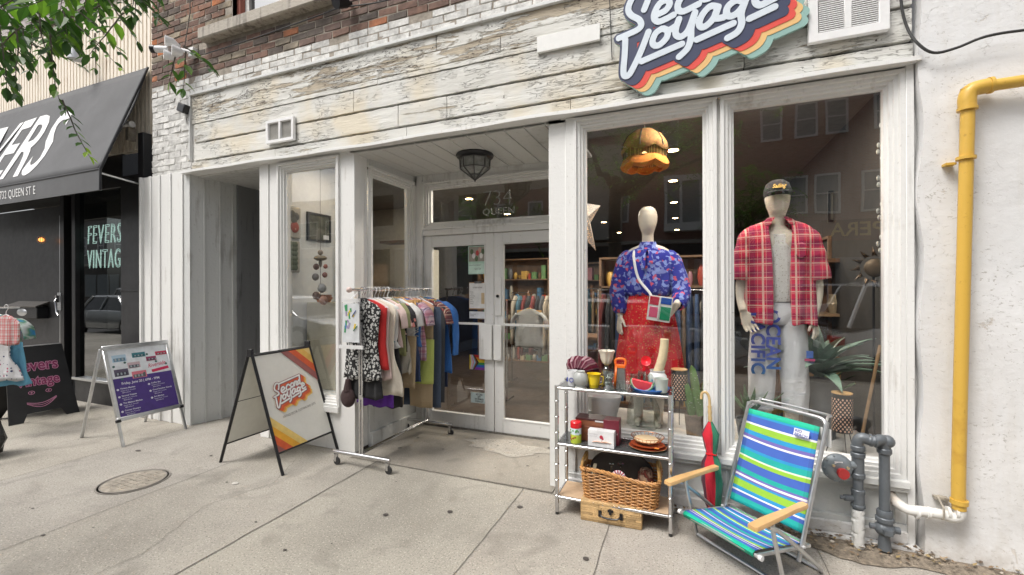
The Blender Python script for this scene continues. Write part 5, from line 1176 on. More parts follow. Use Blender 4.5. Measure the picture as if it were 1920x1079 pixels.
def fp(g):
    g.lathe([(.0,.0),(.05,.0),(.078,.012)],n=40,sy=.82,col=(.40,.16,.06)); g.lathe([(.0,.004),(.05,.004),(.075,.0135)],n=40,sy=.82,col=(.72,.58,.36))
    for x,y,c in ((-.02,.02,(.45,.03,.03)),(.0,.03,(.5,.05,.03)),(.025,.02,(.75,.40,.05)),(.04,.0,(.75,.45,.08)),(-.03,-.02,(.08,.03,.05)),(.0,-.02,(.06,.03,.08)),(-.045,.0,(.10,.22,.05)),(.03,-.025,(.12,.25,.06)),(.015,.005,(.65,.55,.12))): g.ball((x,y,.007),(.011,.009,.004),10,5,col=c)
P('plate_body',o,M['vcs'],fp).rotation_euler=(R(8),0,0)
# ---- lower shelf: wicker basket
o=item('wicker_basket','honey brown wicker basket with looped handles on the lowest shelf','basket',X(1163,-.25)-.0,-.245,Z0)
wick=plain('honey wicker',(.50,.25,.09),.5,var=.3,scale=30,bmp=.2)
bx,by,BH=.235,.105,.20
def perim(u,k):  # rounded rectangle, u 0..1
    hx_,hy_=bx+k*.018,by+k*.012; r_=.05; segs=[(hx_-r_)*2,(hy_-r_)*2]; arc=PI/2*r_; Lt=2*(segs[0]+segs[1])+4*arc; s_=(u%1)*Lt
    cs_=[(-(hx_-r_),-hy_,1,0,segs[0]),(hx_-r_,-(hy_-r_),'a',-PI/2,arc),(hx_,-(hy_-r_),0,1,segs[1]),(hx_-r_,hy_-r_,'a',0,arc),(hx_-r_,hy_,-1,0,segs[0]),(-(hx_-r_),hy_-r_,'a',PI/2,arc),(-hx_,hy_-r_,0,-1,segs[1]),(-(hx_-r_),-(hy_-r_),'a',PI,arc)]
    for c in cs_:
        if s_<=c[4]:
            if c[2]=='a': a=c[3]+s_/r_; return Vector((c[0]+r_*math.cos(a),c[1]+r_*math.sin(a),0)), Vector((math.cos(a),math.sin(a),0))
            return Vector((c[0]+c[2]*s_,c[1]+c[3]*s_,0)), Vector((c[3],-c[2],0))
        s_-=c[4]
    return Vector((-(hx_-r_),-hy_,0)),Vector((0,-1,0))
def weave(g):
    ns=34; rows=17; per=ns*4
    for j in range(rows):
        z=.008+j*(BH-.02)/rows; pts=[]
        for i in range(per):
            u=i/per; p,n_=perim(u,j/rows); q=math.sin(u*ns*PI*1.0+(PI if j%2 else 0)); pts.append(p+n_*(.0045*q)+Vector((0,0,z+.0012*math.sin(i*.9+j))))
        g.tube(pts,.0052,5,closed=True,flat=.8)
    for i in range(ns): 
        p0,n0=perim((i+.0)/ns,0); p1,n1=perim(i/ns,1); g.tube([p0+V(0,0,.0),p1+V(0,0,BH-.01)],.0035,5)
P('woven_wall',o,wick,weave)
P('rim',o,wick,lambda g:[g.tube([perim(i/90,1.1)[0]+perim(i/90,1)[1]*(.006*math.sin(i*.9+f_))+V(0,0,BH-.012+.008*math.cos(i*.9+f_)+(.018*math.cos(2*PI*i/90*2-0.3) )) for i in range(90)],.007,6,closed=True) for f_ in (0,2.1,4.2)])
for s in (-1,1): P('handle',o,plain('golden wicker handle',(.55,.32,.11),.4,var=.2),lambda g:g.tube(smooth_path([(s*(bx+.016),-.07,BH-.02),(s*(bx+.012),-.065,BH+.035),(s*(bx-.0),0,BH+.075),(s*(bx+.012),.065,BH+.035),(s*(bx+.016),.07,BH-.02)],5),.011,8))
P('base',o,wick,lambda g:g.box(-bx+.02,bx-.02,-by+.02,by-.02,.0,.008))
bc=Vector((X(1163,-.25),-.245,Z0))
o=item('tin_tray','dark grey oval tin tray standing inside the wicker basket','tray',bc.x-.0,bc.y+.03,Z0+.02); P('tray_body',o,plain('dark tin tray',(.075,.070,.066),.45,.4),lambda g:g.lathe([(0,0),(.20,0),(.208,.010),(.212,.006),(.2,-.006),(0,-.006)],n=48,sy=.62)).matrix_local=Matrix.Translation((-.005,.03,.145))@Matrix.Rotation(R(82),4,'X')
o=item('glass_stopper','small clear glass stopper leaning on the dark tray in the basket','glass',bc.x-.06,bc.y-.03,Z0+.13); P('glass_body',o,M['ware'],lambda g:(g.tube([(-.005,0,0),(0,0,.09)],[.008,.007],10),g.ball((.0,0,.10),(.02,.012,.012))))
o=item('glass_stopper','clear faceted glass stopper behind the pink shell dish in the basket','glass',bc.x+.0,bc.y-.02,Z0+.15); P('glass_body',o,M['ware'],lambda g:(g.tube([(-.005,0,0),(0,0,.07)],[.008,.007],10),g.ball((.0,0,.085),(.022,.014,.016),8,4)),smooth=10)
o=item('shell_dish','pink striped glass shell dish propped on the basket rim','dish',bc.x-.005,bc.y-.075,Z0+.16)
def shell_(g):
    n=12
    for k in range(n):
        a0,a1=R(20+140*k/n),R(20+140*(k+1)/n); c=(.70,.60,.62) if k%2 else (.40,.08,.12)
        g.add([(0,0,0),(.05*math.cos(a0),-.006,.055*math.sin(a0)),(.05*math.cos(a1),-.006,.055*math.sin(a1))],[(0,1,2)],c)
P('shell_body',o,M['vcs'],shell_,solid=.003)
o=item('price_stick','pale wooden price stick in the left end of the basket','tag',bc.x-.185,bc.y-.04,Z0+.13); P('stick',o,plain('pale stick',(.62,.55,.38),.6),lambda g:g.obox((-.01,0,0),(.022,0,0),(0,.004,0),(.018,0,.09)))
o=item('red_bag','crumpled red and brown paper in the right end of the basket','paper bag',bc.x+.16,bc.y,Z0+.10); P('paper',o,C('red brown paper',(.30,.06,.04),'tiedye',(.10,.03,.02),(.45,.30,.2),s=3),lambda g:g.lathe([(.04,0),(.05,.05),(.045,.09),(.03,.12)],n=16,fn=lambda a,z:1+.15*math.sin(5*a+z*60)),smooth=20)
# wooden case under shelf
M['cork']=boardmat('split bamboo case',.42,(.62,.42,.20),0)
o=item('bamboo_case','split bamboo covered case with black metal handle on the ground under the shelf','case',-.475,-.295,0,rz=R(2))
strip=vcol('split bamboo',.6,.5,80,.25)
def cs_f(g):
    g.box(-.19,.19,-.075,.075,.005,.125,col=(.20,.12,.06)); z=.003; j=0
    while z<.128:
        x=-.195
        while x<.195:
            l=rr.uniform(.06,.18); k=rr.uniform(.5,1.2); c=(.60*k,.40*k,.19*k); x2=min(x+l,.195)
            g.box(x,x2-.002,-.083-rr.uniform(0,.004),-.074,z,z+.0125,col=c); x+=l
        z+=.0142
    for j in range(10): k=rr.uniform(.8,1.1); g.box(-.195,.195,-.078+j*.0155,-.065+j*.0155,.124,.131+rr.uniform(0,.003),col=(.58*k,.40*k,.20*k))
    for s in (-1,1): g.box(s*.188,s*.197,-.078,.075,.003,.128,col=(.48,.32,.15))
P('case_body',o,strip,cs_f,bevel=.001)
P('handle',o,M['blackmetal'],lambda g:(g.tube(smooth_path([(-.065,-.088,.07),(-.055,-.11,.062),(-.03,-.115,.055),(.03,-.115,.055),(.055,-.11,.062),(.065,-.088,.07)],3),.0055,8),g.box(-.078,-.058,-.092,-.084,.045,.085),g.box(.058,.078,-.092,-.084,.045,.085)))
P('clasp',o,M['blackmetal'],lambda g:(g.box(-.018,.018,-.092,-.084,.085,.10),g.box(-.008,.008,-.096,-.086,.07,.105)))
# ================================================================== UMBRELLA
o=item('umbrella','folded red and green umbrella with bamboo crook handle leaning on the mullion','umbrella',.135,-.10,0)
u0,u1=Vector((.015,-.05,.03)),Vector((-.005,.025,.83))
def um(z): return u0.lerp(u1,(z-.03)/.8)
P('shaft',o,M['blackmetal'],lambda g:g.tube([um(.03),um(.70)],.005))
bam=plain('bamboo handle',(.60,.42,.20),.4,var=.15)
P('crook_handle',o,bam,lambda g:(g.tube([um(.66)+V(0,0,.003*0)]+[um(.66+.02*k) for k in range(1,6)],[.011+(.0025 if k%2 else 0) for k in range(6)],10),g.tube(smooth_path([um(.75),um(.80),um(.835)+V(-.008,0,0),um(.848)+V(-.026,0,0),um(.835)+V(-.045,0,0),um(.80)+V(-.05,0,0)],4),.0085,10)))
cg=vcol('umbrella cloth',.7,.3,80,.15,sheen=.2)
def umb(g):
    n=24; zs=[.06,.14,.28,.40,.455,.50,.58,.645,.665]; rs=[.012,.040,.058,.050,.027,.036,.048,.018,.008]
    for i in range(len(zs)-1):
        for k in range(n):
            a0,a1=2*PI*k/n,2*PI*(k+1)/n
            f=lambda a,r_,z: um(z)+Vector((r_*(1+.22*math.cos(7*a+z*9))*math.cos(a),r_*.75*(1+.22*math.cos(7*a+z*9))*math.sin(a),0))
            am=(a0+a1)/2%(2*PI); am=math.degrees(am); c=(.60,.01,.03) if 215<am<285 else (.02,.16,.09) if am>=285 or am<60 else (.10,.03,.05)
            g.add([f(a0,rs[i],zs[i]),f(a1,rs[i],zs[i]),f(a1,rs[i+1],zs[i+1]),f(a0,rs[i+1],zs[i+1])],[(0,1,2,3)],c)
P('canopy_cloth',o,cg,umb,smooth=70,merge=True); P('tie_strap',o,redp,lambda g:g.tube([um(.455)+Vector((.03*math.cos(a),.024*math.sin(a),.004*math.sin(3*a))) for a in [2*PI*k/16 for k in range(16)]],.005,6,closed=True))
# ================================================================== BEACH CHAIR
ch=thing('beach_chair','low aluminium beach chair in blue, teal, lime and white stripes with wooden arms','beach chair',(.147,-.60,0),R(-41.8))
teal_c=(.01,.38,.33); blu=(.05,.12,.46); sk=(.02,.28,.55); lm=(.28,.52,.04); wt=(.78,.78,.80); pur_=(.16,.13,.42); em=(.0,.40,.25)
fab=vcol('striped mesh fabric',.65,.12,500,.06)
def band_panel(g,path,w0,w1,seq,sag=0,nx=16):
    """fabric swept along path (list of (y,z)); stripes in order"""
    tot=sum(s_[0] for s_ in seq); Ls=[0]
    for a,b_ in zip(path,path[1:]): Ls.append(Ls[-1]+math.hypot(b_[0]-a[0],b_[1]-a[1]))
    L=Ls[-1]
    def pos(s_):
        for i in range(len(path)-1):
            if Ls[i+1]>=s_-1e-9: u=(s_-Ls[i])/(Ls[i+1]-Ls[i]); return path[i][0]+(path[i+1][0]-path[i][0])*u, path[i][1]+(path[i+1][1]-path[i][1])*u
        return path[-1]
    s_=0
    for w_,c in seq:
        m_=max(1,int(w_/tot*L/.02)); 
        for q in range(m_):
            a=s_+w_/tot*L*q/m_; b_=s_+w_/tot*L*(q+1)/m_
            for k in range(nx):
                xs=[-1+2*kk/nx for kk in (k,k+1)]; vs=[]
                for t in (a,b_):
                    y,z=pos(t); wd=w0+(w1-w0)*t/L
                    for x in (xs if t==a else xs[::-1]): vs.append((x*wd,y+sag*.3*(1-x*x),z-sag*(1-x*x)*math.sin(PI*t/L)))
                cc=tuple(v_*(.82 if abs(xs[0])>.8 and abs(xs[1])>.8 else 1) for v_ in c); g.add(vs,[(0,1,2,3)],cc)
        s_+=w_/tot*L
SEQ=[(2.2,em),(1.5,blu),(.25,wt),(.8,pur_),(.4,wt),(1.1,lm),(1,sk),(1.4,blu),(.4,wt),(.7,pur_),(1.3,teal_c),(1.6,blu),(.9,sk),(.45,(.6,.75,.3)),(.6,lm),(2.2,blu),(.7,teal_c),(.4,pur_),(.5,wt),(.9,sk),(1.1,blu),(.4,wt),(.5,pur_),(.4,lm),(.9,teal_c)]
BACK=[(2,teal_c),(1.0,blu),(.45,wt),(.9,sk),(1.9,lm),(.5,sk),(.45,pur_),(.55,wt),(.5,pur_),(1.2,teal_c),(2.1,blu),(1.0,lm),(.42,(.72,.78,.6)),(1.5,teal_c),(.7,sk),(2.2,blu),(.5,wt),(.8,pur_),(1.1,sk),(1.6,lm),(.5,wt),(1.7,blu),(.5,sk),(1.3,em)]
by0,bz0,by1,bz1=.395,.20,.575,.755
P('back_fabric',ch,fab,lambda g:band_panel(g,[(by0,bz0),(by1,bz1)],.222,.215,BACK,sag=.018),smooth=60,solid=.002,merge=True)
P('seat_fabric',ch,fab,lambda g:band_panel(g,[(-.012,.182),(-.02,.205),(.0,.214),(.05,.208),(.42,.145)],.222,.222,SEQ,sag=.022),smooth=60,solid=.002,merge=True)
gal=M['alu']; W=.238
P('back_frame',ch,gal,lambda g:g.tube(smooth_path([(-W,.33,.08),(-W,.36,.14),(-W,by1+.01,bz1-.02),(-W+.005,by1+.02,bz1+.015),(-W+.03,by1+.03,bz1+.04),(-.1,by1+.03,bz1+.045),(.1,by1+.03,bz1+.045),(W-.03,by1+.03,bz1+.04),(W-.005,by1+.02,bz1+.015),(W,by1+.01,bz1-.02),(W,.36,.14),(W,.33,.08)],4),.0115,10))
P('headrest_bar',ch,gal,lambda g:g.tube(smooth_path([(-W+.01,by1+.02,bz1+.0),(-W+.03,by1+.09,bz1+.04),(-W+.06,by1+.13,bz1+.045),(W-.06,by1+.13,bz1+.045),(W-.03,by1+.09,bz1+.04),(W-.01,by1+.02,bz1+.0)],4),.007,8))
P('seat_frame',ch,gal,lambda g:(g.tube([(-W,-.01,.20),(-W,.43,.135)],.010),g.tube([(W,-.01,.20),(W,.43,.135)],.010),g.tube([(-W-.01,-.005,.195),(W+.01,-.005,.195)],.010),g.tube([(-W-.01,.42,.14),(W+.01,.42,.14)],.010)))
A=.272
P('front_leg_frame',ch,gal,lambda g:g.tube(smooth_path([(-A,.06,.375),(-A,.07,.30),(-A,.13,.10),(-A,.15,.03),(-A+.03,.155,.011),(0,.155,.011),(A-.03,.155,.011),(A,.15,.03),(A,.13,.10),(A,.07,.30),(A,.06,.375)],4),.0115,10))
P('rear_leg_frame',ch,gal,lambda g:g.tube(smooth_path([(-A-.018,.0,.365),(-A-.018,.10,.31),(-A-.018,.40,.07),(-A-.012,.45,.02),(-A+.03,.465,.012),(0,.465,.012),(A-.03,.465,.012),(A+.012,.45,.02),(A+.018,.40,.07),(A+.018,.10,.31),(A+.018,.0,.365)],4),.0115,10))
for s in (-1,1):
    P('armrest',ch,M['wood'],lambda g:g.rings([[(s*A+w_*q,y,z+dz) for q,dz in ((-1,-.010),(1,-.010),(1.02,.0),(.85,.010),(-.85,.010),(-1.02,.0))] for y,z,w_ in ((-.10,.378,.018),(-.09,.378,.027),(.0,.384,.029),(.12,.388,.024),(.22,.391,.019),(.31,.394,.023),(.335,.395,.017))]),smooth=30)
    P('rivet',ch,M['white'],lambda g:(g.ball((s*(A+.016),.07,.33),.009),g.ball((s*(W+.012),.36,.15),.009)))
for s in (-1,1): P('end_cap',ch,M['white'],lambda g:g.tube([(s*(W+.008),-.005,.195),(s*(W+.026),-.005,.195)],.0135,12))
bt=basis((.095,by1-.035,bz1-.075),(1,0,0),(0,by1-by0,bz1-bz0))
P('label_patch',ch,M['vc'],lambda g:[g.add([tuple(bt@V(x,y,.012)) for x,y in ((0,0),(.085,0),(.085,.04),(0,.04))],[(0,1,2,3)],(.72,.72,.76))])
text('RIO\nBEACH',.021,plain('label print blue',(.08,.10,.35),.5,var=0),'label_print',ch,bt@Matrix.Translation((.006,.021,.0128)),ext=.0002,off=.02,sx=1.1)
P('price_tag',ch,M['white'],lambda g:g.obox((.20,by1+.035,bz1-.11),(.055,0,0),(0,.003,0),(0,.0,.10)))
# ================================================================== GAS REGULATOR AND PIPES
gr=thing('gas_riser','grey painted gas regulator and iron risers below the right window','gas meter pipe',(.93,-.12,0))
gm=M['greypaint']; rgm=plain('light grey regulator paint',(.24,.27,.29),.4,.3,var=.12); T_=Matrix.Translation((-.93,.12,0))
def Q(name,mat,fn,parent=gr,**k): g=MB(); g.T=T_; fn(g); return g.build(name,mat,parent,**k)
x1,x2=.925,1.05; yp=-.115
def collar(g,x,y,z,r,h): g.tube([(x,y,z-h/2),(x,y,z-h*.35),(x,y,z+h*.35),(x,y,z+h/2)],[r*.9,r,r,r*.9],14)
Q('riser_pipe',gm,lambda g:(g.tube([(x1,yp,.10),(x1,yp,.60)],.026,14),collar(g,x1,yp,.56,.036,.03),collar(g,x1,yp,.44,.036,.03),g.tube([(x1,yp,.42),(x1,yp,.56)],.031,14),collar(g,x1,yp,.345,.034,.025),g.tube([(x1,yp,.26),(x1,yp,.345)],.032,14),collar(g,x1,yp,.26,.036,.02),g.tube([(x1-.005,yp,.30),(x1-.07,yp-.01,.30)],.018,10),g.tube([(x1-.068,yp-.01,.30),(x1-.09,yp-.01,.30)],.012,8)))
Q('crossover_pipe',gm,lambda g:(g.tube(smooth_path([(x1,yp,.58),(x1,yp,.635),(x1+.018,yp-.005,.662),(x1+.05,yp-.01,.655),(x2-.05,yp-.02,.655),(x2-.018,yp-.01,.665),(x2+.0,yp+.0,.64),(x2,yp,.58)],4),.030,14),[collar(g,x1,yp,.60,.036,.03),collar(g,x2,yp,.60,.036,.03)],g.tube([(x1+.052,yp-.01,.655),(x1+.062,yp-.01,.655)],.036,14),g.tube([(x2-.052,yp-.02,.655),(x2-.042,yp-.02,.655)],.036,14),g.ball((x2+.015,yp,.655),.036)))
Q('riser_pipe',gm,lambda g:(g.tube([(x2,yp,.05),(x2,yp,.60)],.026,14),collar(g,x2,yp,.235,.038,.045),collar(g,x2,yp,.205,.044,.03),g.tube([(x2,yp,.15),(x2,yp,.21)],.036,12)))
Q('valve',gm,lambda g:(g.ball((x2,yp,.15),(.05,.045,.045),14,8),g.tube([(x2-.07,yp,.155),(x2+.07,yp,.15)],[.016,.02],10),g.box(x2-.02,x2+.02,yp-.06,yp-.03,.135,.165),g.tube([(x2,yp,.03),(x2,yp,.11)],[.034,.026],12)))
Q('wrapped_pipe',paint('flaking white pipe',(.66,.66,.64),(.2,.2,.2),.3,(.60,(.13,.14,.15)),bs=.8),lambda g:g.tube([(x1+.002*math.sin(i*2.1),yp,.24-.014*i) for i in range(18)],[.029+.0035*(i%2) for i in range(18)],14))
rg=Matrix.Translation((x1-.11,yp-.03,.48))@Matrix.Rotation(R(90),4,'X')@Matrix.Rotation(R(12),4,'Y')
def reg(g):
    g.T=T_@rg; g.lathe([(.0,-.035),(.045,-.032),(.070,-.018),(.080,-.008),(.080,-.003)],n=32); g.lathe([(.080,.001),(.080,.007),(.068,.020),(.05,.030),(.03,.034),(.0,.034)],n=32)
    for k in range(10): a=2*PI*k/10; g.tube([(.073*math.cos(a),.073*math.sin(a),-.014),(.073*math.cos(a),.073*math.sin(a),.018)],.0055,6)
    g.T=T_; g.tube([(x1-.05,yp-.02,.50),(x1,yp,.50)],[.02,.024],10); g.tube([(x1-.115,yp-.03,.40),(x1-.11,yp-.03,.43)],[.018,.03],10)
ro=Q('regulator_body',rgm,reg); Q('red_cap',plain('faded red cap',(.42,.03,.03),.5),lambda g:(setattr(g,'T',T_@rg),g.lathe([(.024,.032),(.026,.048),(.030,.050),(.030,.066),(.0,.066)],(.004,-.015,0),20))[0]); Q('data_plate',M['white'],lambda g:(setattr(g,'T',T_@rg),g.box(-.028,.015,.028,.045,.022,.032))[0])
Q('port_plug',plain('brass plug',(.60,.50,.32),.4,.6),lambda g:(setattr(g,'T',T_@rg),g.tube([(-.035,.022,.02),(-.035,.022,.04)],.008,8),g.tube([(.04,.012,.02),(.04,.012,.04)],.008,8))[0])
# yellow pipe
yellow=paint('yellow pipe paint',(.62,.385,.065),(.40,.20,.03),.3,(.665,(.20,.08,.03)),bs=.25,rough=.4,streak=False)
yp_=thing('yellow_gas_pipe','yellow painted gas pipe rising up the white stucco wall and turning right','pipe',(1.44,-.12,0))
Ty_=Matrix.Translation((-1.44,.12,0)); a=at(1797,955,-.13); b_=at(1815,195,-.13)
ax,az,bx_,bz=a.x,a.z,b_.x,b_.z
g=MB(); g.T=Ty_; g.tube(smooth_path([(ax,-.13,az-.01),(ax,-.13,az+.3),(bx_,-.13,bz-.10),(bx_,-.13,bz+.03),(bx_+.025,-.13,bz+.062),(bx_+.07,-.13,bz+.072),(bx_+.6,-.13,bz+.085),(bx_+1.3,-.13,bz+.10)],5),.030,18); g.build('pipe',yellow,yp_)
g=MB(); g.T=Ty_; g.tube(smooth_path([(bx_,-.13,bz-.035),(bx_,-.13,bz+.03),(bx_+.022,-.13,bz+.065),(bx_+.085,-.13,bz+.075)],4),.0385,18); g.tube([(bx_,-.13,bz-.045),(bx_,-.13,bz-.03)],.043,18); g.tube([(bx_+.085,-.13,bz+.075),(bx_+.10,-.13,bz+.076)],.043,18);  g.build('elbow',yellow,yp_); g=MB(); g.T=Ty_; g.tube([(ax,-.13,az+.02),(ax,-.13,az+.045)],.038,18); g.build('collar',yellow,yp_)
c_=at(1812,300,-.13); g=MB(); g.T=Ty_; g.tube([(c_.x,-.13,c_.z-.008),(c_.x,-.13,c_.z+.008)],.042,18); g.box(c_.x-.075,c_.x-.03,-.11,-.06,c_.z-.025,c_.z-.012); g.build('clamp',yellow,yp_)
wp=thing('white_elbow_pipe','peeling white pipe coming out of the stall riser to the foot of the yellow pipe','pipe',(1.2,-.12,.25)); Tw=Matrix.Translation((-1.2,.12,-.25))
e0=at(1668,930,-.02); wpp=[e0+V(0,.05,0),e0+V(.0,-.06,-.01),at(1700,958,-.12),at(1730,962,-.13),at(1765,968,-.13),Vector((ax-.03,-.13,az-.06)),Vector((ax,-.13,az-.04)),Vector((ax,-.13,az+.02))]
g=MB(); g.T=Tw; g.tube(smooth_path(wpp,5),.027,16); 
for px in (1718,1738,1775,1790): q=at(px,964,-.13); g.tube([q-V(.006,0,0),q+V(.006,0,-.001)],.033,14)
g.build('pipe',paint('peeling white pipe paint',(.70,.69,.66),(.35,.25,.16),.3,(.66,(.28,.14,.07)),bs=.6,streak=False),wp)
q=at(1762,955,-.13); g=MB(); g.T=Tw; g.tube([(q.x,-.10,q.z+.05),(q.x,-.165,q.z+.01),(q.x,-.165,q.z-.05),(q.x,-.13,q.z-.06)],.005,6); g.box(q.x-.01,q.x+.05,-.10,-.06,q.z+.03,q.z+.045); g.build('bracket',M['rust'],wp)
# ================================================================== MANNEQUINS
skin=plain('ivory mannequin skin',(.72,.66,.55),.45,var=.05,bmp=.03)
def hand(g, w, d, side, n_, s=1.0, curl=.5):
    """w wrist, d direction, side = thumb side, n_ = palm facing direction"""
    w=Vector(w); d=Vector(d).normalized(); side=(Vector(side)-d*Vector(side).dot(d)).normalized(); n_=Vector(n_).normalized()
    g.rings([[w+d*t*s+side*(a*wd)*s+n_*(b_*th)*s for a,b_ in ((1,.0),(.7,.7),(-.7,.7),(-1,0),(-.7,-.7),(.7,-.7))] for t,wd,th in ((-.02,.026,.020),(.0,.027,.018),(.03,.036,.017),(.07,.042,.016),(.092,.038,.012))])
    for k,(o,l) in enumerate(((.032,.070),(.011,.080),(-.011,.074),(-.032,.058))):
        b=w+d*.085*s+side*o*s; p1=b+(d*.42*l+side*o*.12+n_*.10*curl*l)*s; p2=p1+(d*.30*l+n_*.32*curl*l)*s; p3=p2+(d*.20*l+n_*.35*curl*l)*s
        g.tube([b-d*.02*s,b,p1,p2,p3],[.009*s,.0095*s,.009*s,.008*s,.0065*s],8)
    b=w+d*.02*s+side*.028*s; g.tube([b-side*.01*s,b+(d*.025+side*.022)*s,b+(d*.055+side*.036+n_*.010)*s,b+(d*.080+side*.036+n_*.018)*s],[.012*s,.012*s,.010*s,.008*s],8)
def ell(c,rx,ry,n=24,p=2.0): 
    return [(c[0]+rx*math.copysign(abs(math.cos(a))**(2/p),math.cos(a)),c[1]+ry*math.copysign(abs(math.sin(a))**(2/p),math.sin(a)),c[2]) for a in [2*PI*k/n for k in range(n)]]
def mannequin(label,cx,cy,topz,scale,arms,skinm):
    t_=thing('mannequin',label,'mannequin',(cx,cy,.44)); g=MB(); g.T=Matrix.Translation((0,0,-.44)); s=scale; zc=topz
    secs=[(0,.004,.004,0),(-.012,.045,.05,0),(-.04,.068,.085,0),(-.085,.078,.098,0),(-.125,.076,.096,-.004),(-.165,.068,.088,-.008),(-.20,.056,.072,-.012),(-.225,.048,.055,-.006),(-.245,.046,.050,0),(-.30,.047,.050,.0),(-.325,.075,.058,0),(-.345,.13,.07,0),(-.375,.175,.085,0),(-.42,.185,.10,0),(-.55,.165,.105,0),(-.68,.135,.092,0),(-.80,.155,.10,0),(-.92,.165,.11,0)]
    g.rings([ell((0,dy*s,zc+z*s),rx*s,ry*s) for z,rx,ry,dy in secs][::-1])
    for q in (-1,1):
        hz=zc-.88*s; g.tube([(q*.08*s,0,hz),(q*.085*s,0,zc-1.3*s),(q*.08*s,.0,.50),(q*.08*s,-.01,.452)],[.088*s,.058*s,.036*s,.04*s],14); g.tube([(q*.08*s,.03,.475),(q*.08*s,-.12,.462)],[.035,.02],10)
    for pts,rad,hd in arms:
        pts=[Vector(p)-V(cx,cy,0) for p in pts]; g.tube(smooth_path(pts,5),[rad[0]+(rad[1]-rad[0])*i/(5*(len(pts)-1)) for i in range(5*(len(pts)-1)+1)],14)
        hand(g,pts[-1],hd[0],hd[1],hd[2],s=1.05,curl=hd[3])
    o=g.build('body',skinm,t_,smooth=None)
    r_=o.modifiers.new('remesh','REMESH'); r_.mode='VOXEL'; r_.voxel_size=.0055; r_.use_smooth_shade=True
    q=o.modifiers.new('smooth','SMOOTH'); q.factor=.5; q.iterations=3
    return t_
MY=.45
m1c=at(1215,500,MY)
sL,eL,wL=at(1172,480,MY),at(1160,545,MY-.02),at(1163,592,MY-.05); sR,eR,wR=at(1262,480,MY),at(1277,545,MY-.03),at(1268,574,MY-.16)
mq=mannequin('faceless ivory mannequin in blue floral blouse and long red skirt in the left big window',m1c.x,MY,2.205,.97,[((sL,eL,wL),(.045,.026),((-.05,-.2,-1),(0.6,-1,0),(1,.2,0),.35)),((sR,eR,wR),(.045,.026),((-.75,-.15,-.65),(0,-.1,1),(-.2,-1,0),.5))],skin)
blf=C('blue floral crepe',(.025,.035,.40),'floral',(.30,.40,.85),(.75,.12,.20),s=.75); rsk=C('red dotted skirt cloth',(.66,.008,.018),'dots',(.60,.30,.10),s=1.6)
def loc(m_,p): return Vector(p)-V(m_.x,MY,0)
def mcloth(name,t_,mat,rg,tubes=(),amp=.006,fr=9,sub=1,z0=.44):
    g=MB(); g.T=Matrix.Translation((0,0,-z0)); n=64; R_=[]
    for i,(z,rx,ry,dx,dy,a_) in enumerate(rg):
        R_.append([((rx+a_*(math.sin(fr*a+i*.15)+.5*math.sin(fr*2*a+.3*i)))*math.cos(a)+dx,(ry+a_*(math.sin(fr*a+i*.15)+.5*math.sin(fr*2*a+.3*i)))*math.sin(a)+dy,z) for a in [2*PI*k/n for k in range(n)]])
    g.rings(R_[::-1],caps=False)
    for pts,rad in tubes:
        pp=smooth_path(pts,6); m_=len(pp); rr_=[]
        for i in range(m_):
            u=i/(m_-1)*(len(rad)-1); k=min(int(u),len(rad)-2); rr_.append(rad[k]+(rad[k+1]-rad[k])*(u-k)+.0035*math.sin(i*2.1))
        g.tube(pp,rr_,18,caps=False)
    return g.build(name,mat,t_,smooth=75,solid=.003,sub=sub)
mcloth('blouse',mq,blf,[(1.915,.060,.065,0,0,0),(1.885,.068,.07,0,0,0),(1.862,.11,.08,0,0,0),(1.83,.19,.10,0,0,.002),(1.78,.215,.125,0,0,.004),(1.70,.205,.135,0,0,.006),(1.58,.195,.135,0,-.005,.008),(1.50,.185,.13,0,-.01,.010),(1.475,.15,.105,0,0,.006)],
   [([loc(m1c,sL)+V(.06,0,-.01),loc(m1c,sL)+V(.005,0,-.04),loc(m1c,eL),loc(m1c,wL)+V(0,.01,.05),loc(m1c,wL)+V(0,0,.01)],(.045,.066,.074,.062,.036)),([loc(m1c,sR)+V(-.06,0,-.01),loc(m1c,sR)+V(-.005,0,-.04),loc(m1c,eR),loc(m1c,wR)+V(.02,.06,.02),loc(m1c,wR)+V(.01,.02,.0)],(.045,.066,.074,.060,.036))])
P('neck_tie',mq,blf,lambda g:(setattr(g,'T',Matrix.Translation((0,0,-.44))),g.tube([(.0,-.085,1.885),(-.02,-.135,1.81),(-.025,-.155,1.70)],[.016,.014,.018],8,flat=.4),g.tube([(.0,-.085,1.885),(.03,-.135,1.82),(.035,-.15,1.74)],[.016,.014,.018],8,flat=.4),g.ball((0,-.085,1.88),.02))[0],smooth=70)
mcloth('skirt',mq,rsk,[(1.52,.135,.10,0,0,.001),(1.48,.15,.115,0,0,.003),(1.38,.185,.14,0,0,.010),(1.2,.215,.165,0,0,.018),(1.0,.24,.19,0,0,.024),(.80,.262,.21,0,0,.028),(.74,.268,.215,0,0,.028)],fr=11)
hb=thing('shoulder_bag','white pink red green and blue patchwork shoulder bag worn across the floral blouse','bag',(at(1235,575,MY-.2)))
bo=hb.location.copy()
P('bag_body',hb,M['vcs'],lambda g:(g.box(-.075,.095,-.03,.03,-.115,.075,col=(.74,.73,.70)),g.box(-.068,.0,-.034,-.03,.005,.068,col=(.50,.03,.06)),g.box(-.062,.005,-.034,-.03,-.09,-.01,col=(.68,.12,.22)),g.box(.012,.088,-.034,-.03,.02,.068,col=(.03,.10,.42)),g.box(.018,.09,-.034,-.03,-.10,-.0,col=(.02,.25,.12)),g.box(.0,.012,-.036,-.03,-.1,.07,col=(.74,.73,.70)))[0],bevel=.006).rotation_euler=(0,R(8),0)
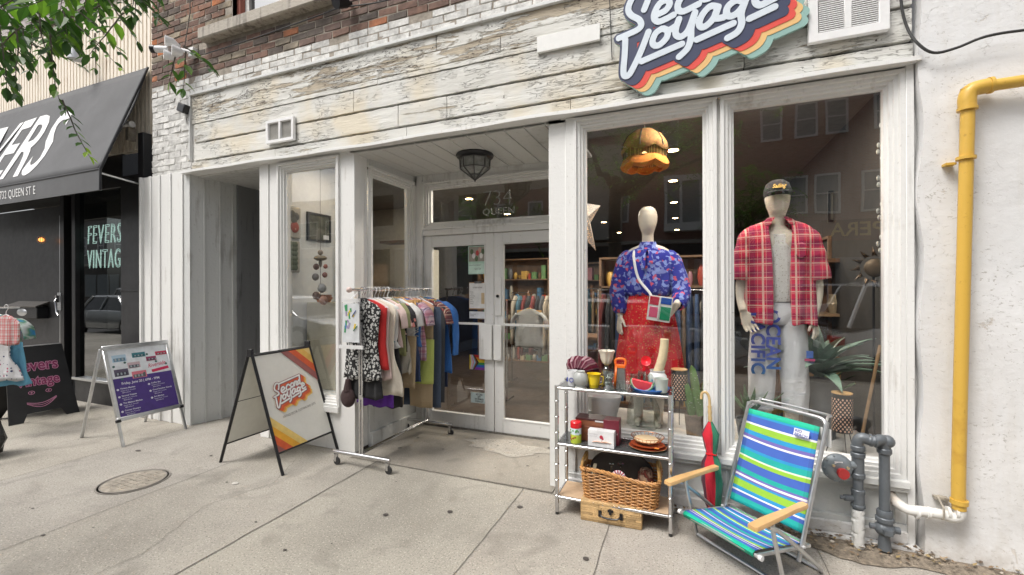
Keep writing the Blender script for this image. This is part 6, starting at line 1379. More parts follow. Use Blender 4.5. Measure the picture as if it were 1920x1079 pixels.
P('strap',hb,M['white'],lambda g:g.tube(smooth_path([Vector((m1c.x-.09,MY-.02,1.87))-bo,Vector((m1c.x-.10,MY-.11,1.80))-bo,Vector((m1c.x-.06,MY-.155,1.62))-bo,(-.06,-.0,.09),(-.065,0,.03)],5),.010,6,flat=.35))
# --- mannequin 2
m2c=at(1458,480,MY); MY2=MY
sL,eL,wL=at(1404,452,MY),at(1390,540,MY),at(1394,586,MY-.08); sR,eR,wR=at(1516,452,MY),at(1532,540,MY),at(1524,596,MY-.04)
def loc2(p): return Vector(p)-V(m2c.x,MY,0)
mq2=mannequin('faceless ivory mannequin in open red plaid shirt, white top, white trousers and black cap',m2c.x,MY,2.31,1.06,[((sL,eL,wL),(.05,.030),((.35,-.25,-1),(1,-.2,.1),(.3,-1,0),.45)),((sR,eR,wR),(.05,.030),((.15,-.1,-1),(-.5,-.8,0),(-1,.3,0),.35))],skin)
pl2=C('red plaid shirt cloth',(.70,.018,.075),'plaid',(.78,.56,.46),(.18,.01,.09),s=1.15)
knit=C('white crochet knit',(.82,.81,.77),'dots',(.62,.58,.52),s=1.6); pnt=C('white trouser cloth',(.82,.83,.85))
mcloth('knit_top',mq2,knit,[(1.93,.10,.085,0,0,0),(1.88,.12,.105,0,0,0),(1.75,.16,.125,0,0,.001),(1.6,.155,.125,0,0,.002),(1.46,.15,.12,0,0,.003),(1.44,.145,.118,0,0,.002)],fr=14)
# open shirt: rings with a gap in front
def open_shirt():
    g=MB(); g.T=Matrix.Translation((0,0,-.44)); n=56; prof=[(2.055,.068,.072,.36,0),(2.03,.085,.08,.42,0),(2.015,.14,.09,.40,0),(1.985,.205,.105,.36,.001),(1.93,.235,.135,.30,.003),(1.82,.228,.150,.26,.005),(1.65,.222,.155,.23,.009),(1.48,.228,.16,.22,.012),(1.33,.238,.165,.22,.014),(1.275,.242,.166,.22,.014)]
    R_=[]
    for i,(z,rx,ry,gp,a_) in enumerate(prof):
        R_.append([((rx+a_*math.sin(8*a+i*.6))*math.cos(a),(ry+a_*math.sin(8*a+i*.6))*math.sin(a)-.004,z+(.012*math.sin(a*5) if i==len(prof)-1 else 0)) for a in [-PI/2+gp+ (2*PI-2*gp)*k/(n-1) for k in range(n)]])
    g.rings(R_[::-1],caps=False,close=False)
    for s_,e_,w_,q in ((loc2(sL),loc2(eL),loc2(wL),-1),(loc2(sR),loc2(eR),loc2(wR),1)):
        end=s_.lerp(e_,.86)+V(q*.025,0,0); end=end-V(q*.02,0,0); pts=smooth_path([s_+V(-q*.05,0,.03),s_+V(-q*.01,0,0),s_.lerp(end,.5),end],6); m_=len(pts)
        g.tube(pts,[.080+.012*i/(m_-1)+.004*math.sin(i*1.3) for i in range(m_)],20,caps=False)
    for q in (-1,1): # collar and pocket
        g.add([(q*.035,-.072,2.045),(q*.075,-.035,2.055),(q*.125,-.085,2.00),(q*.055,-.125,1.965)],[(0,1,2,3) if q<0 else (3,2,1,0)])
    g.add([(.075,-.150,1.87),(.165,-.128,1.87),(.165,-.134,1.75),(.12,-.146,1.73),(.075,-.158,1.75)],[(0,1,2,3,4)][::-1])
    return g.build('plaid_shirt',pl2,mq2,smooth=75,solid=.003,sub=1)
open_shirt()
def trousers():
    g=MB(); g.T=Matrix.Translation((0,0,-.44)); n=40
    R_=[ell((0,0,z),rx,ry,n) for z,rx,ry in ((1.47,.145,.105),(1.42,.155,.115),(1.36,.172,.120),(1.30,.178,.118),(1.27,.170,.09))]; g.rings(R_[::-1],caps=False)
    for q in (-1,1):
        R_=[]
        for i,(z,cx_,rx,ry) in enumerate(((1.34,.083,.090,.112),(1.2,.090,.092,.112),(1.08,.096,.090,.105),(.95,.102,.090,.10),(.84,.106,.088,.098),(.785,.108,.084,.096),(.64,.108,.080,.092))):
            R_.append([(q*cx_+(rx+.005*math.sin(5*a+i*2))*math.cos(a),(ry+.006*math.sin(6*a+i*1.5+q))*math.sin(a),z) for a in [2*PI*k/n for k in range(n)]])
        g.rings(R_[::-1],caps=False)
    return g.build('trousers',pnt,mq2,smooth=75,solid=.003,sub=1)
trousers()
for s_,zz,dx in (('OCEAN',1.385,-.088),('PACIFIC',1.365,-.184)):
    o=text(s_,.122,plain('trouser print '+s_,(.05,.10,.30) if s_=='OCEAN' else (.06,.07,.28),.7,var=0),'print',mq2,basis((dx,-.118,zz-.44),(0,0,-1),(1,0,0)),off=.03,sx=.98,spacing=1.06)
    me=o.data
    mt,tt,bb_=newmat('two tone print '+s_); tt.links.new(ramp(tt,mth(tt,'MULTIPLY_ADD',N(tt,'ShaderNodeSeparateXYZ').outputs[2],1.0),[(.3,(.01,.26,.15)),(.5,(.02,.13,.40)),(.8,(.05,.08,.40))]),bb_.inputs['Base Color'])
    sp=[n_ for n_ in tt.nodes if n_.type=='SEPXYZ'][0]; tt.links.new(coords(tt,(1,1,2.2),loc=(0,0,-1.1)),sp.inputs[0]); me.materials[0]=mt
P('side_emblem',mq2,M['vc'],lambda g:(setattr(g,'T',Matrix.Translation((0,0,-.44))),g.box(.145,.205,-.112,-.104,1.03,1.045,col=(.45,.05,.15)),g.box(.155,.195,-.112,-.104,1.05,1.10,col=(.05,.12,.4)),g.box(.15,.20,-.113,-.108,1.015,1.025,col=(.05,.05,.12)))[0])
def cap(g):
    z=2.225-.44; g.lathe([(.093,-.015),(.094,.03),(.080,.075),(.045,.100),(.0,.106)],(0,.0,z),28,.92,1.12)
    g.rings([[(.075*math.cos(a)*1.0,-.085+.0-.0*a,z+.005+.012*math.sin(a)) for a in [PI*k/12 for k in range(13)]],[(.09*math.cos(a),-.10-.075*math.sin(a),z-.012+.006*math.sin(a)) for a in [PI*k/12 for k in range(13)]]],caps=False,close=False)
P('cap',mq2,C('black cap cloth',(.015,.015,.02)),cap,smooth=60,solid=.004)
text('Sailing',.045,plain('gold thread',(.60,.38,.08),.5,.3),'cap_stitching',mq2,basis((-.05,-.112,2.255-.44),(1,0,0),(0,.35,1)),shear=.4,off=.01,sx=.75)
# ================================================================== WINDOW DISPLAY OBJECTS
# pendant lamp
pc=at(1209,275,.50); o=item('pendant_lamp','scalloped amber pendant lamp with beaded fringe hanging above the floral mannequin','pendant lamp',pc.x,.50,2.50)
P('cord',o,M['rubber'],lambda g:g.tube([(0,0,.36),(0,0,.49)],.005))
am=vcol('amber lamp cloth',.95,.3,60,.2)
def sc_ring(g,secs,n,lobes,col,amp_z):
    rg=[]
    for i,(r_,z,az) in enumerate(secs): rg.append([(r_*(1+.03*abs(math.cos(lobes*a/2)))*math.cos(a),r_*(1+.03*abs(math.cos(lobes*a/2)))*math.sin(a),z-az*abs(math.sin(lobes*a/2))) for a in [2*PI*k/n for k in range(n)]])
    g.rings(rg,caps=False,col=col)
P('upper_shade',o,am,lambda g:sc_ring(g,[(.02,.35,0),(.08,.335,0),(.135,.29,0),(.17,.23,.0),(.182,.175,.03)],96,6,(.30,.15,.055),1),solid=.003)
P('seam',o,M['rubber'],lambda g:[g.tube([(r_*1.03*math.cos(a),r_*1.03*math.sin(a),z) for r_,z in ((.02,.352),(.08,.337),(.135,.292),(.17,.232),(.183,.177))],.004,5) for a in [R(-95+60*k) for k in range(6)]])
P('fringe',o,vcol('beaded fringe',.3,.1,60,.3),lambda g:[g.box(.170*math.cos(a)-.002,.170*math.cos(a)+.002,.170*math.sin(a)-.002,.170*math.sin(a)+.002,.075+rr.uniform(0,.01),.175,col=rr.choice([(.07,.04,.02),(.14,.08,.03),(.04,.03,.02),(.35,.22,.08)])) for a in [2*PI*k/130 for k in range(130)]])
P('lower_shade',o,am,lambda g:sc_ring(g,[(.165,.105,0),(.188,.06,.03),(.140,.03,.02)],96,6,(.60,.20,.035),1),solid=.004)
P('bulb',o,emit('warm bulb',(1,.55,.22),5),lambda g:g.ball((0,0,.13),(.028,.028,.04)))
# star lantern
scn=at(1086,405,.30); o=item('star_lantern','pierced white paper star lantern glowing at the left edge of the big window','paper lantern',scn.x+.0,.40,scn.z,rz=R(72))
mS,tS,bS=newmat('pierced paper'); vo=N(tS,'ShaderNodeTexVoronoi'); vo.inputs['Scale'].default_value=70; tS.links.new(coords(tS),vo.inputs['Vector'])
bS.inputs['Base Color'].default_value=(.66,.58,.50,1); bS.inputs['Emission Color'].default_value=(1,.55,.22,1); tS.links.new(mth(tS,'MULTIPLY',ramp(tS,vo.outputs['Distance'],[(.20,(1,1,1)),(.28,(0,0,0))]),2.0),bS.inputs['Emission Strength'])
def star(g):
    vs=[(0,-.06,0),(0,.06,0)]
    for k in range(10):
        a=PI/2+PI*k/5+R(6); r_=.36 if k%2==0 else .15; vs.append((r_*math.cos(a),0,r_*math.sin(a)))
    g.add(vs,[(0,2+k,2+(k+1)%10) for k in range(10)]+[(1,2+(k+1)%10,2+k) for k in range(10)])
P('paper_body',o,mS,star,smooth=None); P('cord',o,M['rubber'],lambda g:g.tube([(0,0,.35),(0,0,.60)],.002,5))
# plants
leafg=plain('agave leaf',(.10,.17,.13),.45,var=.25,scale=12); leafd=plain('dark leaf',(.05,.10,.05),.4,var=.3)
def rosette(g,n,L,w,elev,droop,c=(0,0,0),rnd=None,th=.004):
    rnd=rnd or rr
    for i in range(n):
        a=2*PI*i*.382+rnd.uniform(-.1,.1); e=elev[0]+(elev[1]-elev[0])*i/n+rnd.uniform(-.1,.1); l=L*rnd.uniform(.75,1.1)*(1-.25*i/n)
        u=Vector((math.cos(a),math.sin(a),0)); sd_=Vector((-math.sin(a),math.cos(a),0)); p=Vector(c); ang=e; R_=[]
        m_=8
        for j in range(m_+1):
            t=j/m_; d_=u*math.cos(ang)+V(0,0,math.sin(ang)); nn_=-u*math.sin(ang)+V(0,0,math.cos(ang)); wd=w*(math.sin(PI*min(1,.28+.72*t)) if t<1 else .02)*(1 if t<.9 else .6)
            R_.append([p-sd_*wd+nn_*wd*.35,p-nn_*th,p+sd_*wd+nn_*wd*.35,p+nn_*th*.3]); p=p+d_*(l/m_); ang-=droop/m_
        g.rings(R_,caps=True)
def pot(g,r,h): g.lathe([(r*.8,0),(r,h),(r*.94,h),(r*.92,h-.02),(0,h-.025)],n=28)
terr=plain('weathered brown pot',(.22,.17,.13),.85,var=.3,bmp=.5); greyp=plain('grey pot',(.12,.13,.14),.5,var=.1)
q=at(1548,700,.60); o=item('agave_plant','large grey-green agave with arching leaves beside the plaid-shirt mannequin','plant',q.x-.04,.60,.44); P('leaves',o,plain('agave leaf green',(.17,.26,.20),.4,var=.3,scale=12),lambda g:rosette(g,34,.60,.045,(.40,1.5),.90,(0,0,.44))); P('pot',o,greyp,lambda g:pot(g,.12,.42))
q=at(1392,760,.30); o=item('aloe_plant','small green aloe with pale leaf edges at the left of the right window','plant',q.x+.06,.40,.44); P('leaves',o,plain('aloe leaf',(.12,.22,.10),.4,var=.3),lambda g:rosette(g,14,.30,.026,(.6,1.4),-.25,(0,0,.14))); P('pot',o,greyp,lambda g:pot(g,.10,.13))
q=at(1300,790,.26); o=item('cactus_plant','spiny green columnar cactus in a weathered brown pot beside the shelf','cactus',q.x+.01,.17,.47)
def cact(g,c,h,lean):
    for k in range(3): pass
    rg=[[(c[0]+lean*t+r_*(1 if j%2==0 else .42)*math.cos(PI*j/3+.3),c[1]+r_*(1 if j%2==0 else .42)*math.sin(PI*j/3+.3),c[2]+h*t) for j in range(6)] for t,r_ in ((0,.03),(.3,.038),(.7,.034),(.92,.025),(1,.004))]
    g.rings(rg)
P('stems',o,plain('cactus skin',(.16,.30,.10),.5,var=.25),lambda g:(cact(g,(-.03,0,.15),.24,-.04),cact(g,(.025,0,.15),.36,-.05),cact(g,(.05,.04,.15),.28,.03)),smooth=20)
P('spines',o,M['white'],lambda g:[g.tube([(x_,-.01,z_),(x_+rr.uniform(-.015,.015),-.035,z_+.006)],.0012,4) for x_,z_ in [(rr.uniform(-.09,.05),rr.uniform(.18,.46)) for _ in range(26)]]); P('pot',o,terr,lambda g:pot(g,.075,.16))
q=at(1535,620,1.1); o=item('tall_cactus','dark leafy plant among the boxes at the back of the right window','plant',q.x,1.2,.02); P('leaves',o,leafd,lambda g:rosette(g,16,.55,.03,(.8,1.4),.5,(0,0,.5))); P('pot',o,terr,lambda g:pot(g,.14,.5))
o=item('spiky_plant','dark arching plant low behind the shelf on the left of the big window','plant',X(1140,.45)-.2,.40,.44); P('leaves',o,leafd,lambda g:rosette(g,12,.34,.018,(.8,1.4),.6,(0,0,.12))); P('pot',o,greyp,lambda g:pot(g,.08,.14))
# lattice lanterns
for px,y_,h_,lb in ((1578,.20,.25,'black lattice cylinder lantern with peach openings on thin legs in the right window'),(1273,.19,.22,'black lattice cylinder lantern with peach openings behind the shelf corner')):
    q=at(px,830,y_); z_=.60 if px>1400 else .72
    o=item('lattice_lantern',lb,'lantern',q.x,y_,z_-.12,'black lattice lanterns')
    P('cylinder',o,M['blackmetal'],lambda g:g.lathe([(.056,.12),(.056,.12+h_),(.050,.12+h_),(.050,.12)],n=28))
    P('openings',o,plain('peach paper',(.66,.42,.30),.7),lambda g:[g.add([((.0575)*math.cos(a+da),(.0575)*math.sin(a+da),.135+z+dz) for da,dz in ((0,-.0075),(.085,-.003),(.085,.003),(0,.0075),(-.085,.003),(-.085,-.003))],[(0,1,2,3,4,5)]) for j in range(int((h_-.02)/.0155)) for z in [j*.0155] for a in [2*PI*(k+.5*(j%2))/16 for k in range(16)]])
    P('rim',o,M['wood'],lambda g:g.lathe([(.050,.12+h_),(.058,.12+h_),(.058,.126+h_),(.05,.126+h_)],n=28)); P('wire_legs',o,M['blackmetal'],lambda g:[g.tube([(.05*math.cos(a),.05*math.sin(a),.12),(.075*math.cos(a),.075*math.sin(a),.02),(.09*math.cos(a),.09*math.sin(a),-.04)],.003,5) for a in [R(30+120*k) for k in range(3)]])
# oval white bowl and clear vase in window 1
q=at(1128,748,.22); o=item('white_trough','white oval planter behind the cigar boxes inside the window','planter',q.x,.24,.44); P('planter_body',o,M['white'],lambda g:g.lathe([(.09,0),(.15,.25),(.142,.25),(.10,.05),(0,.05)],n=32,sy=.6))
q=at(1205,780,.25); o=item('glass_vase','wide clear glass vase on the window floor behind the plates','vase',q.x,.28,.44); P('glass_body',o,M['ware'],lambda g:g.lathe([(.08,0),(.13,.05),(.12,.18),(.08,.28),(.09,.33)],n=32))
# shelves of stock inside the shop
def stock(lb,x,y,rz,w_,h_,n,seed):
    r_=random.Random(seed); o=item('stock_shelf',lb,'shelving',x,y,.02,'stocked shelves inside the shop',rz=rz)
    P('frame',o,wd2,lambda g:(g.box(-w_/2,-w_/2+.03,0,.35,0,h_),g.box(w_/2-.03,w_/2,0,.35,0,h_),g.box(-w_/2,w_/2,.33,.35,0,h_)),bevel=.003)
    P('shelf',o,wd2,lambda g:[g.box(-w_/2,w_/2,0,.35,k*h_/n,k*h_/n+.025) for k in range(n+1)])
    for k in range(n):
        def row(g):
            x_=-w_/2+.06
            while x_<w_/2-.1:
                a=r_.uniform(.04,.13); hh=r_.uniform(.08,h_/n*.75); c=r_.choice([(.45,.08,.05),(.55,.45,.30),(.08,.18,.30),(.6,.58,.5),(.15,.28,.12),(.65,.40,.10),(.3,.16,.09),(.5,.25,.3),(.12,.12,.13)]); z=k*h_/n+.026
                if r_.random()<.5: g.box(x_,x_+a,.04,.26,z,z+hh,col=c)
                else: g.lathe([(a*.3,0),(a*.5,hh*.4),(a*.42,hh*.8),(a*.25,hh)],(x_+a/2,.15,z),14,col=c)
                x_+=a+r_.uniform(.01,.05)
        tag(P('stock',o,M['vcs'],row),None,None)['kind']='stuff'
wd2=plain('brown shelving',(.20,.12,.07),.5,var=.3,scale=6)
stock('tall stocked shelf against the right wall behind the plaid-shirt mannequin',1.27,2.6,-PI/2,1.5,2.0,5,3); stock('tall stocked shelf further back against the right wall',1.27,4.6,-PI/2,1.6,2.0,5,4)
stock('low stocked shelf behind the rail of dark coats',-.35,2.6,0,1.5,1.9,5,5); stock('stocked shelf deep inside seen through the left door',-3.4,5.2,0,1.6,2.1,5,6); stock('stocked shelf deep inside seen through the right door',-1.9,7.2,0,1.6,2.1,5,7)
# sun ornament, stick, crystals
q=at(1642,505,.5); o=item('sun_ornament','spiky metal sun ornament with a golden face near the right window edge','ornament',q.x,.52,q.z)
def sun_(g):
    for k in range(12): a=2*PI*k/12; g.add([(.085*math.cos(a-.18),0,.085*math.sin(a-.18)),(.085*math.cos(a+.18),0,.085*math.sin(a+.18)),(.15*math.cos(a+.1),-.01,.15*math.sin(a+.1)),(.09*math.cos(a),-.02,.09*math.sin(a))],[(0,3,2),(3,1,2)])
P('rays',o,plain('dark bronze',(.12,.08,.05),.4,.8),sun_,solid=.004); P('face',o,plain('golden disc',(.12,.085,.05),.5,.5),lambda g:g.ball((0,-.01,0),(.065,.03,.065),20,10)); P('stand',o,M['blackmetal'],lambda g:g.tube([(0,.02,0),(0,.02,.46-q.z)],.008))
a0,a1=at(1612,835,.25),at(1650,650,.35); g=MB(); g.tube([a0,a1],.010); tag(g.build('bamboo_stick',plain('brown stick',(.26,.16,.08),.6)),'long brown stick leaning inside the right window','stick')
q=at(1653,300,.45); o=item('crystal_string','string of clear crystals hanging at the right edge of the right window','hanging ornament',q.x,.45,2.3)
P('crystals',o,M['frost'],lambda g:[g.ball((.02*math.sin(k*1.3),0,.35-k*.045),(.011,.011,.019),6,4) for k in range(20)],smooth=10)
# wooden furniture at the back of right window
wd_=plain('dark brown furniture',(.16,.085,.045),.45,var=.3,scale=6); tan=plain('tan wood',(.34,.22,.12),.5,var=.25,scale=7)
q=at(1545,600,1.5); o=item('wooden_cabinet','brown wooden cabinet with open shelves behind the plaid-shirt mannequin','cabinet',q.x,1.6,.02)
P('carcass',o,wd_,lambda g:(g.box(-.35,.35,0,.4,0,.04),g.box(-.35,-.32,0,.4,.04,1.75),g.box(.32,.35,0,.4,.04,1.75),g.box(-.35,.35,0,.4,1.75,1.79),g.box(-.32,.32,.38,.4,.04,1.75)),bevel=.004); P('shelf',o,tan,lambda g:[g.box(-.32,.32,.01,.38,z,z+.025) for z in (.45,.85,1.25)]); P('drawer',o,tan,lambda g:[g.box(-.31,.31,-.012,.0,z,z+.34) for z in (.08,.49)],bevel=.004)
for i,(dx,z,w_,h_,c) in enumerate(((-.15,.895,.14,.2,(.45,.42,.38)),(.15,.895,.1,.14,(.30,.06,.04)),(-.12,1.295,.16,.25,(.12,.14,.12)),(.14,1.295,.12,.18,(.36,.30,.2)))):
    g=MB(); g.lathe([(w_*.3,0),(w_*.5,h_*.5),(w_*.3,h_*.85),(w_*.35,h_)],(q.x+dx,1.75,z),20,col=c); tag(g.build('vase',M['vcs']),['pale round vase on the brown cabinet shelf','small red vase on the brown cabinet shelf','dark green vase on the upper cabinet shelf','tan jar on the upper cabinet shelf'][i],'vase','vases on the brown cabinet')
for i,(px,py,w_,h_,c,lb) in enumerate(((1585,385,.22,.30,(.05,.05,.05),'black framed picture leaning on top of the brown cabinet'),(1618,390,.16,.24,(.15,.08,.04),'brown framed picture beside the black framed one on the cabinet'))):
    q=at(px,py,1.7); o=item('framed_picture',lb,'picture',q.x,1.8+.02*i,q.z-h_/2); P('frame',o,M['blackmetal'],lambda g:g.frame((-w_/2,w_/2,0,h_),[(0,.02),(0,-.01),(.02,-.01),(.025,.0)])); P('picture',o,M['vc'],lambda g:(g.box(-w_/2+.02,w_/2-.02,.0,.01,.02,h_-.02,col=(.16,.15,.12)),g.ball((0,-.0,h_*.4),(.05,.004,.08),10,6,col=c)))
# narrow window display
def onx(px,py,x0):
    dx=px-960; dy=py-539.5; t=x0/(-sn*FPX+cs*dx); return Vector((x0,CY+(cs*FPX+sn*dx)*t,CH-dy*t))
def plaque(px,py,w_,h_,lb,cols):
    q=onx(px,py,-3.96); o=item('wall_plaque',lb,'wall plaque',-3.962,q.y,q.z,rz=PI/2)
    P('plaque_board',o,plain('worn plaque '+lb[:6],(.42,.40,.35),.7,var=.2),lambda g:g.box(-w_/2,w_/2,-.012,.012,-h_/2,h_/2),bevel=.015)
    P('relief',o,M['vc'],lambda g:[g.ball((x*w_,-.016,z*h_),(r_*w_,.012,r_*w_*1.1),10,6,col=c) for x,z,r_,c in cols])
plaque(550,416,.20,.34,'pale plaque with painted dark flowers and a red pot, upper left in the narrow window',[(-.1,.25,.2,(.06,.06,.05)),(.15,.2,.2,(.10,.10,.09)),(0,.1,.22,(.12,.12,.10)),(.05,-.15,.28,(.35,.06,.04)),(.05,-.2,.12,(.5,.35,.25))])
plaque(549,480,.19,.34,'pale plaque with a green bundle of asparagus, lower left in the narrow window',[(x,z,.15,(.09,.12,.07)) for x in (-.15,0,.15) for z in (-.35,-.2,-.05,.1,.25,.38)])
q0,q1=onx(577,398,-3.96),onx(620,446,-3.96); o=item('framed_print','black framed dark print in the narrow window','picture',-3.968,(q0.y+q1.y)/2,(q0.z+q1.z)/2-.02,rz=PI/2); w_,h_=(q1.y-q0.y)/2,.16
P('frame',o,M['blackmetal'],lambda g:g.frame((-w_,w_,-h_,h_),[(0,.01),(0,-.02),(.018,-.02),(.02,-.008)])); P('print',o,C('dark print',(.05,.055,.045),'tiedye',(.09,.10,.07),(.18,.18,.15),s=.8),lambda g:g.box(-w_+.015,w_-.015,-.008,.005,-h_+.015,h_-.015)); P('label',o,M['white'],lambda g:g.box(w_*.35,w_*.85,-.010,-.008,-h_+.03,-h_+.08))
o=item('hanging_ornament','string of small brown and grey stuffed ornaments hanging in the narrow window','hanging ornament',at(601,500,.30).x,.30,1.45)
P('figures',o,M['vc'],lambda g:[g.ball((x,-.0,z),(r_,r_*.8,r_*a_),10,6,col=c) for x,z,r_,a_,c in ((0,.48,.03,1,(.30,.25,.2)),(0,.42,.075,.4,(.16,.13,.08)),(-.06,.33,.035,1,(.18,.10,.08)),(.07,.33,.025,1,(.30,.10,.07)),(-.07,.22,.04,1,(.22,.2,.19)),(.06,.24,.03,1,(.2,.08,.07)),(.02,.10,.05,1,(.28,.28,.28)),(-.06,.02,.045,1,(.2,.12,.09)),(.04,-.03,.05,1,(.30,.15,.10)),(0,.38,.02,3,(.2,.18,.15)))]); P('string',o,M['blackmetal'],lambda g:g.tube([(0,0,-.05),(0,0,1.5)],.002,5))
q0,q1=at(577,566,.42),at(626,735,.42); o=item('cream_cabinet','cream painted cabinet standing in the narrow window','cabinet',(q0.x+q1.x)/2,.42,.44); w_=(q1.x-q0.x)/2+.02; h_=q0.z-.44
P('cabinet_body',o,plain('cream cabinet paint',(.60,.56,.44),.6,var=.06),lambda g:g.box(-w_,w_,0,.24,0,h_),bevel=.006)
for i,dx in enumerate((-.08,.03)):
    g=MB(); g.lathe([(.03,0),(.045,.05),(.042,.085),(.038,.085),(.03,.02)],(o.location.x+dx,.49,.44+h_),20); g.tube([(o.location.x+dx+.04,.49,.44+h_+.07),(o.location.x+dx+.07,.49,.44+h_+.05),(o.location.x+dx+.04,.49,.44+h_+.02)],.005,6); tag(g.build('terracotta_cup',plain('terracotta',(.36,.16,.09),.6)),['left terracotta cup on the cream cabinet in the narrow window','right terracotta cup on the cream cabinet in the narrow window'][i],'cup','terracotta cups on the cream cabinet')
# side window view
o=item('white_cabinet','off-white metal cabinet standing inside behind the side window of the entrance','cabinet',-3.85,2.2,.02); P('cabinet_body',o,plain('off-white enamel',(.55,.53,.45),.45,var=.06),lambda g:g.box(-.26,.22,0,.5,0,2.12),bevel=.01)
o=item('wall_shelf','dark wooden wall shelf above the off-white cabinet','shelf',-4.1,2.75,2.28); P('shelf_board',o,wd_,lambda g:g.box(-.6,.5,-.15,.15,0,.04)); 
o=item('covered_dish','dark lidded oval dish on the dark wall shelf','dish',-4.06,2.72,2.322); P('dish_body',o,M['blackmetal'],lambda g:(g.lathe([(.14,0),(.20,.03),(.21,.06),(.19,.11),(.12,.16),(.04,.185),(.02,.20),(.03,.215),(0,.22)],n=30,sy=.7)))
# ================================================================== DOOR POSTERS
def dposter(name,label,cat,a,b_,fn,dy=.0):
    p0=at(a[0],a[1],RY+.014); p1=at(b_[0],b_[1],RY+.014); w_=p1.x-p0.x; h_=p0.z-p1.z
    o=item(name,label,cat,p0.x,RY+.014+dy,p1.z); fn(o,w_,h_); return o
def fl1(o,w_,h_):
    P('sheet',o,M['vc'],lambda g:(g.box(0,w_,0,.002,0,h_,col=(.42,.62,.52)),g.box(.008,w_-.008,-.001,0,h_*.45,h_-.008,col=(.30,.28,.24)),[g.ball((w_*x,-.0012,h_*z),(.02,.001,.03),8,5,col=c) for x,z,c in ((.3,.65,(.65,.62,.62)),(.5,.75,(.50,.06,.06)),(.7,.65,(.65,.63,.60)),(.45,.55,(.10,.15,.08)),(.2,.8,(.08,.12,.06)),(.8,.8,(.08,.12,.06)),(.62,.85,(.5,.3,.25)))],g.box(.008,w_-.008,-.001,0,.008,h_*.38,col=(.55,.72,.64)))[0])
    text('GROW YOUR MARKET',.017,plain('dark print',(.03,.10,.08),.6,var=0),'print',o,basis((.012,-.0015,h_*.30),(1,0,0),(0,0,1)),ext=.0001,sx=.8); text('Join us this Saturday\nQueen St E  10AM',.012,M['blackmetal'],'print',o,basis((w_*.35,-.0015,h_*.2),(1,0,0),(0,0,1)),ext=.0001,sx=.8)
dposter('market_flyer','green and white community flyer with a group photo on the left door','poster',(878,462),(913,514),fl1)
dk=plain('black print',(.03,.03,.03),.6,var=0)
def fl2(o,w_,h_):
    P('board',o,plain('clipboard brown',(.35,.2,.1),.5),lambda g:g.box(-.004,w_+.004,.001,.004,-.004,h_+.01)); P('sheet',o,M['vc'],lambda g:(g.box(0,w_,-.001,.001,.008,h_,col=(.68,.68,.67)),g.box(w_*.68,w_*.88,-.002,-.001,h_*.2,h_*.62,col=(.55,.42,.25)))); text('STORE HOURS',.022,dk,'print',o,basis((w_*.22,-.0018,h_*.80),(1,0,0),(0,0,1)),ext=.0001,sx=.75)
    L_=[text(s_,.015,dk,'print',o,basis((.012,-.0018,h_*(.64-.075*i)),(1,0,0),(0,0,1)),ext=.0001,sx=.8) for i,s_ in enumerate(('Monday','Tuesday','Wednesday','Thursday','Friday','Saturday','Sunday'))]; join_text(L_,'day_list')
    P('clip',o,M['chrome'],lambda g:g.box(w_*.3,w_*.7,-.006,.001,h_-.004,h_+.018))
dposter('hours_clipboard','clipboard with the printed store hours sheet on the left door','clipboard',(880,531),(913,580),fl2)
def fl3(o,w_,h_): P('sheet',o,M['vc'],lambda g:g.box(0,w_,0,.002,0,h_,col=(.60,.62,.66))); text('Please knock\nif closed',.014,dk,'print',o,basis((.012,-.001,h_*.55),(1,0,0),(0,0,1)),ext=.0001,sx=.9)
dposter('small_notice','small pale notice under the store hours clipboard','notice',(880,584),(914,598),fl3)
def fl4(o,w_,h_):
    def ff(g):
        cs_=[(.45,.02,.02),(.75,.25,.02),(.75,.60,.03),(.05,.30,.08),(.03,.10,.45),(.20,.04,.30)][::-1]
        for i,c in enumerate(cs_): g.box(0,w_,0,.002,h_*i/6,h_*(i+1)/6,col=c)
        for j,c in enumerate(((.03,.02,.02),(.22,.10,.05),(.35,.60,.75),(.75,.35,.45),(.7,.7,.7),(.75,.55,.05))):
            k=w_*(.52-.085*j); y=-.001-.0004*j; g.add([(0,y,0),(k*.5,y,0),(k,y,h_/2),(k*.5,y,h_),(0,y,h_)],[(0,1,2,3,4)],c)
    P('flag_sheet',o,M['vc'],ff)
dposter('pride_flag','small progress pride flag sticker low on the left door','flag sticker',(880,665),(914,695),fl4)
def fl5(o,w_,h_): P('sheet',o,M['vc'],lambda g:g.box(0,w_,0,.002,0,h_,col=(.55,.66,.68))); join_text([text(s_,.026,dk,'print',o,basis((w_/2,-.001,h_*(.74-.22*i)),(1,0,0),(0,0,1)),ext=.0001,sx=.68,off=.02,align='CENTER') for i,s_ in enumerate(('NO CASH','LEFT','ON PREMISES','OVERNIGHT'))],'notice_text')
dposter('cash_notice','pale blue notice about no cash left on premises, low on the left door','notice',(882,735),(914,758),fl5)
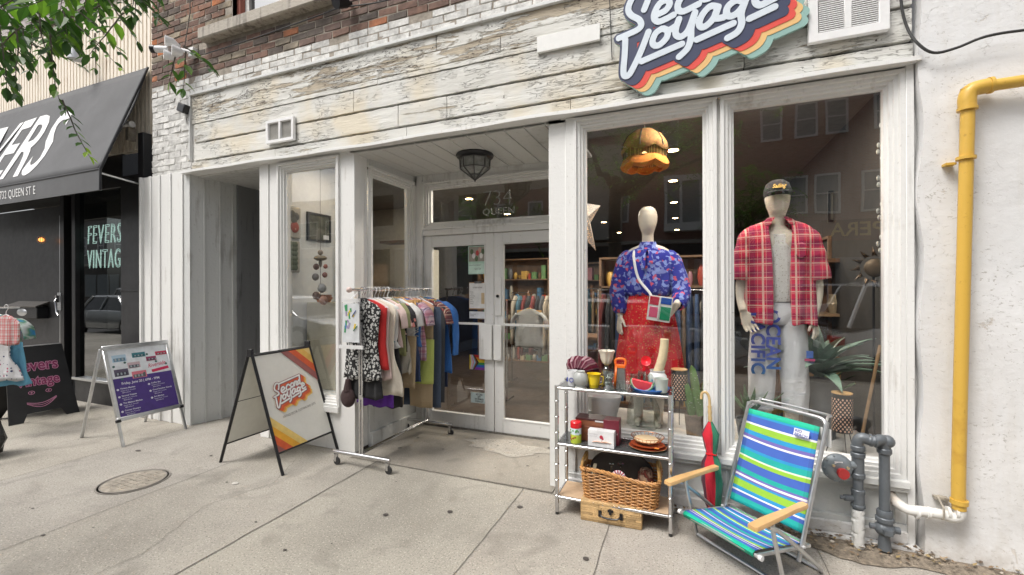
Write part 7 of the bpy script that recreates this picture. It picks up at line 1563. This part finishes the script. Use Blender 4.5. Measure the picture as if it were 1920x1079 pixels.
# ================================================================== INTERIOR: racks, lights
dg=[C('dark coat %d'%i,c) for i,c in enumerate(((.035,.038,.045),(.12,.125,.135),(.05,.10,.22),(.22,.05,.05),(.22,.15,.09),(.08,.18,.24),(.50,.44,.35)))]
def rack(lb,x0,x1,y,zr,grp,n,mats,zb,seed,glb):
    o=item('clothes_rail',lb,'clothes rail',(x0+x1)/2,y,.02); L=(x1-x0)/2
    P('rail_frame',o,M['chrome'],lambda g:(g.tube([(-L,0,.05),(-L,0,zr),(L,0,zr),(L,0,.05)],.012),g.tube([(-L,-.22,.05),(-L,.22,.05)],.012),g.tube([(L,-.22,.05),(L,.22,.05)],.012)))
    r_=random.Random(seed)
    for i in range(n):
        x=x0+.06+(x1-x0-.12)*i/(n-1); t_=thing('coat',glb,'garment',(x,y,0),R(90)+r_.uniform(-.15,.15),grp); zt=zr-.05+.02
        cloth('fabric',[(zt,.05,.8),(zt-.05,.16,1),(zt-.09,.20,1),(zt-.4,.20,1.1),(zb+r_.uniform(-.1,.15),.23,1.3)],mats[r_.randrange(len(mats))],t_,3,.012,i*1.1,nv=6,n=24)
rack('long chrome rail of dark coats and jeans behind the floral mannequin',-.95,.28,1.75,1.50,'dark clothes on the rail behind the floral mannequin',18,dg[:6],.5,4,'dark coat or denim garment packed on the rail behind the floral mannequin')
rack('rail of dark clothes deep inside the shop seen through the doors',-2.6,-1.5,3.2,1.45,'dark clothes on the rail deep in the shop',14,dg,.6,5,'dark garment on the rail deep inside the shop')
rack('second rail of mixed clothes at the back of the shop',-2.4,-.6,5.6,1.5,'mixed clothes on the back rail',16,dg,.5,6,'garment on the back rail of the shop')
garment(0,'sheer grey blouse hanging inside, seen through the right door','blouse',C('sheer grey cloth',(.42,.43,.42)),'tee',.78,.19,x=-1.90,hk='wood',rz=R(5),grp='garments hung inside the doors',zr=1.36,hlabel='wooden hanger holding the sheer grey blouse').location=(-1.88,2.0,0)
for o in [o for o in bpy.data.objects if o.get('label')=='wooden hanger holding the sheer grey blouse']: o.location=(-1.88,2.0,1.36)
o=item('garment_stand','chrome stand holding the sheer grey blouse just inside the right door','stand',-1.88,2.0,.02); P('stand_frame',o,M['chrome'],lambda g:(g.tube([(-.32,.03,.04),(-.32,.03,1.36),(.32,.03,1.36),(.32,.03,.04)],.011),g.tube([(-.32,-.2,.05),(-.32,.25,.05)],.012),g.tube([(.32,-.2,.05),(.32,.25,.05)],.012)))
o=item('coffee_table','low dark table with patterned rug inside the right door','table',-1.3,3.9,.02); P('table_top',o,wd_,lambda g:g.box(-.5,.5,-.3,.3,.7,.74)); P('leg',o,wd_,lambda g:[g.box(x-.02,x+.02,y-.02,y+.02,0,.7) for x in (-.45,.45) for y in (-.25,.25)])
for i,(x,y,z,w_,h_) in enumerate(((-3.0,10.9,1.7,.6,.8),(-2.0,10.9,1.8,.5,.6),(-1.1,10.9,1.6,.5,.9),(-.2,10.9,1.8,.7,.6),(.7,10.9,1.6,.5,.7))):
    o=item('framed_picture',['tall','small','upright','wide','narrow'][i]+' framed picture on the back wall of the shop, number %s from the left'%['one','two','three','four','five'][i],'picture',x,y,z,'pictures on the back wall'); P('frame',o,wd_,lambda g:g.frame((-w_/2,w_/2,-h_/2,h_/2),[(0,.02),(0,-.02),(.03,-.02),(.03,0)])); P('picture',o,M['vc'],lambda g:g.box(-w_/2+.03,w_/2-.03,0,.01,-h_/2+.03,h_/2-.03,col=(.3,.28,.2)))
le=emit('downlight disc',(1,.86,.62),9)
def downlight(x,y,lb,e=0,zc=2.98):
    o=item('downlight',lb,'ceiling light',x,y,zc,'round recessed ceiling lights of the shop')
    P('trim_ring',o,M['white'],lambda g:g.lathe([(.055,-.001),(.06,-.008),(.075,-.006),(.078,-.001)],n=24)); P('lens',o,le,lambda g:g.lathe([(.0,-.004),(.055,-.004)],n=24))
    if e:
        l=bpy.data.lights.new('downlight_lamp','AREA'); l.shape='DISK'; l.size=.25; l.energy=e; l.color=(1,.91,.78); lo=bpy.data.objects.new('downlight_lamp',l); sc.collection.objects.link(lo); lo.parent=o; lo.location=(0,0,-.03)
k=0
for y_ in (1.6,3.0,4.6,6.4,8.4):
    for x_ in (-3.4,-1.7,-.1):
        if x_<-3 and y_>3: pass
        k+=1; downlight(x_+.15*math.sin(k*2),y_,'round ceiling light %s'%(['near the doors','second row from the doors','middle row','fourth row from the doors','at the very back'][(1.6,3.0,4.6,6.4,8.4).index(y_)]+', '+('left' if x_<-3 else 'right' if x_>-1 else 'centre')),e=(34 if x_<-1 else 16) if y_ in (1.6,3.0,4.6) and x_>-3 else 0)
downlight(.04,.28,'added unseen ceiling light brightening the floral mannequin',9); downlight(.62,.17,'added unseen ceiling light brightening the plaid-shirt mannequin',30); downlight(-3.5,.5,'added unseen ceiling light brightening the narrow window display',3); downlight(-3.9,2.6,'round ceiling light over the dark wall shelf',8)  # window display lights are added, unseen, to brighten mannequins and narrow display
# ================================================================== TREES
mL,tL_,bL=newmat('tree leaf'); 
a_=N(tL_,'ShaderNodeAttribute',attribute_name='Col'); tL_.links.new(a_.outputs['Color'],bL.inputs['Base Color']); bL.inputs['Roughness'].default_value=.45
trn=N(tL_,'ShaderNodeBsdfTranslucent'); tL_.links.new(mixc(tL_,1.0,a_.outputs['Color'],(1.6,2.0,.7),'MULTIPLY'),trn.inputs[0]); ms=N(tL_,'ShaderNodeMixShader'); ms.inputs[0].default_value=.32
tL_.links.new(bL.outputs[0],ms.inputs[1]); tL_.links.new(trn.outputs[0],ms.inputs[2]); tL_.links.new(ms.outputs[0],tL_.nodes['Material Output'].inputs[0])
bark=plain('grey bark',(.10,.085,.07),.9,var=.3,bmp=.8,scale=14)
rt=random.Random(21)
def leaf(g,p,d,s_,col):
    d=d.normalized(); sd_=d.cross(Vector((rt.uniform(-.3,.3),rt.uniform(-.3,.3),1))).normalized(); nn_=sd_.cross(d)
    g.add([p,p+d*s_*.28+sd_*s_*.20+nn_*s_*.04,p+d*s_*.62+sd_*s_*.19+nn_*s_*.03,p+d*s_-nn_*s_*.08,p+d*s_*.62-sd_*s_*.19+nn_*s_*.03,p+d*s_*.28-sd_*s_*.20+nn_*s_*.04,p+d*s_*.5-nn_*s_*.02],[(0,1,6,5),(1,2,6),(2,3,6),(3,4,6),(4,5,6)],col)
LK=[.9]
def lcol():
    q=rt.random(); k=rt.uniform(.7,1.2)*LK[0]
    return tuple(k*c for c in ((.035,.085,.020) if q<.5 else (.065,.14,.03) if q<.82 else (.14,.25,.04)))
def twig(gl,gt,p0,d,L,n,s_=.07,droop=.9,young=False):
    p=Vector(p0); d=Vector(d).normalized(); pts=[p.copy()]
    for i in range(n):
        d=(d+V(rt.uniform(-.10,.10),rt.uniform(-.10,.10),-droop/n+rt.uniform(-.05,.05))).normalized(); p=p+d*L/n; pts.append(p.copy())
        sd_=d.cross(V(0,0,1)); sd_=sd_.normalized() if sd_.length>.1 else V(1,0,0)
        q=1 if i%2 else -1; ld=(d*.75+sd_*q*.9+V(0,0,rt.uniform(-.35,.1)))
        c=(.28,.42,.05) if young and i>n*.75 else lcol()
        leaf(gl,p,ld,s_*rt.uniform(.75,1.1)*(1-.35*i/n),c)
    leaf(gl,p,d,s_*.7,(.25,.38,.05) if young else lcol())
    gt.tube(pts,[.0035*(1-.7*i/n) for i in range(n+1)],5)
def limb(gt,a,b_,r0,r1,n=6,w_=.12):
    a=Vector(a); b_=Vector(b_); pts=[a.lerp(b_,i/n)+(V(rt.uniform(-w_,w_),rt.uniform(-w_,w_),rt.uniform(-w_,w_)) if 0<i<n else V(0,0,0)) for i in range(n+1)]
    gt.tube(pts,[r0+(r1-r0)*i/n for i in range(n+1)],8); return pts
def tree(label,base,top,limbs,ntw,spread,tw_L,seed,ls=.08,extra=None,npt=12):
    rt.seed(seed); t_=thing('street_tree',label,'tree',base); gl,gt=MB(),MB(); B=Vector(base); gl.T=gt.T=Matrix.Translation(-B)
    gt.tube([B+V(.02*math.sin(i),.02*math.cos(i*1.3),(top-B.z)*i/6) for i in range(7)],[.17-.012*i for i in range(7)],14)
    ends=[]
    for e in limbs: ends+=limb(gt,(base[0],base[1],top-.3),e,.07,.015)[2:]
    for i in range(ntw):
        c=rt.choice(ends); o=Vector((rt.gauss(0,spread),rt.gauss(0,spread),rt.gauss(0,spread*.6))); p=c+o*.5
        dd=V(rt.uniform(-1,1),rt.uniform(-1,1),rt.uniform(-.2,.7)); twig(gl,gt,p,dd,tw_L*rt.uniform(.6,1.2),npt,ls)
    if extra: extra(gl,gt)
    gt.build('trunk',bark,t_); gl.build('crown',mL,t_,smooth=None); return t_
def near(px,py,depth):
    dx=px-960; dy=py-539.5; k=depth/FPX; return Vector(((-sn*FPX+cs*dx)*k,CY+(cs*FPX+sn*dx)*k,CH-dy*k))
def hang(gl,gt):
    rt.seed(5)
    src=near(-250,-500,2.6); limb(gt,(-4.6,-4.9,3.6),src,.06,.02)
    starts=[(-60,-80),(40,-120),(130,-110),(200,-90),(10,-60),(90,-60),(160,-60),(230,-60)]
    for i,(x,y) in enumerate(starts): limb(gt,src,near(x,y,2.1+.12*i),.016,.006,5,.05)
    def tw(a,b_,n,s_,dz=0,yg=False,dep=2.0):
        p0=near(a[0],a[1],dep); p1=near(b_[0],b_[1],dep+dz); d=p1-p0; twig(gl,gt,p0,d/d.length+V(0,0,.12),d.length*1.02,n,s_,droop=.25,young=yg)
    # clusters at the top left
    for i in range(40):
        x=rt.uniform(-40,250); y=rt.uniform(-60,60); L_=rt.uniform(60,120); a=rt.uniform(-.9,.9); dep=rt.uniform(1.75,2.7)
        if x>170: y-=25
        if x<110 and rt.random()<.5: y+=25
        tw((x,y),(x+L_*math.sin(a),y+L_*math.cos(a)*.8),9,.092 if i%3 else .112,dep=dep)
    for a,b_,n,s_,yg,dep in (((95,60),(118,190),10,.075,False,1.9),((118,185),(152,300),13,.062,True,1.9),((150,20),(235,95),8,.07,False,2.0),((140,40),(228,128),8,.055,True,2.2),((200,-10),(250,70),7,.07,False,1.8),((30,50),(50,150),8,.08,False,1.8),((0,40),(10,155),7,.085,False,1.7),((60,80),(150,125),8,.07,False,2.1),
        ((298,-40),(309,36),5,.06,False,2.2),((345,84),(402,128),6,.075,False,1.9),((350,95),(340,165),6,.072,False,1.9),((330,105),(320,150),4,.072,False,1.9),((255,-40),(262,30),5,.07,False,2.0),((-20,90),(30,165),8,.085,False,1.75),((180,60),(175,128),6,.06,False,2.3),((75,20),(95,130),9,.08,False,1.9)):
        tw(a,b_,n,s_,yg=yg,dep=dep)
    limb(gt,near(300,-220,2.4),near(298,-40,2.2),.006,.003,4,.02); limb(gt,near(370,-300,2.3),near(348,84,1.9),.005,.002,6,.02)
    limb(gt,src,near(300,-220,2.4),.02,.006,5,.05); limb(gt,near(300,-220,2.4),near(370,-300,2.3),.006,.005,3,.02)
tree('leafy street tree whose branches hang into the top left of the picture',(-4.9,-4.85,0),4.2,[(-7.6,-3.9,4.3),(-6.8,-3.2,5.0),(-3.5,-4.0,5.6),(-5.2,-3.6,5.8),(-5.5,-6.5,5.2),(-3.4,-5.8,4.8)],230,.55,.5,3,.085,hang)
LK[0]=2.4
tree('leafy street tree behind the viewer, reflected in the left big window',(-1.25,-4.95,0),3.6,[(-.2,-5.0,4.4),(.4,-5.2,3.9),(-2.2,-4.8,4.8),(-.8,-6.0,4.7),(.2,-4.6,5.2),(.9,-5.6,4.8)],260,.5,.5,8,.09)
tree('round green tree across the street, reflected in the right window',(2.6,-18.6,0),3.0,[(2.0,-18.2,5.0),(3.4,-18.4,5.4),(2.6,-18.0,6.4),(3.6,-19,6.0),(1.6,-19,5.8)],330,.9,.8,9,.20)
tree('tall tree across the street further left',(-12,-18.6,0),3.2,[(-12.8,-18.2,5.6),(-11.2,-18.4,6.0),(-12,-18.0,7.0)],220,.9,.8,12,.20)
# ================================================================== OPPOSITE SIDE OF THE STREET
rbk=brickmat('street brick',False)
def bk_wall(nm): 
    m,t,b=newmat(nm); bt=N(t,'ShaderNodeTexBrick'); bt.inputs['Scale'].default_value=1; bt.inputs['Brick Width'].default_value=.22; bt.inputs['Row Height'].default_value=.075; bt.inputs['Mortar Size'].default_value=.008
    bt.inputs['Color1'].default_value=(.46,.23,.18,1); bt.inputs['Color2'].default_value=(.36,.17,.13,1); bt.inputs['Mortar'].default_value=(.42,.38,.34,1)
    tc=N(t,'ShaderNodeTexCoord'); mp=N(t,'ShaderNodeMapping'); mp.inputs['Rotation'].default_value=(PI/2,0,0); t.links.new(tc.outputs['Object'],mp.inputs[0]); t.links.new(mp.outputs[0],bt.inputs[0]); t.links.new(bt.outputs[0],b.inputs['Base Color']); b.inputs['Roughness'].default_value=.9; return m
bw=bk_wall('dark red street brick'); cw=plain('pale render',(.50,.47,.42),.9,var=.1,scale=1); dkw=plain('dark window glass',(.28,.31,.32),.08,var=.1,bmp=0); fw=plain('white window frame',(.85,.85,.84),.5,var=.05)
def house(label,x0,x1,h,wm_,wins,cat='building',shopc=(.05,.04,.035),y=-22):
    t_=thing('street_building',label,cat,((x0+x1)/2,y,0),0,'buildings across the street'); cx=(x0+x1)/2; w_=(x1-x0)/2
    P('wall',t_,wm_,lambda g:g.box(-w_,w_,-8,0,0,h)); P('cornice',t_,cw,lambda g:(g.box(-w_,w_,0,.25,h-.35,h),g.box(-w_,w_,0,.18,3.9,4.1)))
    P('shop_front',t_,plain('street shopfront',shopc,.4),lambda g:g.box(-w_+.05,w_-.05,0,.12,0.1,3.85)); 
    P('shop_glass',t_,dkw,lambda g:[g.box(-w_+.4+i*2.1,-w_+2.2+i*2.1,.12,.15,.7,3.0) for i in range(int((2*w_-.6)//2.1))])
    for (x,z,ww,hh) in wins:
        wn=P('window',t_,fw,lambda g:(g.frame((x-cx-ww/2,x-cx+ww/2,z,z+hh),[(0,0),(0,.10),(.09,.10),(.09,.03)],M=Matrix.Identity(4)),g.box(x-cx-ww/2,x-cx+ww/2,.04,.09,z+hh/2-.03,z+hh/2+.03))); 
        g=MB(); g.box(x-cx-ww/2+.05,x-cx+ww/2-.05,.01,.03,z+.05,z+hh-.05); g.build('pane',dkw,wn)
    return t_
h1=house('dark red brick three storey building with white sash windows across the street',-2.2,12,13.5,bw,[(x,8.9,.95,1.7) for x in (3.9,5.4,6.7,8.6,10.2)]+[(x,5.1,1.1,1.9) for x in (4.9,6.3,8.2,10)]+[(-.9,9.2,.9,1.6),(1.2,9.2,.9,1.6)])
P('bay_window',h1,fw,lambda g:(g.box(-6.1,-3.5,0,.7,4.5,4.9),g.box(-6.1,-3.5,0,.7,7.2,7.5),g.box(-6.1,-5.95,0,.65,4.9,7.2),g.box(-5.3,-5.15,.5,.7,4.9,7.2),g.box(-4.3,-4.15,.5,.7,4.9,7.2),g.box(-3.65,-3.5,0,.65,4.9,7.2))); P('bay_glass',h1,dkw,lambda g:g.box(-6.0,-3.6,0,.55,4.9,7.2))
P('sign_board',h1,plain('dark red sign board',(.16,.03,.02),.5),lambda g:g.box(1.1,4.6,.12,.2,3.75,4.75))
text('OPERA',.95,plain('gilt letters',(.80,.58,.16),.5),'sign_letters',h1,basis((4.4,.21,3.95),(-1,0,0),(0,0,1)),ext=.01,off=.01)
h2=house('brick and cream building with a hanging shop sign across the street',-13,-2.2,10.5,bw,[(x,5.2,1.1,2.0) for x in (-11.5,-9.3,-7.2,-5.2,-3.6)]+[(x,8.0,1.0,1.5) for x in (-11.5,-9.3,-7.2,-5.2,-3.6)])
P('cream_bay',h2,cw,lambda g:g.box(2.4,4.2,0,.5,4.2,9.5)); text('AIT',.6,plain('white letters',(.7,.7,.7),.5),'sign_letters',h2,basis((4.9,.16,2.95),(-1,0,0),(0,0,1)),ext=.01,off=.01)
house('low pale flat roofed building with a long band of windows across the street',-34,-13,8.2,cw,[(x,4.6,1.7,2.0) for x in (-32,-29.5,-27,-24.5,-22,-19.5,-17,-14.8)],shopc=(.25,.25,.24))
house('grey two storey building far along the street',-60,-34,9,plain('grey render',(.28,.27,.26),.9),[(x,5,1.2,1.8) for x in range(-58,-35,3)])
house('brown brick building at the right end across the street',12,30,11,bw,[(x,5.2,1.2,1.9) for x in range(14,29,3)])
# cars
tyre=plain('tyre rubber',(.03,.03,.03),.8); carglass=plain('car window glass',(.03,.035,.04),.05,var=.05,bmp=0)
def car(label,x,y,c,suv=False,group='cars parked in the street'):
    t_=thing('parked_car',label,'car',(x,y,-.14),0,group); H=1.75 if suv else 1.45; bl=1.0 if suv else .92
    body=plain('car paint',c,.22,.5,var=.03,bmp=0,coat=1.0)
    def shell(g):
        st=[(-2.3,.62,.45,.75),(-2.2,.80,.36,.86),(-1.7,.88,.28,bl-.02),(-.8,.91,.25,bl),(.6,.91,.25,bl),(1.3,.90,.28,bl-.02),(2.0,.84,.32,bl-.14),(2.25,.72,.40,.66)]
        g.rings([[(xx,-w_,z0),(xx,-w_*1.02,(z0+z1)/2),(xx,-w_*.93,z1),(xx,w_*.93,z1),(xx,w_*1.02,(z0+z1)/2),(xx,w_,z0)] for xx,w_,z0,z1 in st])
    P('body',t_,body,shell,smooth=40,bevel=.03)
    rr0=-2.05 if suv else -1.55
    P('cabin_glass',t_,carglass,lambda g:g.rings([[(rr0-.05,-.80,bl-.02),(rr0-.05,.80,bl-.02),(1.25,.80,bl-.02),(1.25,-.80,bl-.02)],[(rr0+.30,-.62,H-.06),(rr0+.30,.62,H-.06),(.42,.62,H-.06),(.42,-.62,H-.06)]]),smooth=20)
    P('roof',t_,body,lambda g:(g.rings([[(rr0+.28,-.63,H-.07),(rr0+.28,.63,H-.07),(.46,.63,H-.07),(.46,-.63,H-.07)],[(rr0+.40,-.55,H),(rr0+.40,.55,H),(.30,.55,H),(.30,-.55,H)]]),[g.tube([(a,s*.80,bl-.02),(b_,s*.63,H-.05)],.035,6) for s in (-1,1) for a,b_ in ((rr0,rr0+.3),(1.22,.43),(-.35,-.3))]),smooth=30)
    for xx in (-1.45,1.4):
        for s in (-1,1):
            w_=P('wheel',t_,tyre,lambda g:g.tube([(xx,s*.80,.33),(xx,s*.94,.33)],.33,24)); g=MB(); g.tube([(xx,s*.92,.33),(xx,s*.95,.33)],.21,16); g.build('rim',M['alu'],w_)
    for s in (-1,1):
        P('tail_light',t_,plain('tail light red',(.5,.01,.01),.2),lambda g:g.box(-2.30,-2.12,s*.55,s*.88,.66,.82),bevel=.02); P('headlight',t_,M['frost'],lambda g:g.box(2.1,2.24,s*.5,s*.80,.58,.72),bevel=.02)
    P('number_plate',t_,M['white'],lambda g:g.box(-2.335,-2.30,-.22,.22,.52,.64))
car('silver sedan parked nearest the black shop on the left',-19.5,-6.45,(.35,.37,.38)); car('silver sport utility car in the far lane on the left',-25,-10.2,(.55,.56,.57),True); car('white sedan parked left of the trees',-11.3,-6.45,(.65,.66,.67)); car('pale grey sedan parked right behind the viewer',-1.2,-6.5,(.50,.52,.54)); car('dark hatchback parked behind the trees',-6.3,-6.45,(.06,.07,.09)); car('white sport utility car parked right of the viewer',4.6,-6.5,(.68,.69,.70),True); car('dark blue sedan on the far side of the street',-3.0,-16.9,(.03,.05,.12)); car('silver wagon on the far side of the street at right',5.2,-16.9,(.50,.51,.52),True)
